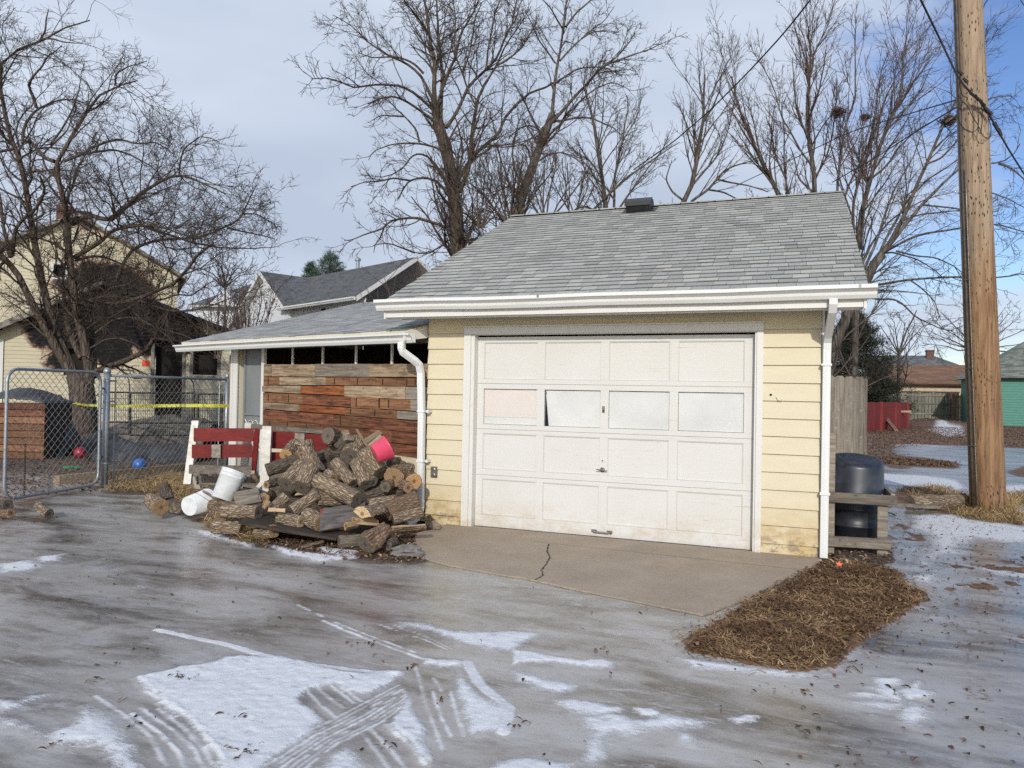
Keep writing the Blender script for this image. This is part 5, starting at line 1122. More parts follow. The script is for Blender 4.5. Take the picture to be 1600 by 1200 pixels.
def mkmesh(name, parts, mat, parent, smooth=True):
    Vs = []; Fs = []; o = 0
    for P, R, n in parts:
        if len(P) == 0: continue
        V, F = tubes(P, R, n); Vs.append(V); Fs.append(F+o); o += len(V)
    V = np.concatenate(Vs)-np.array(parent['_o']); F = np.concatenate(Fs); me = bpy.data.meshes.new(name)
    me.vertices.add(len(V)); me.vertices.foreach_set('co', V.ravel()); me.loops.add(F.size); me.loops.foreach_set('vertex_index', F.ravel().astype(np.int32))
    me.polygons.add(len(F)); me.polygons.foreach_set('loop_start', np.arange(0, F.size, 4)); me.polygons.foreach_set('loop_total', np.full(len(F), 4)); me.polygons.foreach_set('use_smooth', np.full(len(F), smooth)); me.update()
    me.materials.append(mat); ob = bpy.data.objects.new(name, me); COL.objects.link(ob); ob.parent = parent; return ob
M['twig'] = simple('twig_bark', (.095, .074, .062), (.055, .043, .036), 3, .9, 0, 0, spec=.1)
M['twig_grey'] = simple('grey_twig_bark', (.115, .095, .084), (.07, .058, .051), 3, .9, 0, 0, spec=.1)
M['twig_red'] = simple('reddish_twig_bark', (.125, .088, .074), (.08, .056, .048), 3, .9, 0, 0, spec=.1)
def tree(name, label, D, limbs, seed, levels, barkm, twigm, group=None, cat='tree', dspread=.35, ground=True, rpx=1.0, limb=.62):
    """limbs: list of (pixel polyline, radius px start, radius px end, depth drift). First limb starts at the foot."""
    rng = np.random.default_rng(seed); base = at(*limbs[0][0][0], D); base[2] = max(0, 0) if ground else base[2]
    th = thing(name, base, label, cat, group); LP = []; LR = []
    for li, (px, ra, rb, dr) in enumerate(limbs):
        n = len(px); Ls = np.r_[0, np.cumsum([math.dist(px[i], px[i+1]) for i in range(n-1)])]; tot = Ls[-1]; s = Ls/tot
        drift = dr if dr is not None else rng.normal()*tot*D/f_*dspread
        pts = [at(x, y, D+drift*ss**1.3) for (x, y), ss in zip(px, s)]; fr_l = 1.0 if li == 0 else limb; rad = [(ra+(rb-ra)*ss)*D/f_*rpx*(fr_l if ra > 2.2 else .8) for ss in s]
        if li == 0 and ground:
            # carry the trunk down to the ground
            p0 = pts[0]
            if p0[2] > .15: pts = [np.array([p0[0], p0[1], -.1]), np.array([p0[0], p0[1], p0[2]*.5])]+pts; rad = [rad[0]*1.35, rad[0]*1.1]+rad
        k = 18; Pk, Rk = resample(pts, rad, k); wv = rng.normal(size=(k, 3))*(tot*D/f_)*.0025; Pk = Pk+wv*np.linspace(0, 1, k)[:, None]; LP.append(Pk); LR.append(Rk)
    P = np.array(LP); R = np.array(LR)
    mkmesh('trunk', [(P, R, 10)], barkm, th)
    crown = []; cp, crr = P, R
    # only the upper part of limbs carries shoots
    for lv, kw in enumerate(levels):
        kk = dict(kw); src = kk.pop('src', 'prev'); n = kk.pop('n', 3)
        a, b = (cp, crr) if src == 'prev' else (P, R)
        Q, Rr = sprout(a, b, rng=rng, **kk); crown.append((Q, Rr, n)); cp, crr = Q, Rr
    mkmesh('crown', crown, twigm, th); return th
pi_ = math.pi
# ---- left yard tree, old and gnarly
LT = [
 ([(128,696),(131,650),(128,605),(122,585)], 21, 17, 0),
 ([(122,600),(100,565),(80,528),(48,469),(27,427),(11,405),(-10,392),(-40,375)], 12, 5, -1.0),
 ([(120,590),(100,548),(82,505),(70,465),(61,413),(48,347),(40,293),(29,248),(16,213),(3,165),(1,107),(4,91),(20,82),(35,77),(64,61),(91,48),(120,35),(141,33)], 11, 1.5, .8),
 ([(140,600),(138,560),(125,510),(115,453),(107,400),(107,347),(91,280),(85,250),(91,251),(112,211),(133,187),(139,165),(149,152),(176,139),(187,131),(213,125)], 12, 1.5, -.8),
 ([(62,64),(71,48),(72,30),(76,14)], 2.2, .8, 0),
 ([(180,134),(181,115),(200,104),(229,96)], 2.6, .8, -.5), ([(64,61),(80,60),(100,66),(130,68)], 2, .6, .3),
 ([(35,224),(36,208),(40,192),(57,171),(88,157),(117,155),(140,165)], 4, 1.2, 1.2), ([(57,169),(52,150),(43,133),(55,115),(64,107),(72,91),(96,72)], 4, 1.0, -1.3),
 ([(19,400),(24,357),(38,340),(53,331),(69,305),(69,290),(62,275)], 5, 2.5, -1.5), ([(16,402),(5,352),(0,307),(-6,270)], 5, 2.5, .6),
 ([(113,350),(128,340),(141,336),(160,341),(171,347),(192,328),(213,307),(240,290),(260,277),(287,275),(320,287),(350,303)], 6.5, 1.5, -2.5),
 ([(280,276),(281,255),(287,233),(300,222),(313,213),(330,216),(343,222)], 2.6, .9, -.6),
 ([(117,402),(140,388),(156,379),(172,362),(180,358),(219,352),(255,355),(290,368)], 6, 1.5, -3.2), ([(219,352),(250,362),(300,379),(345,388),(375,388),(405,389),(435,386)], 3, .8, -1.2),
 ([(118,407),(144,400),(165,402),(190,412),(220,424)], 4, 1.2, 1.5), ([(182,440),(190,415),(205,390),(240,376),(280,373),(310,371),(354,355),(372,342),(381,334),(386,318),(393,304),(400,288)], 4.5, 1, -2.4),
 ([(381,334),(400,334),(415,342),(430,352)], 1.6, .7, -.4), ([(354,356),(380,362),(410,368),(430,374)], 1.8, .7, .5),
 ([(125,474),(150,470),(180,475),(205,470),(225,463),(250,452),(270,445),(285,430),(294,418),(308,400),(327,385)], 6, 2.5, -2.8),
 ([(146,582),(165,574),(192,565),(210,557),(225,550),(235,540),(240,527)], 7.5, 5, -1.6), ([(240,527),(246,505),(260,488),(285,478)], 3.5, 1, -1),
 ([(128,474),(160,462),(210,466),(240,478),(270,487),(300,485),(330,478),(375,460),(400,452)], 3.5, 1, -2), ([(190,468),(205,482),(225,505),(255,515),(290,524),(320,540)], 2.6, .8, -1.8),
 ([(128,560),(112,530),(102,495),(100,470),(98,440),(102,410)], 8, 3, 1.6), ([(146,590),(146,560),(142,520),(145,480),(138,440)], 9, 4, 1.4),
 ([(85,252),(72,248),(60,235),(48,222),(35,222)], 5, 3, .3), ([(48,345),(70,335),(60,310),(75,300)], 3.5, 2, .4), ([(90,280),(70,262),(66,240),(80,228),(105,205),(120,165)], 3, 1, .8),
 ([(78,226),(95,205),(112,175),(124,140),(128,110)], 3, .9, 1.4), ([(22,232),(5,236),(-20,240)], 4, 2, -.5), ([(105,395),(85,380),(60,372),(35,345)], 4, 1.5, .5),
 ([(11,405),(-5,420),(-30,430)], 4, 2, -.6), ([(140,232),(165,222),(185,217),(215,225),(245,222),(270,240)], 3.4, 1, -1.5), ([(100,252),(130,240),(160,236),(178,233),(200,240),(240,262),(262,290)], 3.6, 1, .9),
 ([(150,236),(155,225),(145,218),(150,206)], 2.6, 1.2, .2),
 ([(150,520),(175,500),(205,495),(235,505),(262,525),(280,548)], 3, .8, -2), ([(140,545),(165,530),(190,528),(215,540),(232,560)], 2.6, .8, -1.5),
 ([(150,470),(175,448),(200,445),(222,430),(240,405)], 3, .9, -.8), ([(225,463),(250,470),(275,460),(300,462),(322,445),(350,432)], 2.6, .8, -1.2)]
tree('bare_tree', 'gnarled bare tree with several dark trunks in the yard behind the open gate', 18.6, LT, 5,
 [dict(dens=5.0, lratio=.5, ang=(.45, 1.25), wob=.20, lift=.05, k=9, r0=.030, rmin=.0065, tmin=.12, lmax=2.1, lmin=.5, rr=.45, n=4),
  dict(dens=7.5, lratio=.5, ang=(.5, 1.2), wob=.22, lift=.04, k=6, r0=.012, rmin=.0055, tmin=.1, lmax=1.0, lmin=.25, rr=.55),
  dict(dens=8.5, lratio=.55, ang=(.5, 1.2), wob=.20, lift=.03, k=4, r0=.0075, rmin=.0050, tmin=.1, lmax=.5, lmin=.14, rr=.7)], M['tree_bark'], M['twig'], 'bare trees')
# ---- tall elm behind the garage
EL = [
 ([(716,400),(715,391),(711,331),(708,284),(698,237),(689,206),(684,190)], 11, 8.5, 0),
 ([(684,192),(680,178),(678,141),(680,94),(672,66),(669,37),(663,0),(660,-40)], 7, 2, .4), ([(688,200),(689,160),(692,120),(687,80),(684,40),(682,0),(683,-40)], 6, 1.5, 2),
 ([(680,192),(676,187),(650,168),(631,156),(612,150),(594,154),(575,162)], 3.6, 1.6, -1.5), ([(677,172),(660,156),(646,144),(627,134),(600,132),(575,133),(554,138),(532,127),(510,122),(486,124)], 3.8, .9, -3),
 ([(677,158),(674,150),(659,120),(645,106),(631,97),(605,86),(590,76),(575,66),(560,50),(552,41),(535,32),(519,24)], 4, .9, 2), ([(662,115),(650,102),(641,96),(625,90),(612,88),(595,90),(580,90),(560,82)], 3, .9, -1),
 ([(679,90),(665,70),(650,50),(642,37),(635,19),(620,5)], 2.6, 1, 2), ([(670,52),(658,34),(646,19),(631,0),(622,-20)], 2.8, 1.2, -2),
 ([(688,145),(702,109),(708,96),(712,90),(717,62),(724,45),(734,28),(749,0),(755,-25)], 4, 1.4, -1.6), ([(712,88),(710,60),(712,30),(708,0),(712,-25)], 2.4, 1.2, 1),
 ([(697,200),(708,185),(721,161),(727,145),(732,135),(745,122),(759,109),(770,98),(777,90),(788,62),(800,38),(808,0),(812,-30)], 4.6, 1.6, 2.2),
 ([(760,108),(762,80),(768,50),(774,20),(788,-20)], 2.6, 1, -1), ([(777,102),(795,92),(815,75),(830,50),(842,40)], 2.2, .8, 1.4), ([(748,150),(760,128),(775,104),(790,70),(812,40),(830,10)], 3, .8, -1.8),
 ([(740,159),(729,135),(724,118),(719,105),(706,75),(706,60),(718,40),(740,20)], 2.8, 1, 1.2), ([(722,112),(732,90),(738,60),(742,30),(752,5)], 2, .8, -1.2),
 ([(718,300),(726,280),(732,266),(736,237),(738,206),(742,178),(749,146),(762,125)], 6.5, 3.5, 1.2), ([(712,290),(719,275),(745,237),(765,222),(782,206),(785,190),(804,165),(824,147),(858,134),(875,128)], 5.5, 2.4, 3),
 ([(706,292),(690,270),(670,245),(655,239),(644,243),(632,260),(614,273),(596,277)], 3.6, 1, -2), ([(706,310),(694,296),(681,282),(662,277),(640,282),(629,296),(622,312)], 4, 1.4, -1), ([(640,282),(615,278),(590,284),(570,284),(548,292)], 2, .7, -1.5),
 ([(706,362),(690,352),(670,346),(655,341),(640,340),(614,344),(604,350),(599,357),(585,362),(572,365),(554,374),(538,376)], 4.4, .9, -1.6), ([(600,356),(594,372),(586,382),(584,395)], 1.8, .6, .3), ([(700,250),(690,235),(680,230),(665,226),(651,224),(630,224),(610,226),(582,237),(576,250)], 3.2, .9, 1.4),
 ([(655,222),(652,205),(641,191),(630,180),(620,171),(612,162),(603,156),(590,142),(575,134)], 2.6, .8, .6), ([(630,182),(612,181),(595,180),(578,190)], 1.8, .6, .6), ([(648,395),(630,388),(614,382),(600,380),(584,383)], 2.6, .8, -1), ([(706,372),(690,384),(670,396),(655,396),(640,392)], 2.6, 1.2, -.6),
 ([(714,370),(728,376),(740,372),(752,378)], 2.6, 1.4, .5), ([(714,328),(730,335),(742,350),(760,362)], 2.4, 1, .8), ([(697,212),(705,226),(706,250),(712,270)], 3, 2, .6)]
ELV = [dict(dens=4.2, lratio=.42, ang=(.35, 1.0), wob=.13, lift=.07, k=9, r0=.05, rmin=.010, tmin=.15, lmax=2.6, lmin=.7, rr=.5, n=4),
  dict(dens=5.2, lratio=.5, ang=(.4, 1.1), wob=.16, lift=.03, k=6, r0=.018, rmin=.0075, tmin=.1, lmax=1.3, lmin=.3, rr=.55),
  dict(dens=7.5, lratio=.5, ang=(.4, 1.1), wob=.2, lift=-.02, k=5, r0=.010, rmin=.0062, tmin=.1, lmax=.7, lmin=.18, rr=.65)]
tree('bare_tree', 'tallest bare elm with broad spreading crown rising behind the left half of the garage roof', 21.5, EL, 9, ELV, M['tree_bark'], M['twig'], 'bare trees')
EL2 = [([(805,352),(812,320),(820,290),(832,260),(843,227),(858,194),(863,178)], 8, 5.5, 0), ([(862,182),(864,165),(868,116),(874,87),(880,48),(882,19),(886,0),(888,-25)], 4.6, 1.4, .8),
 ([(861,192),(875,178),(886,165),(900,148),(915,134),(930,116),(944,103),(960,95),(982,89),(1000,82),(1019,76),(1041,64)], 4.4, .8, -1.5), ([(946,101),(960,92),(973,79),(985,64),(992,50)], 2, .7, 1), ([(875,95),(890,78),(909,60),(925,46),(944,33),(960,10)], 2.6, .8, 1.5),
 ([(909,60),(925,50),(945,48),(965,50)], 1.8, .7, .8), ([(881,48),(870,30),(860,12),(849,0)], 2, .8, -1), ([(867,98),(855,80),(841,62),(832,38),(820,17)], 2.4, .8, -1.5), ([(884,42),(900,20),(924,0),(940,-20)], 2.2, 1, 1),
 ([(863,190),(882,188),(900,184),(915,184),(930,186),(944,194),(960,200),(973,215)], 3, .9, 1.5), ([(846,230),(860,218),(872,205),(880,185),(895,170),(915,150),(935,135),(960,128),(985,140)], 3.4, .9, 1.8),
 ([(866,130),(880,122),(900,108),(924,104),(950,106),(972,120)], 2.2, .7, -1), ([(820,292),(805,270),(800,240),(806,205),(815,180)], 3.2, 1.2, 1.2), ([(836,255),(860,240),(880,238),(900,248),(915,262)], 2.6, .8, -1), ([(815,305),(795,290),(775,300),(760,320)], 2.6, .8, -1),
 ([(852,210),(830,195),(812,200),(795,215)], 2, .7, 1)]
tree('bare_tree', 'second leaning elm whose long limb reaches right above the middle of the garage roof', 23, EL2, 10, ELV, M['tree_bark_grey'], M['twig'], 'bare trees')
# ---- brushy saplings behind the ridge
def fan(x0, y0, n, spread, hgt, seed, r=2.2, lean=0.0, curve=.3):
    rg = np.random.default_rng(seed); out = []
    for i in range(n):
        a = (-spread/2+spread*(i+.5)/n)+rg.normal()*.05+lean; L_ = hgt*rg.uniform(.7, 1.1); p = []; bx = x0+rg.normal()*4*(n > 5)
        for t in np.linspace(0, 1, 6): aa = a*(1+curve*(t-.5)*-1); p.append((bx+math.sin(aa)*L_*t+rg.normal()*1.2*(t > 0), y0-math.cos(aa)*L_*t))
        out.append((p, r*rg.uniform(.7, 1.2), .8, None))
    return out
SLV = [dict(dens=3.6, lratio=.55, ang=(.22, .65), wob=.08, lift=.10, k=9, r0=.028, rmin=.0088, tmin=.10, lmax=2.1, lmin=.5, rr=.55),
  dict(dens=4.4, lratio=.5, ang=(.3, .8), wob=.12, lift=.06, k=6, r0=.012, rmin=.0068, tmin=.1, lmax=.9, lmin=.2, rr=.6),
  dict(dens=6, lratio=.5, ang=(.3, .9), wob=.14, lift=.04, k=4, r0=.008, rmin=.0058, tmin=.1, lmax=.5, lmin=.12, rr=.65)]
tree('brush_thicket', 'thicket of brown brush crowding behind the left end of the garage ridge', 20, fan(752, 356, 10, 1.6, 115, 1)+fan(796, 352, 11, 1.6, 130, 2)+fan(850, 347, 9, 1.5, 115, 3)+fan(895, 342, 7, 1.4, 90, 4), 12, SLV, M['tree_bark'], M['twig'], None, 'thicket', rpx=.9)
T3 = [([(950,345),(946,319),(934,232),(926,181),(917,155),(912,130)], 4, 1.2, 0), ([(958,345),(960,313),(960,276),(972,221),(985,200),(995,186),(1003,150)], 3.6, 1, 1), ([(925,330),(950,305),(986,273),(1010,256),(1029,244),(1045,232),(1061,221)], 3.4, .9, -1),
 ([(968,325),(985,300),(1009,267),(1025,248),(1040,225)], 3, .9, 1.5), ([(940,280),(930,262),(912,240),(900,215)], 2, .8, -1), ([(930,330),(915,322),(900,326),(885,340)], 3, 1.4, -.5), ([(972,225),(976,196),(982,168),(980,150)], 2, .8, .5), ([(960,313),(945,290),(920,270),(905,268)], 2, .8, 1)]
tree('bare_tree', 'slender grey bare tree directly behind the black roof vent', 22, T3, 13, SLV, M['tree_bark_grey'], M['twig_grey'], 'bare trees')
T4 = [([(1066,340),(1064,316),(1084,287),(1090,232),(1101,184),(1098,146),(1101,117)], 4.5, 1.2, 0), ([(1078,330),(1078,316),(1107,296),(1130,267),(1150,258),(1170,253),(1190,244)], 4, 1, -1), ([(1084,287),(1105,262),(1119,247),(1130,225),(1139,200),(1145,170)], 3, .9, 1),
 ([(1088,250),(1078,225),(1072,195),(1066,170)], 2.4, .8, -1), ([(1100,190),(1115,165),(1125,140),(1128,112)], 2, .8, .8), ([(1066,312),(1050,300),(1040,280),(1050,250)], 2.2, .8, .8), ([(1120,280),(1140,285),(1170,290),(1200,300)], 2, .8, -1), ([(1104,296),(1130,300),(1150,310),(1170,322)], 2, .8, 1)]
tree('bare_tree', 'bare tree with forked leaning stems over the middle of the garage ridge', 22, T4, 14, SLV, M['tree_bark_grey'], M['twig_grey'], 'bare trees')
T5 = [([(1225,325),(1219,304),(1199,273),(1182,232),(1159,189),(1150,155),(1143,120)], 3.8, 1, 0), ([(1232,325),(1231,302),(1225,261),(1225,204),(1220,160)], 2.6, .8, 1), ([(1215,300),(1190,265),(1170,235),(1150,205)], 2.4, .8, -1), ([(1228,280),(1210,240),(1205,200),(1210,165)], 2, .8, 1)]
tree('bare_tree', 'bare reddish sapling leaning left just before the tall upright tree', 22, T5, 15, SLV, M['tree_bark_grey'], M['twig_red'], 'bare trees')
T6 = [([(1273,330),(1272,299),(1271,261),(1264,221),(1259,175),(1265,132),(1266,75),(1262,45)], 4, 1, 0), ([(1271,262),(1250,235),(1240,215),(1220,180),(1210,140),(1195,110),(1186,85)], 2.6, .8, .8), ([(1272,280),(1290,250),(1300,215),(1306,170),(1308,120)], 2.6, .8, -.8), ([(1262,215),(1245,175),(1240,130),(1238,90)], 2, .7, .5), ([(1262,190),(1278,150),(1286,110),(1292,70)], 2, .7, -.5), ([(1270,300),(1248,280),(1242,250),(1235,230)], 2, .8, .6)]
tree('bare_tree', 'tall upright bare tree with straight central stem over the right part of the ridge', 21, T6, 16, SLV, M['tree_bark_grey'], M['twig_red'], 'bare trees')
T7 = [([(1338,420),(1340,360),(1360,280),(1380,208),(1396,175),(1408,160),(1410,120),(1408,80)], 4.5, 1, 0), ([(1334,380),(1332,320),(1345,270),(1360,224),(1384,152),(1400,120),(1436,76)], 4, 1, 1), ([(1308,330),(1308,292),(1320,200),(1334,160),(1336,140),(1336,90),(1336,45)], 3.4, .9, -1), ([(1312,340),(1325,290),(1352,240),(1370,180),(1372,130),(1388,80)], 3, .9, 1.4),
 ([(1345,390),(1350,330),(1356,290),(1340,250),(1350,205),(1345,170)], 3, .9, -1.2), ([(1330,335),(1318,300),(1306,260),(1296,220),(1290,180)], 2.4, .8, .4), ([(1382,205),(1400,190),(1420,165),(1440,140),(1452,110)], 2, .8, -.6), ([(1360,280),(1385,260),(1405,230),(1430,205),(1455,190)], 2.2, .8, .8)]
tree('bare_tree', 'clump of upright bare stems holding the two bird nests right of the roof corner', 20, T7, 17, SLV, M['tree_bark_grey'], M['twig_red'], 'bare trees')
T8 = [([(1292,590),(1301,555),(1312,520),(1327,485),(1345,455),(1357,429),(1372,402),(1378,397)], 8.5, 7, 0), ([(1376,398),(1388,384),(1416,332),(1432,290),(1448,256),(1476,192),(1496,152),(1512,110),(1520,70)], 6, 1.2, .6), ([(1380,396),(1400,370),(1440,320),(1470,290),(1496,264),(1530,256),(1560,256),(1580,246),(1596,224)], 5, 1, -1.5),
 ([(1372,405),(1380,380),(1400,345),(1420,310),(1450,280),(1480,262),(1510,240)], 3.8, 1, 1.2), ([(1380,395),(1400,384),(1420,373),(1440,366),(1462,362),(1502,357),(1530,350),(1560,350),(1590,358),(1625,372)], 3.2, 1, -2), ([(1372,445),(1395,441),(1420,437),(1460,434),(1500,432),(1560,434),(1600,428),(1640,436)], 3.0, 1, -2.4),
 ([(1356,450),(1366,468),(1397,467),(1412,476),(1425,490),(1440,500),(1453,506),(1470,514),(1490,516)], 2.8, .9, -2.6), ([(1378,396),(1395,394),(1411,399),(1430,404),(1443,411),(1458,420),(1470,430),(1480,446)], 2.4, .8, 1), ([(1345,430),(1360,400),(1372,370),(1384,330),(1400,290),(1425,250),(1440,210)], 4, 1, 2),
 ([(1340,440),(1350,405),(1365,375),(1390,345),(1420,325),(1450,310),(1490,300)], 3.4, .9, 2.4), ([(1440,320),(1460,322),(1490,325),(1520,332),(1560,330)], 2.4, .8, -1), ([(1496,264),(1520,285),(1545,300),(1575,310),(1610,330)], 2.4, .8, -1), ([(1400,392),(1430,400),(1460,402),(1490,415),(1520,440)], 1.8, .7, -1.4),
 ([(1476,192),(1500,176),(1530,160),(1560,150),(1590,150)], 2.2, .7, 1), ([(1560,256),(1580,262),(1600,280),(1620,300)], 2, .8, -.4), ([(1420,436),(1440,450),(1460,470),(1470,500)], 1.6, .6, -1), ([(1448,256),(1470,248),(1500,215),(1530,190),(1560,185)], 2.6, .8, -.8)]
tree('bare_tree', 'wide bare tree leaning right from behind the garage across the utility pole', 16.5, T8, 18,
 [dict(dens=4.0, lratio=.5, ang=(.35, 1.0), wob=.10, lift=-.02, k=9, r0=.022, rmin=.0065, tmin=.15, lmax=2.0, lmin=.5, rr=.45, n=4), dict(dens=5.5, lratio=.55, ang=(.35, 1.0), wob=.14, lift=-.03, k=6, r0=.010, rmin=.0050, tmin=.1, lmax=1.0, lmin=.25, rr=.55),
  dict(dens=6.5, lratio=.5, ang=(.4, 1.0), wob=.15, lift=.0, k=4, r0=.007, rmin=.0042, tmin=.1, lmax=.5, lmin=.12, rr=.65)], M['tree_bark_grey'], M['twig_grey'], 'bare trees')
# ---- far domed tree behind the pole, and a small one
def dome(x0, y0, rx, ry, n, seed, r):
    rg = np.random.default_rng(seed); out = [([(x0, y0+60), (x0-1, y0), (x0-2, y0-ry*.25)], r, r*.8, 0)]
    for i in range(n):
        a = R2(-98+196*(i+.5)/n)+rg.normal()*.06; p = []
        for t in np.linspace(0, 1, 7): p.append((x0-2+math.sin(a)*rx*t**.95*rg.uniform(.97, 1.0), y0-ry*.25-(math.cos(a)*ry*.8*t**.8+ry*.1*t)*rg.uniform(.97, 1.0)+rg.normal()*1.0))
        out.append((p, r*.5, .4, None))
    return out
FLV = [dict(dens=1.1, lratio=.5, ang=(.35, .9), wob=.12, lift=.06, k=6, r0=.08, rmin=.022, tmin=.2, lmax=3.5, lmin=1, rr=.5), dict(dens=1.7, lratio=.5, ang=(.4, .9), wob=.14, lift=.03, k=5, r0=.04, rmin=.016, tmin=.1, lmax=1.8, lmin=.5, rr=.6), dict(dens=2.2, lratio=.5, ang=(.4, .9), wob=.14, lift=.03, k=4, r0=.02, rmin=.014, tmin=.1, lmax=1, lmin=.3, rr=.6)]
tree('bare_tree', 'distant domed bare tree seen on both sides of the utility pole', 62, dome(1530, 574, 88, 92, 15, 3, 4.5), 21, FLV, M['tree_bark_grey'], M['twig_grey'], 'bare trees')
tree('bare_tree', 'small distant bare tree between the dark evergreen and the brown roof', 45, [([(1404,600),(1404,560),(1406,545),(1415,520),(1425,500),(1432,485)], 2.6, .8, 0)]+[([(1405,555),(1405+dx*.4, 535),(1405+dx, 500+abs(dx)*.3)], 1.4, .5, None) for dx in (-30, -18, -8, 10, 24, 36)], 22, FLV, M['tree_bark_grey'], M['twig_grey'], 'bare trees')
tree('bare_tree', 'small hazy bare tree behind the gabled house and the yard tree', 40, [([(352,470),(352,445),(350,425)], 2, 1, 0)]+[([(351,450),(351+dx*.5, 430),(351+dx, 408+abs(dx)*.4)], 1.4, .5, None) for dx in (-46, -32, -18, -6, 8, 22, 36, 48)], 23, FLV, M['tree_bark_grey'], M['twig_grey'], 'bare trees')
# shrubs over the shed roof
tree('bare_shrub', 'rust brown bare shrub showing over the shed roof in front of the white gable', 15.5, fan(388, 560, 9, 1.0, 110, 31, 1.6)+fan(340, 560, 6, .9, 95, 32, 1.4), 31, SLV, M['tree_bark'], M['twig_red'], None, 'shrub', rpx=.9)
tree('bare_shrub', 'sparse grey twigs rising in front of the slate roof just left of the garage roof', 14, fan(648, 560, 7, 1.1, 150, 33, 1.5)+fan(598, 560, 4, 1.0, 110, 34, 1.2), 32, [dict(SLV[0], dens=1.2), dict(SLV[1], dens=1.8)], M['tree_bark'], M['twig'], None, 'shrub', rpx=.7)
# ---- evergreens built from needle sprays
def evergreen(name, label, x, ybase, ytop, wpx, D, seed, mat, lean=0, group=None, ns=1.0):
    rg = np.random.default_rng(seed); b = at(x, ybase, D); b[2] = 0; top = at(x+lean, ytop, D); H = top[2]; th = thing(name, b, label, 'evergreen', group); Rb = wpx*D/f_/2
    P, R = resample([b, (b+top)/2, top], [.09*H/3, .06*H/3, .01], 8); mkmesh('trunk', [(P[None], R[None], 8)], M['tree_bark'], th)
    n = 520; t = rg.random(n)**.8; az = rg.uniform(0, 2*pi_, n); L_ = Rb*(1-t)**.75*rg.uniform(.6, 1.1, n)+.12; S_ = b+(top-b)*(t*.93+.05)[:, None]
    D_ = np.stack([np.cos(az), np.sin(az), rg.uniform(-.25, .25, n)+t*.5], -1); k = 5; Q = np.stack([S_+D_*(L_*s_)[:, None]+np.array([0, 0, -.12])*(L_*s_*s_)[:, None] for s_ in np.linspace(0, 1, k)], 1)
    br = mkmesh('branches', [(Q, np.full((n, k), .010), 3)], M['tree_bark'], th)
    Q2, R2_ = sprout(Q, np.full((n, k), .01), 5.0, .45, (.5, 1.1), rg, .1, .05, 3, .006, .005, lmax=.5, lmin=.12)
    pts = np.concatenate([Q2[:, 1], Q2[:, 2], (Q2[:, 0]+Q2[:, 1])/2, Q[:, 4], Q[:, 3]]); reps = max(1, int(60000/len(pts))); pts = np.repeat(pts, reps, 0)+rg.normal(size=(len(pts)*reps, 3))*.035*ns
    m_ = len(pts); out = unit(pts-(b+(top-b)*.4)); dd = unit(out*.6+rg.normal(size=(m_, 3))*.7); s_ = unit(np.cross(dd, rg.normal(size=(m_, 3)))); ln = rg.uniform(.05, .11, m_)[:, None]*ns; wd = .0065*ns
    V = np.stack([pts-s_*wd, pts+s_*wd, pts+dd*ln], 1).reshape(-1, 3)-np.array(th['_o']); F = np.arange(len(V)).reshape(-1, 3); me = bpy.data.meshes.new('crown'); me.vertices.add(len(V)); me.vertices.foreach_set('co', V.ravel()); me.loops.add(F.size); me.loops.foreach_set('vertex_index', F.ravel())
    me.polygons.add(len(F)); me.polygons.foreach_set('loop_start', np.arange(0, F.size, 3)); me.polygons.foreach_set('loop_total', np.full(len(F), 3)); me.update(); a = me.attributes.new('tint', 'FLOAT', 'FACE'); a.data.foreach_set('value', rg.random(len(F)).astype(np.float32)); me.materials.append(mat)
    o = bpy.data.objects.new('crown', me); COL.objects.link(o); o.parent = th; return th
M['needle'] = tintmat('dark_needle', [(0, (.010, .014, .010)), (1, (.038, .044, .028))]); M['needle2'] = tintmat('spruce_needle', [(0, (.03, .05, .035)), (1, (.10, .15, .095))])
evergreen('evergreen_tree', 'dark evergreen behind the grey privacy fence right of the garage', 1334, 668, 486, 185, 44, 41, M['needle'], ns=2.6)
evergreen('evergreen_tree', 'pointed spruce top peeping over the slate roofed house', 516, 520, 390, 170, 46, 42, M['needle2'], 0, ns=2)
evergreen('evergreen_tree', 'smaller spruce top just left of the pointed spruce', 487, 520, 408, 110, 47, 43, M['needle2'], 0, ns=2)
# ---- nests
def nest(x, y, D, r, label, seed):
    rg = np.random.default_rng(seed); c = at(x, y, D); n = 260; rr = r*D/f_; P0 = c+rg.normal(size=(n, 3))*rr*np.array([.5, .5, .32]); d = unit(rg.normal(size=(n, 3))*np.array([1, 1, .5])); L_ = rr*rg.uniform(.5, 1.1, n)[:, None]
    Q = np.stack([P0-d*L_*.5, P0+d*0, P0+d*L_*.5], 1); th = thing('bird_nest', c, label, 'nest', 'bird nests'); mkmesh('nest_body', [(Q, np.full((n, 3), .007), 3)], M['twig_red'], th)
nest(1309, 175, 20, 10, 'leftmost loose bird nest high in the upright stems', 1); nest(1352, 183, 20, 6, 'small middle bird nest between the other two nests', 2); nest(1482, 189, 16.8, 11, 'bird nest in a fork beside the utility pole', 3)
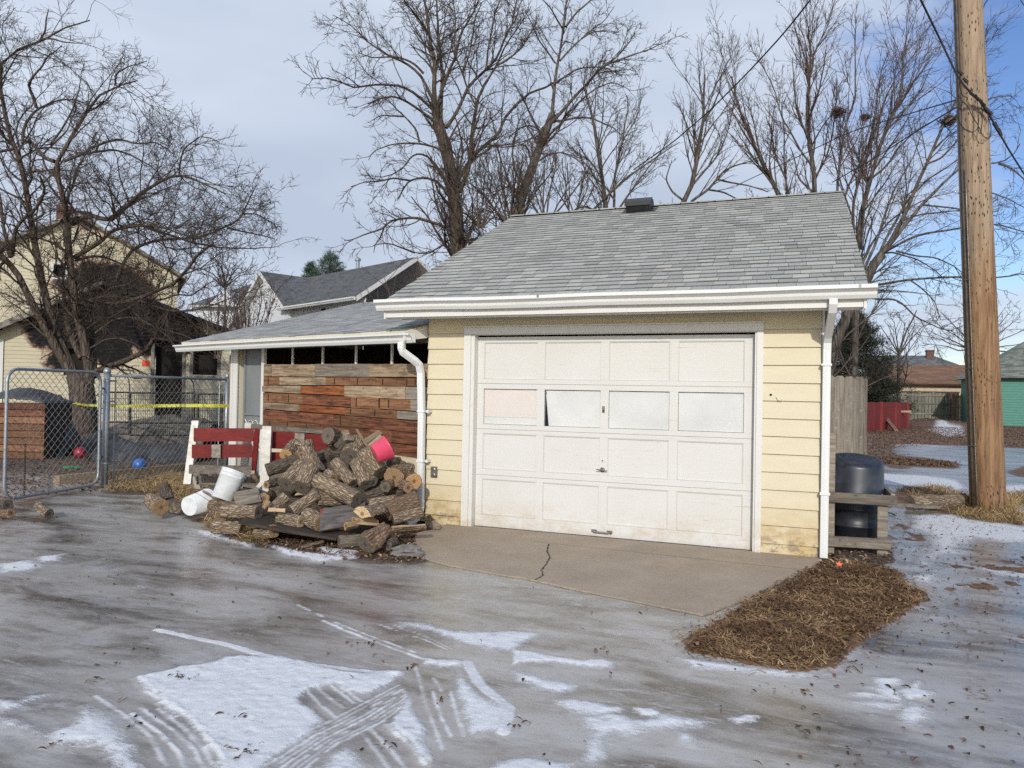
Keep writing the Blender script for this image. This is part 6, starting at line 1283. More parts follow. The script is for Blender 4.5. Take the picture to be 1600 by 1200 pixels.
# ================================================================== FENCES, POLE, WIRES, BACKGROUND
# ---- chain link panel and open gate
def mesh_wires(mb, quad, step, r, lean=.35):
    """diamond mesh inside quad (bl, br, tr, tl) as slim wires bent in and out at each crossing"""
    bl, br, tr, tl = [np.array(p) for p in quad]; Wd = np.linalg.norm(br-bl); Hh = np.linalg.norm(tl-bl); nrm = np.cross(br-bl, tl-bl); nrm /= np.linalg.norm(nrm)
    P = lambda u, v: bl*(1-u)*(1-v)+br*u*(1-v)+tr*u*v+tl*(1-u)*v
    return Wd, Hh, P, nrm
def chain_mesh(name, quad, step, r, mat, parent):
    Wd, Hh, P, nrm = mesh_wires(None, quad, step, r); parts = {}
    for sg in (1, -1):
        c = -Hh if sg > 0 else 0
        while c < (Wd if sg > 0 else Wd+Hh):
            # line x = c + sg*z
            za = max(0, (0-c)/sg if sg > 0 else (c-Wd)); zb = min(Hh, (Wd-c) if sg > 0 else c)
            if sg > 0: za = max(0, -c); zb = min(Hh, Wd-c)
            else: za = max(0, c-Wd); zb = min(Hh, c)
            if zb-za > .04:
                n = max(2, int((zb-za)/(step/2))+1); pts = []
                for i in range(n+1):
                    z_ = za+(zb-za)*i/n; x_ = c+sg*z_; pts.append(P(min(max(x_/Wd, 0), 1), z_/Hh)+nrm*(r*.9*(1 if (i % 2) else -1)*sg))
                k = len(pts); parts.setdefault(k, []).append(pts)
            c += step
    return mkmesh(name, [(np.array(v), np.full((len(v), k), r), 4) for k, v in parts.items()], mat, parent)
FT = 1.70
pL = gz(163, 762); pR = gz(352, 734)
fn = thing('chain_link_fence', tuple(pL), 'fixed chain link fence panel between two galvanised posts left of the red bench', 'fence')
def post(mb, p, r, h_, cap=True):
    mb.tube([(p[0], p[1], 0), (p[0], p[1], h_)], r, 14); 
    if cap: mb.lathe([(r*1.12, 0), (r*1.12, .04), (r*.8, .075), (.002, .09)], (p[0], p[1], h_-.03), 14)
m_ = MB(); post(m_, pL, .045, FT); m_.build('post', M['galv'], fn, True)
m_ = MB(); post(m_, pR, .038, FT); m_.build('post', M['galv'], fn, True)
a = np.array([pL[0]+.02, pL[1]+.05, FT-.06]); b = np.array([pR[0], pR[1]-.03, FT-.06]); m_ = MB(); m_.tube([a, b], .022, 10); m_.build('top_rail', M['galv'], fn, True)
v_ = (pR-pL)/np.linalg.norm(pR-pL)
for t_ in (.16, 2.52):
    q = pL+v_*t_; m_ = MB(); m_.tube([(q[0], q[1], .03), (q[0], q[1], FT-.07)], .010, 6); m_.build('tension_bar', M['galv'], fn)
for z_ in (.35, .8, 1.25, 1.55):
    m_ = MB(); m_.lathe([(.050, 0), (.050, .022)], (pL[0], pL[1], z_), 14); m_.beam((pL[0], pL[1], z_+.011), tuple(pL[:2]+v_[:2]*.17)+(z_+.011,), .004, .022); m_.build('band', M['galv'], fn)
q0 = pL+v_*.16; q1 = pR-v_*.10
chain_mesh('mesh', [(q0[0], q0[1], .03), (q1[0], q1[1], .03), (q1[0], q1[1], FT-.05), (q0[0], q0[1], FT-.05)], .11, .0029, M['wire'], fn)
# gate swung towards the camera, hung a little above the ground
gA = gz(153, 764); gB = gz(6, 790); gv = (gB-gA)/np.linalg.norm(gB-gA); gA2 = gA; 
gt = thing('chain_link_gate', tuple(gA), 'round cornered chain link gate swung open at the left edge', 'gate')
z0, z1 = .07, FT-.02; Lg = np.linalg.norm(gB-gA)
def gp_(u, z_): return tuple(gA[:2]+gv[:2]*u)+(z_,)
loop = []; rc_ = .16
for cx_, cz_, a0 in ((Lg-rc_, z0+rc_, -90), (Lg-rc_, z1-rc_, 0), (rc_, z1-rc_, 90), (rc_, z0+rc_, 180)):
    for t_ in range(6): a = R2(a0+t_*18); loop.append(gp_(cx_+rc_*math.cos(a), cz_+rc_*math.sin(a)))
loop += [loop[0], loop[1]]; m_ = MB(); m_.tube(loop, .021, 10); m_.build('gate_frame', M['galv'], gt, True)
chain_mesh('mesh', [gp_(.02, z0+.02), gp_(Lg-.02, z0+.02), gp_(Lg-.02, z1-.02), gp_(.02, z1-.02)], .11, .0029, M['wire'], gt)
for z_ in (.45, 1.45): m_ = MB(); m_.tube([gp_(.0, z_), (pL[0]-.02, pL[1]-.02, z_)], .014, 8); m_.lathe([(.027, -.03), (.027, .03)], gp_(0, z_), 12); m_.build('hinge', M['galv'], gt)
# hanging chain
m_ = MB(); cpt = at(34, 700, 9.6); cpt = np.array(gp_(Lg*.80, .7))+np.array([.02, -.03, 0])
for i in range(20):
    c_ = Vector((cpt[0], cpt[1], .72-i*.034)); o_ = R2(90*(i % 2)); pts = [c_+Vector((math.cos(o_)*.010*math.cos(t_), math.sin(o_)*.010*math.cos(t_), .021*math.sin(t_))) for t_ in np.linspace(0, 2*pi_, 9)]; m_.tube(pts, .0035, 5)
o = m_.build('hanging_chain', M['rust_chain']); tag(o, 'rusty chain hanging on the open chain link gate', 'chain')
# ---- utility pole
kp = NT('pole_timber'); g = kp.noise((26, 26, 1.3), detail=8, rough=.65, dist=.5); g2 = kp.noise((70, 70, 2.5), detail=5); v = kp.n('ShaderNodeTexVoronoi'); v.inputs['Scale'].default_value = 1; kp.l(kp.mapv((30, 30, 9)), v.inputs['Vector'])
sep = kp.n('ShaderNodeSeparateXYZ'); kp.l(kp.tc.outputs['Object'], sep.inputs[0]); hg = kp.ramp(sep.outputs[2], 2.4, 4.2, 0, 1); nn = kp.noise((3, 3, .8), detail=4)
hm = kp.ramp(kp.math('ADD', hg, kp.ramp(nn, .3, .7, -.35, .35)), .2, .8)
cw = kp.mix(kp.ramp(g, .32, .68), (.36, .215, .115), (.12, .066, .036)); cw2 = kp.mix(kp.ramp(g, .32, .68), (.42, .315, .215), (.20, .14, .095)); cw = kp.mix(hm, cw, cw2)
hole = kp.math('MULTIPLY', kp.ramp(v.outputs['Distance'], .17, .24, 1, 0), kp.ramp(kp.noise((2.2, 2.2, 1.2), detail=3), .40, .56, 0, 1)); cw = kp.mix(hole, cw, (.028, .016, .011)); ck = kp.ramp(g2, .64, .68); cw = kp.mix(ck, cw, (.05, .03, .02))
kp.set(cw, .8, 0, .25); kp.bump(kp.math('SUBTRACT', g, kp.math('ADD', kp.math('MULTIPLY', hole, .8), kp.math('MULTIPLY', ck, .8))), .7, .012)
pb_ = at(1545, 800, 11.55); pb0 = gz(1544, 799); dpt = float((pb0-CAM)@FW)
tp = at(1510, -60, dpt*1.0)
pole = thing('utility_pole', tuple(pb0), 'weathered brown wooden utility pole full of dark knots right of the garage', 'utility pole')
def pole_pt(s): return pb0*(1-s)+tp*s
r0_ = 24.8*dpt/f_; r1_ = 19.6*dpt/f_
m_ = MB(); K = 60; NR = 40; vs = []
topz = 1.25
for i in range(K+1):
    s = i/K*topz; c_ = pole_pt(s); r_ = r0_+(r1_-r0_)*s
    for j in range(NR):
        a = 2*pi_*j/NR; d = r_*(1+.012*mnoise.noise(Vector((math.cos(a)*4, math.sin(a)*4, s*3)))-.07*max(0, 1-abs(((a-3.9-.1*math.sin(s*5)+pi_) % (2*pi_))-pi_)/.10)-.07*max(0, 1-abs(((a-4.9-.06*math.sin(s*7)+pi_) % (2*pi_))-pi_)/.10))
        vs.append((c_[0]+d*math.cos(a), c_[1]+d*math.sin(a), c_[2]-.1*(i == 0)))
m_.add(vs, [(i*NR+j, i*NR+(j+1) % NR, (i+1)*NR+(j+1) % NR, (i+1)*NR+j) for i in range(K) for j in range(NR)]+[tuple(range(K*NR, (K+1)*NR))]); m_.build('pole_shaft', kp.m, pole, True)
# conduit strapped on the left side of the pole
m_ = MB(); ofs = -RT*1.0-FW*.18; ofs = ofs/np.linalg.norm(ofs); m_.tube([pole_pt(s)+ofs*(r0_+(r1_-r0_)*s+.012) for s in np.linspace(0, topz, 14)], .024, 8); cdt = m_.build('conduit', M['conduit'], pole, True)
m_ = MB(); o2 = -RT*.93-FW*.42; o2 = o2/np.linalg.norm(o2); m_.tube([pole_pt(s)+o2*(r0_+(r1_-r0_)*s+.006) for s in np.linspace(0, .62, 10)], .008, 6); m_.build('ground_wire', M['steel'], pole, True)
for s in (.12, .26, .42, .58, .75): m_ = MB(); q = pole_pt(s); rr_ = r0_+(r1_-r0_)*s+.03; m_.tube([q+(ofs*math.cos(a)+np.cross(UP, ofs)*math.sin(a))*rr_ for a in np.linspace(-.35, .35, 6)], .006, 5); m_.build('conduit_strap', M['steel'], pole)
# cables
def cable(pts, r, label, name='overhead_cable', n=24, group=None, sag=True, parent=None, cat='cable'):
    P = np.array(pts, float); Pk, Rk = resample(P, [r]*len(P), n); m_ = MB(); m_.tube([tuple(q) for q in Pk], r, 6)
    o = m_.build(name, M['cable'], parent); 
    return tag(o, label, cat, group) if parent is None else o
cable([at(1436, -6, 9.0), at(1468, 60, 10.0), at(1500, 128, dpt-.35), at(1522, 150, dpt-.3), at(1540, 165, dpt-.3)], .013, 'thick black service cable coming down from the upper edge to the pole', n=20)
cable([at(1524, 148, dpt-.32), at(1545, 178, dpt-.25), at(1560, 205, dpt+.4), at(1575, 232, dpt+1.2), at(1602, 275, dpt+2.5), at(1640, 330, dpt+4.5)], .014, 'thick black cable running down to the right from the pole', n=20)
cable([at(1266, 0, 13), at(1225, 52, 14.5), at(1170, 112, 16), at(1110, 172, 18), at(1052, 222, 20), at(990, 265, 23)], .016, 'long black cable crossing the sky in the middle of the photo', n=30)
cable([at(1512, 151, dpt), at(1440, 172, dpt+3), at(1330, 205, dpt+7), at(1240, 248, dpt+11), at(1150, 290, dpt+15)], .012, 'upper thin wire running left from the pole toward the ridge', n=24, group=None)
cable([at(1512, 157, dpt), at(1440, 200, dpt+2), at(1370, 245, dpt+5), at(1300, 285, dpt+8)], .011, 'lower thin wire running left from the pole to the roof corner', n=24)
cable([at(1592, -4, 16), at(1610, 24, 18)], .01, 'short stretch of wire in the upper right corner', n=6)
cable([at(1547, -6, dpt), at(1536, 10, dpt-.1), at(1534, 40, dpt-.05), at(1536, 90, dpt), at(1540, 130, dpt), at(1541, 155, dpt-.1)], .007, 'thin wire running down the right side of the pole', n=30)
m_ = MB(); pp = lambda x, y, o=.28: tuple(at(x, y, dpt-o))
for pts in ([pp(1500, 112), pp(1499, 135), pp(1504, 150), pp(1512, 153)], [pp(1501, 156), pp(1512, 165), pp(1519, 182), pp(1528, 195), pp(1536, 214), pp(1544, 216)], [pp(1500, 160), pp(1494, 180), pp(1500, 195), pp(1515, 208), pp(1526, 205), pp(1530, 190), pp(1528, 165), pp(1526, 155)], [pp(1532, 158), pp(1536, 180), pp(1532, 212), pp(1528, 205), pp(1530, 170)], [pp(1542, 176, .15), pp(1549, 200, .15), pp(1547, 215, .15), pp(1540, 216)], [pp(1508, 147), pp(1515, 142), pp(1519, 139), pp(1514, 146), pp(1522, 152)]):
    Pk, _ = resample(np.array(pts), [1]*len(pts), 18); m_ = MB(); m_.tube([tuple(q) for q in Pk], .0055, 5); m_.build('loose_wire', M['cable'], pole)
for (x, y) in ((1500, 113), (1508, 125), (1525, 152), (1530, 156), (1541, 170), (1546, 175)):
    m_ = MB(); m_.tube([pp(x-3, y-3), pp(x+4, y+4)], [.016, .022], 8); m_.build('cable_clamp', M['cable'], pole)
m_ = MB()
for (x, y, dd) in ((1556, 197, .1), (1562, 207, -.3)):
    m_ = MB(); m_.tube([tuple(at(x-3, y-6, dpt-dd)), tuple(at(x+3, y+6, dpt-dd))], [.028, .02], 8); m_.build('cable_splice', M['cable'], pole)
# ---- timber frame, compost barrel with upside-down tub
fx0, fx1, fy0, fy1 = 3.60, 4.17, .42, 1.2
fr = thing('timber_frame', (3.9, .8, 0), 'weathered timber post and rail frame around the black barrel beside the garage', 'wooden frame')
def tim(n_, a, b, w_, t_, up=(0, 0, 1)): m_ = MB(); m_.beam(a, b, w_, t_, up); o = m_.build(n_, M['wood_grey'], fr); bvl = o.modifiers.new('bevel', 'BEVEL'); bvl.width = .004; return o
tim('post', (3.655, .42, -.02), (3.655, .42, 1.16), .09, .09, (0, 1, 0)); tim('post', (4.12, .42, -.02), (4.12, .42, .56), .09, .09, (0, 1, 0))
tim('post', (3.655, 1.2, -.02), (3.655, 1.2, .60), .09, .09, (0, 1, 0)); tim('post', (4.14, 1.2, -.02), (4.14, 1.2, .60), .09, .09, (0, 1, 0))
tim('rail', (3.61, .352, .535), (4.24, .352, .535), .04, .10); tim('rail', (3.61, .352, .105), (4.19, .352, .12), .04, .10)
tim('rail', (4.205, .36, .555), (4.205, 1.24, .555), .04, .09); tim('rail', (3.60, 1.26, .56), (4.2, 1.26, .56), .04, .09)
m_ = MB(); m_.beam((4.20, .38, .50), (4.62, .62, .47), .07, .03); m_.build('loose_rail', M['wood_grey'], fr)
c0 = (3.90, .80, .05)
bb = thing('compost_barrel', c0, 'black plastic barrel standing inside the timber frame', 'barrel')
m_ = MB(); m_.lathe([(.20, 0), (.215, .02), (.225, .16), (.235, .165), (.235, .185), (.228, .19), (.235, .33), (.245, .335), (.245, .355), (.238, .36), (.245, .50), (.25, .52)], c0, 40); m_.build('barrel_body', M['black_plastic'], bb, True)
t2 = thing('upturned_tub', (3.90, .80, .56), 'black plastic tub turned upside down on top of the barrel', 'tub')
k = NT('worn_black_rubber'); nz = k.noise(7, detail=6); k.set(k.mix(k.ramp(nz, .4, .7), (.020, .024, .034), (.048, .056, .075)), .38, 0, .5); k.bump(nz, .2, .004)
m_ = MB(); Mt = Matrix.Translation((3.895, .82, .60)) @ Matrix.Rotation(R2(11), 4, 'X') @ Matrix.Rotation(R2(3), 4, 'Y') @ Matrix.Diagonal((1, 1, .86, 1))
m_.lathe([(.286, -.01), (.290, 0), (.278, .02), (.262, .300), (.245, .335), (.215, .345), (.205, .338), (.17, .340), (.165, .352), (.15, .352), (.145, .340), (.115, .340), (.11, .352), (.095, .352), (.09, .340), (.062, .340), (.057, .352), (.042, .352), (.037, .340), (.001, .342)], n=48, M=Mt, cap0=False, cap1=False); m_.build('tub_body', k.m, t2, True)
m_ = MB(); pth = [gz(x, y, .02) for x, y in ((1372, 792), (1385, 786), (1398, 783), (1390, 790), (1376, 800), (1392, 801), (1400, 806))]; Pk, _ = resample(np.array(pth), [1]*7, 30); m_.tube([tuple(q) for q in Pk], .009, 6); o = m_.build('garden_hose', simple('green_hose', (.02, .08, .055), None, 9, .5, 0, 0)); tag(o, 'short loop of dark green hose on the ice behind the timber frame', 'hose')
# orange leaf-shaped flag on the grass corner
m_ = MB(); c_ = gz(1311, 890, .015); fl = [(0, 0), (.014, .02), (.028, .022), (.020, .04), (.03, .05), (.012, .052), (.004, .07), (-.008, .055), (-.024, .05), (-.014, .036), (-.026, .02), (-.010, .018)]
m_.extrude([(c_[0]+a, c_[1]+b*.25, c_[2]+b) for a, b in fl], (0, .002, .001)); o = m_.build('plastic_leaf', simple('bright_orange_plastic', (.90, .13, .02), None, 9, .5, 0, 0)); tag(o, 'small bright orange plastic leaf lying at the corner of the dry grass', 'plastic leaf')
# cut log on the grass by the pole
A = gz(1422, 786, .10); B = gz(1508, 783, .10); v = Vector(B-A); me_ = logmesh(v.length, .10, None, 0, 99, .1)
for q in (M['bark'], M['wood_grey'], M['end_dark']): me_.materials.append(q)
o = bpy.data.objects.new('landscape_timber', me_); COL.objects.link(o); o.matrix_world = Matrix.Translation((Vector(A)+Vector(B))/2) @ v.to_track_quat('X', 'Z').to_matrix().to_4x4(); tag(o, 'old mossy timber lying in dry grass left of the utility pole', 'timber')
# ---- fences on the right
def board_fence(name, label, P0, P1, zt, mat, bw=.14, gap=.006, rails=(), posts=(), dog=False, zt1=None, cat='fence', group=None, back=1, wob=.012, z0=0.02):
    P0 = np.array([P0[0], P0[1], 0.]); P1 = np.array([P1[0], P1[1], 0.]); v = P1-P0; Ls = np.linalg.norm(v); v /= Ls; nrm = np.array([v[1], -v[0], 0]); zt1 = zt1 or zt
    if nrm[1] > 0: nrm = -nrm
    th = thing(name, tuple(P0), label, cat, group); n = int(Ls/(bw+gap)); m_ = MB()
    for i in range(n+1):
        u = i*(bw+gap); w_ = min(bw, Ls-u)
        if w_ < .02: continue
        zz = zt+(zt1-zt)*i/max(n, 1)+random.uniform(-wob, wob); a = P0+v*u; b = a+v*w_; t = .02; o_ = nrm*random.uniform(0, .006)
        loop = [(0, z0), (w_, z0), (w_, zz-.03), (w_-.03, zz), (.03, zz), (0, zz-.03)] if dog else [(0, z0), (w_, z0), (w_, zz), (0, zz)]
        loop = [P0+v*(u+x)+np.array([0, 0, z_])+o_ for x, z_ in loop]; m_.extrude(loop, nrm*t)
    m_.build('boards', mat, th)
    for (zr) in rails:
        m_ = MB(); a = P0+nrm*.05*back; b = P1+nrm*.05*back; m_.beam((a[0], a[1], zr), (b[0], b[1], zr), .04, .09); m_.build('rail', mat, th)
    for u in posts:
        m_ = MB(); a = P0+v*u+nrm*.08*back; m_.beam((a[0], a[1], 0), (a[0], a[1], zt+.02), .10, .10, (v[0], v[1], 0)); m_.build('post', mat, th)
    return th
def woodz(name, c1, c2, tint=.2): return wood(name, c1, c2, tint, sc=(22, 22, 1.6))
M['fence_grey'] = woodz('grey_fence_board', (.27, .245, .215), (.15, .13, .11)); M['fence_green'] = woodz('lichened_fence_board', (.25, .25, .20), (.10, .10, .085), .3); M['fence_tan'] = woodz('newer_fence_board', (.34, .25, .15), (.19, .14, .095), .3); M['red_fence'] = woodz('red_fence_board', (.20, .034, .034), (.13, .02, .02), .12)
d1 = 12.0
a = at(1290, 700, d1); b = at(1354, 700, d1); ztp = at(1320, 586, d1)[2]
board_fence('privacy_fence', 'tall grey privacy fence section standing right behind the garage corner', (a[0]-.6, a[1]+.25), (b[0], b[1]), ztp+.02, M['fence_grey'], .145, .002, zt1=ztp-.03, dog=True, wob=.004)
a = gz(1340, 676); b = gz(1417, 668); dd = float((b-CAM)@FW); zt_ = at(1417, 629, dd)[2]
rf_ = board_fence('red_fence', 'low red painted board fence with a propped diagonal brace', (a[0], a[1]), (b[0], b[1]), zt_, M['red_fence'], .3, .004, posts=(), wob=.01)
nb_ = np.array([0, -1.0, 0])
for px in (1372, 1395, 1417):
    q = gz(px, 671); m_ = MB(); q2 = a+(b-a)*((px-1340)/77); m_.beam((q2[0], q2[1]-.09, 0), (q2[0], q2[1]-.09, zt_+.02), .16, .12, (0, 1, 0)); m_.build('post', M['red_fence'], rf_)
m_ = MB(); q2 = a+(b-a)*.86; m_.box((q2[0]-.5, q2[1]-.14, zt_-.52), (q2[0]+.45, q2[1]-.08, zt_-.42)); m_.build('hinge_plate', M['wood_tan'], rf_)
pp0 = at(1368, 634, dd-.6); pp1 = gz(1401, 674); m_ = MB(); m_.beam(tuple(pp0), tuple(pp1), .14, .18, (0, 1, 0)); m_.build('brace', M['wood_tan'], rf_)
a = gz(1389, 660); b = gz(1484, 660); ddf = float((b-CAM)@FW); zf = at(1440, 613, ddf)[2]; zL, zR = zf, zf
f1 = board_fence('picket_fence', 'far greyed plank fence with scalloped top between the red fence and the pole', (a[0]-3, a[1]), (b[0], b[1]), zf, M['fence_green'], .22, .05, rails=(zf*.28, zf*.62, zf*.9), posts=(3.4, np.linalg.norm(b-a)+2.9), dog=True, wob=.04)
c_ = gz(1600, 662); f2 = board_fence('picket_fence', 'far newer tan plank fence section seen left of the utility pole', (b[0]+.1, b[1]), (b[0]+2.6, b[1]), zf-.08, M['fence_tan'], .20, .06, rails=(.25, zf*.55, zf*.88), posts=(.1,), dog=True, wob=.04)
# ---- generic house parts in a local frame: origin o, ux right, uy away
class Frame:
    def __init__(s, x, y, d, rot=0.0, z=0.0):
        p = at(x, y, d); s.o = np.array([p[0], p[1], z]); a = yaw*0+rot; s.ux = np.array([math.cos(a), math.sin(a), 0]); s.uy = np.array([-math.sin(a), math.cos(a), 0])
    def P(s, u, v, z): q = s.o+s.ux*u+s.uy*v; return (q[0], q[1], q[2]+z)
    def hit(s, x, y, v=0.0):
        """local (u, z) of photo point on the plane v = const"""
        p0 = s.o+s.uy*v; q = onplane(x, y, p0, s.uy); return float((q-s.o)@s.ux), float(q[2]-s.o[2])
def fbox(m_, F, u0, u1, v0, v1, z0, z1, m=0, t=None): return m_.hexa([F.P(u0, v0, z0), F.P(u1, v0, z0), F.P(u1, v1, z0), F.P(u0, v1, z0)], [F.P(u0, v0, z1), F.P(u1, v0, z1), F.P(u1, v1, z1), F.P(u0, v1, z1)], m, t)
def fsheet(m_, F, poly, v, th_=.05, m=0, t=None):
    m_.hexa([F.P(u, v, z) for u, z in poly], [F.P(u, v+th_, z) for u, z in poly], m, t)
def flap(m_, F, poly_left, poly_right, zt, v, row, z0=0.0, th_=.02):
    """clapboards on plane v; poly_left/right: functions z -> u"""
    z = z0
    while z < zt:
        zz = min(z+row, zt); a0, b0 = poly_left(z), poly_right(z); a1, b1 = poly_left(zz), poly_right(zz)
        if b1-a1 > .05: m_.add([F.P(a0, v-th_, z), F.P(b0, v-th_, z), F.P(b1, v-.002, zz), F.P(a1, v-.002, zz), F.P(a0, v, z), F.P(b0, v, z)], [(0, 1, 2, 3), (4, 5, 1, 0)])
        z += row
# brown garage
F = Frame(1390, 660, 57, 0.0); e0 = F.hit(1380, 599); zE = e0[1]; r0 = F.hit(1380, 570, 3.2)[1]
g1 = thing('brown_roof_garage', F.P(3, 0, 0), 'cream garage with long brown shingle roof beyond the far plank fence', 'garage')
m_ = MB(); fbox(m_, F, -.6, 9, 0, 6, 0, zE-.1); m_.build('wall', simple('cream_stucco', (.58, .47, .32), None, 4, .8, 0, .1), g1)
roof_plane(g1, M['wood_brown'], M['shingle_brown'], [F.P(-1.0, -.5, zE), F.P(9.4, -.5, zE), F.P(9.4, 3.2, r0), F.P(-1.0, 3.2, r0)], expo=.28, tab=.5, thick=.12)
roof_plane(g1, M['wood_brown'], M['shingle_brown'], [F.P(9.4, 6.9, zE), F.P(-1.0, 6.9, zE), F.P(-1.0, 3.21, r0), F.P(9.4, 3.21, r0)], expo=.6, tab=.9, thick=.12)
m_ = MB(); q0_ = F.hit(1392, 602); q1_ = F.hit(1498, 612); q0_ = (q0_[0], F.hit(1392, 611)[1]); fbox(m_, F, q0_[0], q1_[0], -.06, -.003, .1, q0_[1]-.05)
for i in range(14): fbox(m_, F, q0_[0]+.2+i*.33, q0_[0]+.22+i*.33, -.075, -.0605, .1, q0_[1]-.15)
fbox(m_, F, q0_[0]-.05, q1_[0]+.05, -.09, -.0605, q0_[1]-.05, q0_[1]+.02); m_.build('garage_door', simple('dark_brown_door', (.085, .035, .024), None, 5, .7, 0, 0), g1)
# green garage
F = Frame(1560, 665, 45, 0.0); zE = F.hit(1570, 590)[1]; g2 = thing('green_garage', F.P(2, 0, 0), 'teal green clapboard garage with mossy roof at the right edge', 'garage')
kq = NT('teal_siding'); nq = kq.noise((3, 3, 16), detail=6); fq = kq.noise((9, 9, 20), detail=7, rough=.7); kq.set(kq.mix(kq.ramp(fq, .62, .68), kq.mix(kq.ramp(nq, .3, .7), (.035, .21, .155), (.028, .15, .112)), (.30, .36, .30)), .6); kq.bump(nq, .3)
m_ = MB(); fbox(m_, F, -.9, 8, 0.03, 6, 0, zE); z = 0.05
while z < zE-.03:
    zz = min(z+.16, zE); m_.add([F.P(-.92, 0, z), F.P(8, 0, z), F.P(8, .025, zz), F.P(-.92, .025, zz), F.P(-.92, .03, z), F.P(8, .03, z)], [(0, 1, 2, 3), (4, 5, 1, 0)]); z += .16
m_.build('wall', kq.m, g2)
rz_ = F.hit(1600, 556, 1.5)[1]+1.1
roof_plane(g2, M['wood_dark'], M['shingle_green'], [F.P(-1.3, -.4, zE-.02), F.P(8.4, -.4, zE-.02), F.P(5.0, 3.2, rz_), F.P(2.2, 3.2, rz_)], expo=.22, tab=.4, thick=.1)
hip = MB(); hip.add([F.P(-1.3, -.4, zE-.02), F.P(2.2, 3.2, rz_), F.P(-1.3, 6.6, zE-.02)], [(0, 1, 2)]); hip.add([F.P(8.4, 6.6, zE-.02), F.P(-1.3, 6.6, zE-.02), F.P(2.2, 3.2, rz_), F.P(5, 3.2, rz_)], [(0, 1, 2, 3)]); hip.build('roof', M['shingle_green'], g2)
# house behind brown garage
F = Frame(1440, 640, 85, 0.0); zr = F.hit(1440, 553)[1]; ze = F.hit(1440, 580)[1]; h3 = thing('far_house', F.P(0, 0, 0), 'distant house roof with brick chimney above the brown garage roof', 'house')
m_ = MB(); fbox(m_, F, -4.5, 4.2, 0, 7, 0, ze); m_.build('wall', M['wood_brown'], h3)
roof_plane(h3, M['wood_dark'], M['shingle_far'], [F.P(-6.0, -.6, ze-.2), F.P(6.0, -.6, ze-.2), F.P(1.6, 3.5, zr), F.P(-5.0, 3.5, zr)], expo=.4, tab=.6, thick=.15)
cu, cz = F.hit(1453, 549, 3.0); m_ = MB(); fbox(m_, F, cu-.38, cu+.38, 2.6, 3.6, ze, cz); fbox(m_, F, cu-.45, cu+.45, 2.5, 3.7, cz, cz+.15); m_.build('chimney', simple('brick_chimney', (.15, .08, .06), (.09, .05, .04), 9, .9, 0, .3), h3)
# ---- fire damaged house at the left
F = Frame(0, 640, 23.0, yaw+.48); 
kc = NT('charred_yellow_siding'); t_c = kc.tc.outputs['Object']
sepc = kc.n('ShaderNodeSeparateXYZ'); kc.l(t_c, sepc.inputs[0]); n3 = kc.noise((1.1, 1.1, 1.1), detail=8, rough=.72, dist=.3); g3 = kc.noise((2, 2, 12), detail=4)
base_c = kc.mix(kc.ramp(g3, .3, .7), (.56, .51, .37), (.50, .45, .32))
att = kc.attr('char').outputs['Fac']; am = kc.math('ADD', att, kc.ramp(n3, .25, .75, -.34, .34)); sc_ = kc.mix(kc.ramp(am, .24, .36), base_c, (.24, .14, .10)); sc_ = kc.mix(kc.ramp(am, .36, .44), sc_, (.007, .006, .006)); fn3 = kc.noise((9, 9, 30), detail=5)
sc_ = kc.mix(kc.math('MULTIPLY', kc.ramp(am, .5, .6), kc.ramp(fn3, .56, .66, 0, .7)), sc_, (.05, .048, .048)); kc.set(sc_, kc.ramp(am, .4, .6, .6, .85), 0, .3); kc.bump(fn3, .3, .01); M['char'] = kc.m
hs = thing('burnt_house', F.P(4, 3, 0), 'fire blackened yellow house behind the yard tree', 'house')
def hu(x, y, v=0.0): return F.hit(x, y, v)
# front wing wall with low gable, holes for door and windows, made of clap strips carrying a char value
uL, _ = hu(-60, 600); uR, _ = hu(357, 600); uP, zP = hu(160, 446); _, zEl = hu(0, 512); u0e, _ = hu(0, 512); _, zEr = hu(352, 520)
u_dl, _ = hu(240, 600); u_dr, _ = hu(284, 600); zdt = hu(262, 536)[1]; zdb = hu(262, 636)[1]; wnl, wnt = hu(302, 544); wnr, wnb = hu(339, 588); w2l, w2t = hu(97, 545); w2r, w2b = hu(150, 590)
def gz_top(u): return zP+(zEl-zP)*(uP-u)/(uP-u0e) if u < uP else zP+(zEr-zP)*(u-uP)/(uR-uP)
def charv(u, z):
    def blob(cx, cy, rx, ry): a, b = hu(cx, cy); s = 23.0/f_; return max(0, 1-math.hypot((u-a)/(rx*s), (z-b)/(ry*s)))
    v = max(blob(150, 480, 150, 72)*1.9, blob(130, 505, 105, 75)*1.7, blob(262, 520, 70, 58)*1.8, blob(175, 545, 40, 45)*1.4, blob(320, 540, 32, 26)*1.3, blob(262, 590, 30, 70)*.9, blob(320, 560, 26, 50)*.7, blob(95, 560, 42, 40)*.9)
    return min(v, 1.0)
m_ = MB(); cv = []; row_ = .125; z = 0.3; nstrip = 46
while z < zP:
    zz = z+row_; us = np.linspace(uL, uR, nstrip+1)
    for i in range(nstrip):
        a, b = us[i], us[i+1]; c_ = (a+b)/2; zc = (z+zz)/2
        if zz > gz_top(c_)+.05: continue
        if (u_dl < c_ < u_dr and zc < zdt) or (wnl < c_ < wnr and wnb < zc < wnt) or (w2l < c_ < w2r and w2b < zc < w2t): continue
        m_.add([F.P(a, -.014, z), F.P(b, -.014, z), F.P(b, 0, zz), F.P(a, 0, zz), F.P(a, .02, z), F.P(b, .02, z)], [(0, 1, 2, 3), (4, 5, 1, 0)]); cv += [charv(a, z), charv(b, z), charv(b, zz), charv(a, zz), charv(a, z), charv(b, z)]
    z = zz
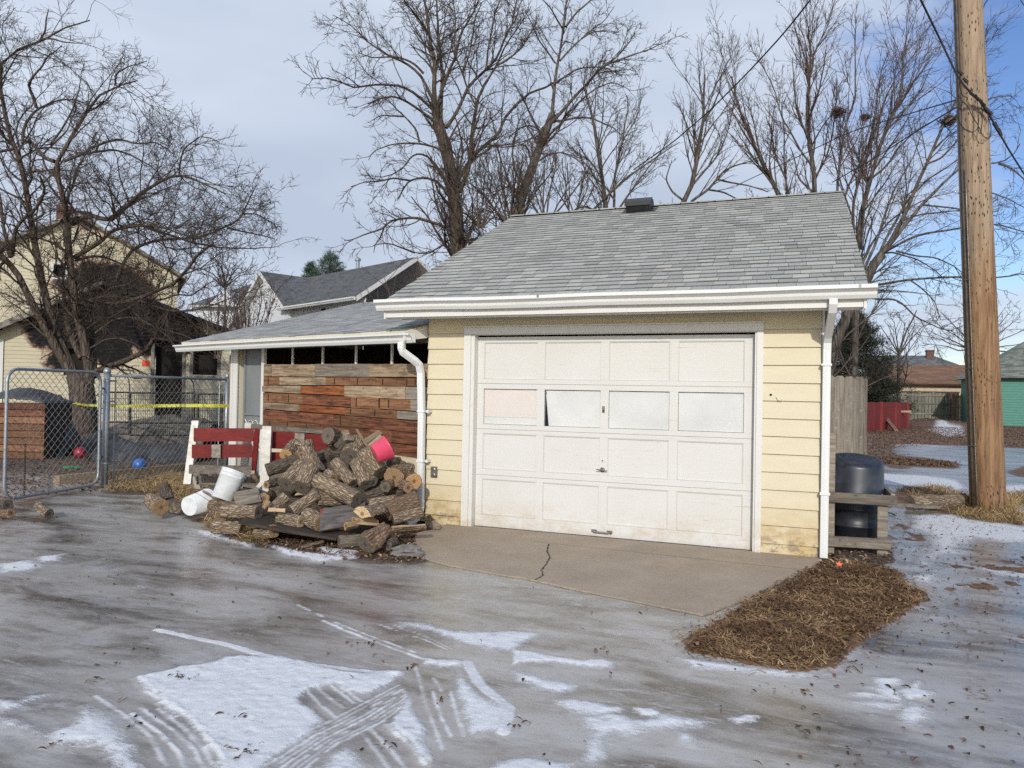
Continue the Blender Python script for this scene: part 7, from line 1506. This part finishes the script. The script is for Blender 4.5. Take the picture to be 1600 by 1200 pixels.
o = m_.build('wall', M['char'], hs); at_ = o.data.attributes.new('char', 'FLOAT', 'POINT'); at_.data.foreach_set('value', cv)
m_ = MB(); fbox(m_, F, uL, uR, .5, .55, 0, zEr); fbox(m_, F, uL, uR, .02, .5, zdb-.05, zdb); fbox(m_, F, uR-.03, uR-.01, .021, 6, 0, zEr); fsheet(m_, F, [(uL, 0), (uR, 0), (uR, zEr-.02), (uP, zP-.05), (uL, gz_top(uL)-.02)], .30, .05); m_.build('burnt_interior', M['dark'], hs)
m_ = MB(); fbox(m_, F, uL, u_dl-.02, -.01, .03, -.1, .30); fbox(m_, F, u_dr+.02, uR, -.01, .03, -.1, .30); m_.build('foundation', M['concrete'], hs)
M['burnt_trim'] = simple('scorched_trim', (.34, .32, .27), (.10, .09, .08), 3, .8, 0, .2)
for (a, b, c_, d_) in ((u_dl, u_dr, zdb, zdt), (wnl, wnr, wnb, wnt)):
    for q in ((a-.10, a, c_-.0, d_), (b, b+.10, c_-.0, d_)): m_ = MB(); fbox(m_, F, q[0], q[1], -.04, .02, q[2], q[3]); m_.build('window_frame' if a == wnl else 'door_frame', M['burnt_trim'], hs)
m_ = MB(); fbox(m_, F, wnl-.12, wnr+.12, -.07, .02, wnb-.10, wnb); m_.build('window_sill', M['burnt_trim'], hs)
nl, nt = hu(222, 563); nr_, nb2 = hu(234, 572); m_ = MB(); fbox(m_, F, nl, nr_, -.03, -.016, nb2, nt); m_.build('notice', simple('bright_orange_paper', (.90, .09, .02), None, 4, .6, 0, 0), hs)
lf_, lt_ = hu(2, 620); m_ = MB(); fbox(m_, F, hu(-2, 600)[0], hu(4, 600)[0], -.05, .0, .2, hu(0, 530)[1]); m_.build('corner_board', M['trim'], hs)
# roof of the wing: left slope grey, right slope charred
k = NT('charred_shingle'); nz = k.noise((6, 6, 6), detail=7, rough=.7); k.set(k.mix(k.ramp(nz, .4, .7), (.010, .009, .009), (.045, .043, .042)), .8); k.bump(nz, .8, .03); M['char_roof'] = k.m
over = .45
def slope(F_, ua, za_, ub, zb_, v0, v1, mat, deck, parent, th_=.10, sh=True, nm='roof'):
    pts = [F_.P(ua, v0, za_), F_.P(ua, v1, za_), F_.P(ub, v1, zb_), F_.P(ub, v0, zb_)]
    if sh: return roof_plane(parent, deck, mat, pts, expo=.16, tab=.3, thick=th_, name=nm)
    m_ = MB(); n = 30
    for i in range(n):
        a = i/n; b = (i+1)/n; j = random.uniform(0, .05); q = lambda s, v: (F_.P(ua+(ub-ua)*s, v, za_+(zb_-za_)*s))
        lo = [q(a, v0-random.uniform(0, .12)), q(b, v0-random.uniform(0, .12)), q(b, v1), q(a, v1)]; m_.hexa([np.array(p)-np.array([0, 0, th_+j]) for p in lo], [np.array(p)+np.array([0, 0, j*.5]) for p in lo])
    return m_.build(nm, mat, parent)
zl_ = gz_top(uL)
slope(F, uL-.3, zl_-.08, uP, zP+.10, -over, 5.5, M['shingle_far'], M['burnt_trim'], hs)
slope(F, uR+.35, zEr-.05, uP, zP+.10, -over, 5.5, M['char_roof'], M['char_roof'], hs, sh=False)
m_ = MB(); m_.hexa([F.P(uL-.3, -over-.03, zl_-.26), F.P(hu(60, 480)[0], -over-.03, gz_top(hu(60, 480)[0])-.10), F.P(hu(60, 480)[0], -over-.03, gz_top(hu(60, 480)[0])+.06), F.P(uL-.3, -over-.03, zl_-.06)], [F.P(uL-.3, -over, zl_-.26), F.P(hu(60, 480)[0], -over, gz_top(hu(60, 480)[0])-.10), F.P(hu(60, 480)[0], -over, gz_top(hu(60, 480)[0])+.06), F.P(uL-.3, -over, zl_-.06)]); m_.build('rake_board', M['burnt_trim'], hs)
# upper storey behind
VB = 5.6
def hb(x, y): return F.hit(x, y, VB)
ubL = hb(-70, 480)[0]; ubR, zbR = hb(278, 430); ubP, zbP = hb(122, 338); _, zbs = hb(205, 400)
def top2(u):
    s = (zbP-zbR)/(ubR-ubP); return zbP-s*abs(u-ubP)
wl_, wt_ = hb(84, 412); wr_, wb_ = hb(102, 434)
m_ = MB(); cv = []; z = 2.4; us = np.linspace(ubL, ubR, 41)
while z < zbP:
    zz = z+.125
    for i in range(40):
        a, b = us[i], us[i+1]; c_ = (a+b)/2; zc = (z+zz)/2
        ta = min(1e9, top2(c_))
        if zz > ta+.08 or (wl_ < c_ < wr_ and wb_ < zc < wt_): continue
        m_.add([F.P(a, VB-.014, z), F.P(b, VB-.014, z), F.P(b, VB, zz), F.P(a, VB, zz), F.P(a, VB+.02, z), F.P(b, VB+.02, z)], [(0, 1, 2, 3), (4, 5, 1, 0)])
        def ch2(u, q): 
            s = 28.6/f_; a1, b1 = hb(150, 350); a2, b2 = hb(165, 450); return min(1, max(0, .62-math.hypot((u-a1)/(48*s), (q-b1)/(22*s))*.6, 1.5-math.hypot((u-a2)/(60*s), (q-b2)/(36*s))))
        cv += [ch2(a, z), ch2(b, z), ch2(b, zz), ch2(a, zz), ch2(a, z), ch2(b, z)]
    z = zz
o = m_.build('upper_wall', M['char'], hs); at_ = o.data.attributes.new('char', 'FLOAT', 'POINT'); at_.data.foreach_set('value', cv)
m_ = MB(); fsheet(m_, F, [(ubL, 0), (ubR, 0), (ubR, zbR-.05), (ubP, zbP-.12), (ubL, max(top2(ubL)-.1, .2))], VB+.2, .05); fbox(m_, F, ubR-.06, ubR, VB+.021, VB+6, 0, zbR-.05); m_.build('upper_interior', M['dark'], hs)
for q in ((wl_-.08, wl_, wb_-.08, wt_+.08), (wr_, wr_+.08, wb_-.08, wt_+.08), (wl_, wr_, wt_, wt_+.08), (wl_, wr_, wb_-.08, wb_)): m_ = MB(); fbox(m_, F, q[0], q[1], VB-.05, VB+.02, q[2], q[3]); m_.build('window_frame', M['trim'], hs)
s2 = (zbP-zbR)/(ubR-ubP)
slope(F, ubR+.35, zbR-.35*s2+.08, ubP, zbP+.08, VB-.35, VB+6, M['shingle_far'], M['burnt_trim'], hs); slope(F, ubL-.2, top2(ubL-.2)+.08, ubP, zbP+.08, VB-.35, VB+6, M['shingle_far'], M['burnt_trim'], hs)
cu, cz = hb(98, 342); m_ = MB(); fbox(m_, F, cu-.30, cu+.30, VB+1.0, VB+1.7, cz-1.6, hb(98, 318)[1]+.15); m_.build('chimney', simple('soot_brick', (.20, .085, .06), (.10, .05, .04), 12, .9, 0, .4), hs)
m_ = MB(); cu, cz = hb(122, 340); fbox(m_, F, cu-.35, cu+.45, VB+.6, VB+.9, cz-.3, hb(122, 324)[1]); m_.build('burnt_ridge_piece', M['char_roof'], hs)
# ---- white house with slate roof, cross gable
F = Frame(480, 520, 36.0, -.42)
def hw(x, y, v=0.0): return F.hit(x, y, v)
wh = thing('white_house', F.P(0, 3, 0), 'white clapboard house with slate grey cross gable roof beyond the shed', 'house')
M['white_siding'] = simple('white_clapboard', (.66, .68, .70), (.58, .60, .62), (1, 1, 10), .6, 0, .1)
eL, zE = hw(449, 481); eR, zE2 = hw(562, 468); zE = (zE+zE2)/2; uRR = hw(557, 469, -.5)[0]
VBk = min(np.linspace(2.5, 9, 131), key=lambda v_: abs(hw(652, 401, float(v_))[0]-uRR)); VBk = float(VBk); zrdg = hw(652, 401, VBk)[1]
def clapwall(F_, m_, u0, u1, v, z0, z1, row=.15, top=None):
    z = z0
    while z < z1:
        zz = min(z+row, z1); a0, b0, a1, b1 = u0, u1, u0, u1
        if top: a0, b0 = top(z); a1, b1 = top(zz)
        if b1-a1 > .02: m_.add([F_.P(a0, v-.016, z), F_.P(b0, v-.016, z), F_.P(b1, v, zz), F_.P(a1, v, zz), F_.P(a0, v+.02, z), F_.P(b0, v+.02, z)], [(0, 1, 2, 3), (4, 5, 1, 0)])
        z = zz
gLu, gLz = hw(402, 505); gPu, gPz = hw(424, 428); gRu, gRz = hw(457, 476)
sR = (gPz-gRz)/(gRu-gPu); gLu = gPu-(gRu-gPu); zg = gRz
m_ = MB(); clapwall(F, m_, gLu-4, uRR, 0, 0, zE); w_ob = m_.build('wall', M['white_siding'], wh)
m_ = MB(); clapwall(F, m_, 0, 0, -.25, zg-.2, gPz-.05, .15, lambda z: (gPu-(gPz-z)/sR, gPu+(gPz-z)/sR) if z > zg-.3 else (gLu, gRu)); m_.hexa([F.P(gLu, -.25, zE-2), F.P(gRu, -.25, zE-2), F.P(gRu, -.25, zg-.2), F.P(gLu, -.25, zg-.2)], [F.P(gLu, 0, zE-2), F.P(gRu, 0, zE-2), F.P(gRu, 0, zg-.2), F.P(gLu, 0, zg-.2)]); m_.build('gable_wall', M['white_siding'], wh)
roof_plane(wh, M['trim'], M['shingle_far'], [F.P(gRu-.5, -.5, zE), F.P(uRR, -.5, zE), F.P(uRR, VBk, zrdg), F.P(gPu-3, VBk, zrdg)], expo=.15, tab=.3, thick=.12)
roof_plane(wh, M['trim'], M['shingle_far'], [F.P(uRR, 2*VBk+.5, zE), F.P(gPu-5, 2*VBk+.5, zE), F.P(gPu-3, VBk+.01, zrdg), F.P(uRR, VBk+.01, zrdg)], expo=.5, tab=.9, thick=.12)
dG = VBk*(gPz-zE)/(zrdg-zE)+1.2
roof_plane(wh, M['trim'], M['shingle_far'], [F.P(gRu+.25, -.65, gRz-.25*sR+.06), F.P(gRu+.25, dG*.35, gRz-.25*sR+.06), F.P(gPu, dG, gPz+.06), F.P(gPu, -.65, gPz+.06)], expo=.15, tab=.3, thick=.10)
roof_plane(wh, M['trim'], M['shingle_far'], [F.P(gLu-1.2, -.65, gRz-1.2*sR+.06), F.P(gLu-1.2, dG*.35, gRz-1.2*sR+.06), F.P(gPu, dG, gPz+.06), F.P(gPu, -.65, gPz+.06)], expo=.15, tab=.3, thick=.10)
for sg in (1, -1):
    ue = gPu+sg*(gRu-gPu+.25)-(.9 if sg < 0 else 0); ze_ = gRz-(.25 if sg > 0 else 1.15)*sR
    m_ = MB(); m_.hexa([F.P(ue, -.68, ze_-.14), F.P(gPu, -.68, gPz-.14), F.P(gPu, -.68, gPz+.07), F.P(ue, -.68, ze_+.07)], [F.P(ue, -.652, ze_-.14), F.P(gPu, -.652, gPz-.14), F.P(gPu, -.652, gPz+.07), F.P(ue, -.652, ze_+.07)]); m_.build('rake_board', M['trim'], wh)
gutter(wh, [F.P(gRu-.4, -.52, zE-.16), F.P(uRR-.05, -.52, zE-.15)], -F.uy, 'gutter', .14, .14)
m_ = MB(); m_.hexa([F.P(uRR+.01, -.5, zE-.2), F.P(uRR+.04, -.5, zE-.2), F.P(uRR+.04, VBk, zrdg-.2), F.P(uRR+.01, VBk, zrdg-.2)], [F.P(uRR+.01, -.5, zE+.03), F.P(uRR+.04, -.5, zE+.03), F.P(uRR+.04, VBk, zrdg+.03), F.P(uRR+.01, VBk, zrdg+.03)]); m_.build('end_rake_board', M['trim'], wh)
wu, wz_ = hw(507, 488); m_ = MB(); fbox(m_, F, wu-.22, wu+.22, -.05, -.017, wz_-.30, wz_+.18); fbox(m_, F, wu-.32, wu-.22, -.07, -.017, wz_-.4, wz_+.2, 1); fbox(m_, F, wu+.22, wu+.32, -.07, -.017, wz_-.4, wz_+.2, 1); m_.build('window', [M['dark'], M['trim']], wh)
pu, pz = hw(559, 414, 3.6); m_ = MB(); m_.tube([F.P(pu, 3.6, pz-.7), F.P(pu, 3.6, pz+.25)], .10, 12); m_.lathe([(.16, 0), (.16, .12), (.05, .2)], F.P(pu, 3.6, pz+.22), 12); m_.build('flue_pipe', M['galv'], wh)
# another roof further left
F = Frame(360, 520, 44.0, .25); zr2 = F.hit(395, 441)[1]; ze2 = F.hit(330, 478)[1]; w3 = thing('far_house', F.P(0, 2, 0), 'distant grey roofed house behind the yard tree and the white gable', 'house')
m_ = MB(); fbox(m_, F, -2.5, 4, 0, 6, 0, ze2+.2); m_.build('wall', M['white_siding'], w3); ua, ub = F.hit(300, 480)[0], F.hit(420, 440)[0]
roof_plane(w3, M['trim'], M['shingle_far'], [F.P(ua, -.5, ze2), F.P(ub+1, -.5, ze2), F.P(ub+1, 4, zr2+.9), F.P(ua+3, 4, zr2+.9)], expo=.25, tab=.4, thick=.12)
m_ = MB(); us_ = [(F.hit(x, y, -.6)) for x, y in ((328, 474), (352, 452), (361, 464), (372, 480))]; m_.extrude([F.P(u, -.6, z_) for u, z_ in us_], tuple(F.uy*2.0)); m_.build('dormer', M['white_siding'], w3)
# ---- things in the left yard
Dp = 15.2
th = thing('dog_pen', tuple(at(250, 690, Dp)*np.array([1, 1, 0])), 'black wire dog pen panels standing in front of the burnt doorway', 'dog pen')
def bar(a, b, r, nm='bar', par=None, mt=None, n=6): m_ = MB(); m_.tube([tuple(a), tuple(b)], r, n); return m_.build(nm, mt or M['black_metal'], par)
for (xa, xb, yt, yb) in ((165, 203, 613, 678), (203, 303, 614, 680), (309, 346, 616, 676), (352, 378, 616, 676)):
    for xx in (xa, xb): bar(at(xx, yt, Dp), at(xx, yb, Dp), .030, 'post', th)
    for yy in (yt, (yt+yb)/2+14, yb): bar(at(xa, yy, Dp), at(xb, yy, Dp), .019, 'rail', th)
    Q = []; n = int((xb-xa)/3.4)
    for i in range(1, n): x = xa+(xb-xa)*i/n; Q.append([at(x, yt, Dp), at(x, (yt+yb)/2, Dp), at(x, yb, Dp)])
    for i in range(1, 7): y = yt+(yb-yt)*i/7; Q.append([at(xa, y, Dp), at((xa+xb)/2, y, Dp), at(xb, y, Dp)])
    mkmesh('wire_panel', [(np.array(Q), np.full((len(Q), 3), .0045), 4)], M['black_metal'], th)
for (x0_, y0_, x1_, y1_) in ((192, 584, 203, 613), (292, 588, 304, 614)):
    P_ = np.array([at(x0_, y0_, Dp), at((x0_+x1_)/2+4, y0_+8, Dp), at(x1_, y1_, Dp)]); Pk, _ = resample(P_, [1, 1, 1], 10); m_ = MB(); m_.tube([tuple(q) for q in Pk], .012, 5); m_.build('arch_hoop', M['black_metal'], th)
# caution tape
m_ = MB(); pts = [(100, 626, 18.3), (130, 633, 18.2), (165, 634, 16), (210, 634.5, 13.8), (250, 634, 12.9), (300, 633.5, 12.2), (345, 634, 11.8), (362, 634, 11.4)]; Pk, _ = resample(np.array([at(x, y, d) for x, y, d in pts]), [1]*8, 60); vs = []; hs_ = .027
for i, p in enumerate(Pk): tw = .5*math.sin(i*.35); vs += [tuple(p+np.array([tw*.02, tw*.02, -hs_])), tuple(p+np.array([-tw*.02, -tw*.02, hs_]))]
m_.add(vs, [(2*i, 2*i+2, 2*i+3, 2*i+1) for i in range(59)]); kt = NT('caution_tape_plastic'); bw_ = kt.noise((22, 22, 30), detail=3); kt.set(kt.mix(kt.ramp(bw_, .56, .60, 0, .7), (.58, .56, .05), (.06, .06, .01)), .4); o = m_.build('barrier_tape', kt.m); o.modifiers.new('s', 'SOLIDIFY').thickness = .002; tag(o, 'yellow barrier tape stretched from the tree to the shed post', 'tape')
# black flexible pool liner / trampoline sheet on the ground
M['tarp'] = simple('black_tarp', (.022, .024, .027), (.055, .060, .068), 3.0, .38, 0, .8, .05, dist=1.5)
def lump(name, label, cat, pxs, d, hgt, dep, seed, mat, n=26):
    """draped sheet: crest line given by photo points, falls to the ground front and back"""
    Pc, _ = resample(np.array([at(x, y, d) for x, y in pxs]), [1]*len(pxs), n); vs = []; K_ = 12
    for i, p in enumerate(Pc):
        for j in range(K_+1):
            s = j/K_*2-1; q = np.array([p[0], p[1], 0])+np.array([FW[0], FW[1], 0])*s*dep*(1+.25*math.sin(i*.7+seed)); hh = p[2]*(1-abs(s)**1.7)+.10*mnoise.noise(Vector((i*.5, s*3, seed)))*p[2]*2*(1-abs(s)); vs.append((q[0]+.06*mnoise.noise(Vector((i*.6, j, seed+3))), q[1], max(hh, .005)))
    m_ = MB(); m_.add(vs, [(i*(K_+1)+j, (i+1)*(K_+1)+j, (i+1)*(K_+1)+j+1, i*(K_+1)+j+1) for i in range(n-1) for j in range(K_)]); o = m_.build(name, mat, smooth=True); sd = o.modifiers.new('s', 'SOLIDIFY'); sd.thickness = .01; sb = o.modifiers.new('d', 'SUBSURF'); sb.levels = 1; sb.render_levels = 2; return tag(o, label, cat)
lump('crumpled_tarp', 'crumpled black tarp lying along the foot of the dog pen', 'tarp', [(158, 696), (165, 672), (182, 680), (205, 691), (250, 694), (290, 693), (325, 697)], 14.9, .4, .5, 3, M['tarp'], 34)
lump('rubble_mound', 'low mound of charred rubble behind the dog pen', 'rubble', [(160, 672), (190, 660), (225, 652), (262, 648), (300, 650), (340, 660)], 17.5, .6, 1.2, 8, simple('charred_rubble', (.20, .175, .145), (.045, .04, .034), 6, .9, 0, .8, .05), 34)
lump('draped_tarp', 'black tarp draped upright between the wooden bin and the tree trunk', 'tarp', [(70, 700), (76, 640), (88, 613), (98, 622), (112, 655), (116, 700)], 15.5, 1, .45, 5, M['tarp'], 26)
# wooden slatted bin with dark cover
pb1 = gz(0, 714); db_ = 14.6; A = at(-25, 700, db_); B = at(69, 700, db_); ztop = at(20, 629, db_)[2]; bn_ = thing('wooden_bin', (A[0], A[1], 0), 'slatted brown wooden bin with a black cover at the left edge behind the gate', 'bin')
vv = np.array([B[0]-A[0], B[1]-A[1], 0]); Lb = np.linalg.norm(vv); vv /= Lb; nn = np.array([-vv[1], vv[0], 0]); rows_n = 8
for i in range(rows_n):
    z_ = ztop*i/rows_n; hh = ztop/rows_n-.015; m_ = MB(); a = A*np.array([1, 1, 0])+np.array([0, 0, z_+hh/2+.01]); b = a+vv*Lb; m_.beam(tuple(a), tuple(b), .03, hh); m_.build('slat', M['wood_nail'] if i < 6 else M['wood_brown'], bn_)
m_ = MB(); a = A*np.array([1, 1, 0]); m_.hexa([a+nn*.02, a+vv*Lb*.999+nn*.02, a+vv*Lb*.999+nn*.9, a+nn*.9], [q+np.array([0, 0, ztop-.02]) for q in (a+nn*.02, a+vv*Lb*.999+nn*.02, a+vv*Lb*.999+nn*.9, a+nn*.9)]); m_.build('bin_body', M['wood_dark'], bn_)
m_ = MB(); a = a+np.array([0, 0, ztop]); n = 16; vs = []
for i in range(n+1):
    for j in range(7):
        u = i/n; w_ = j/6; q = a+vv*Lb*(u*1.04-.02)+nn*(w_*1.0-.04); q = q+np.array([0, 0, .30*math.sin(pi_*min(1, max(0, u*.9+.12)))**.6*(math.sin(pi_*w_*.8+.3))+.03*mnoise.noise(Vector((i*.7, j, 2)))]); vs.append(q)
m_.add(vs, [(i*7+j, (i+1)*7+j, (i+1)*7+j+1, i*7+j+1) for i in range(n) for j in range(6)]); o = m_.build('cover', M['tarp'], bn_, True); o.modifiers.new('s', 'SOLIDIFY').thickness = .02
# toy balls, edging timbers, small stones
def ball(x, y, r, label, c, seed): 
    p = gz(x, y); m_ = MB(); m_.lathe([(r*math.sin(a)+.0002, r-r*math.cos(a)) for a in np.linspace(0, pi_, 16)], (p[0], p[1], p[2]-.004), 24, cap0=False, cap1=False); o = m_.build('toy_ball', simple('ball_'+str(seed), c, tuple(q*.6 for q in c), 7, .4, 0, 0), smooth=True, loc=p); tag(o, label, 'ball', 'toy balls in the yard')
ball(218, 736, .115, 'blue toy ball lying behind the fixed chain link panel', (.03, .14, .50), 1); ball(125, 717, .125, 'dark red toy ball lying behind the open gate', (.30, .02, .045), 2)
def tim2(a, b, w_, h_, label, mt): 
    a = gz(*a); b = gz(*b); m_ = MB(); m_.beam((a[0], a[1], h_/2), (b[0], b[1], h_/2), w_, h_); o = m_.build('edging_timber', mt); tag(o, label, 'timber', 'garden edging timbers')
tim2((88, 757), (153, 750), .14, .13, 'short edging timber behind the open gate', M['wood_tan']); tim2((166, 748), (296, 734), .10, .12, 'rear edging timber crossing behind the fixed chain link panel', M['wood_tan']); tim2((168, 757), (296, 741), .05, .05, 'thin front edging strip below the fixed chain link panel', M['wood_grey'])
m_ = MB(); q = gz(112, 731); m_.lathe([(.14, 0), (.17, .012), (.12, .03), (.001, .035)], (q[0], q[1], 0), 20, cap1=False); o = m_.build('toy_disc', simple('green_toy_plastic', (.05, .32, .10), None, 5, .4, 0, 0)); tag(o, 'flat green toy disc lying near the red ball', 'toy')
# orange-brown plank beside shed post
plank(np.array(sp(LU+.03, -.02, .6)), np.array(sp(LU+.03, -.02, 1.98)), .05, .04, (0, -1, 0), M['wood_tan'], 'narrow orange brown board standing against the shed corner post', 'board', 'standing_board')
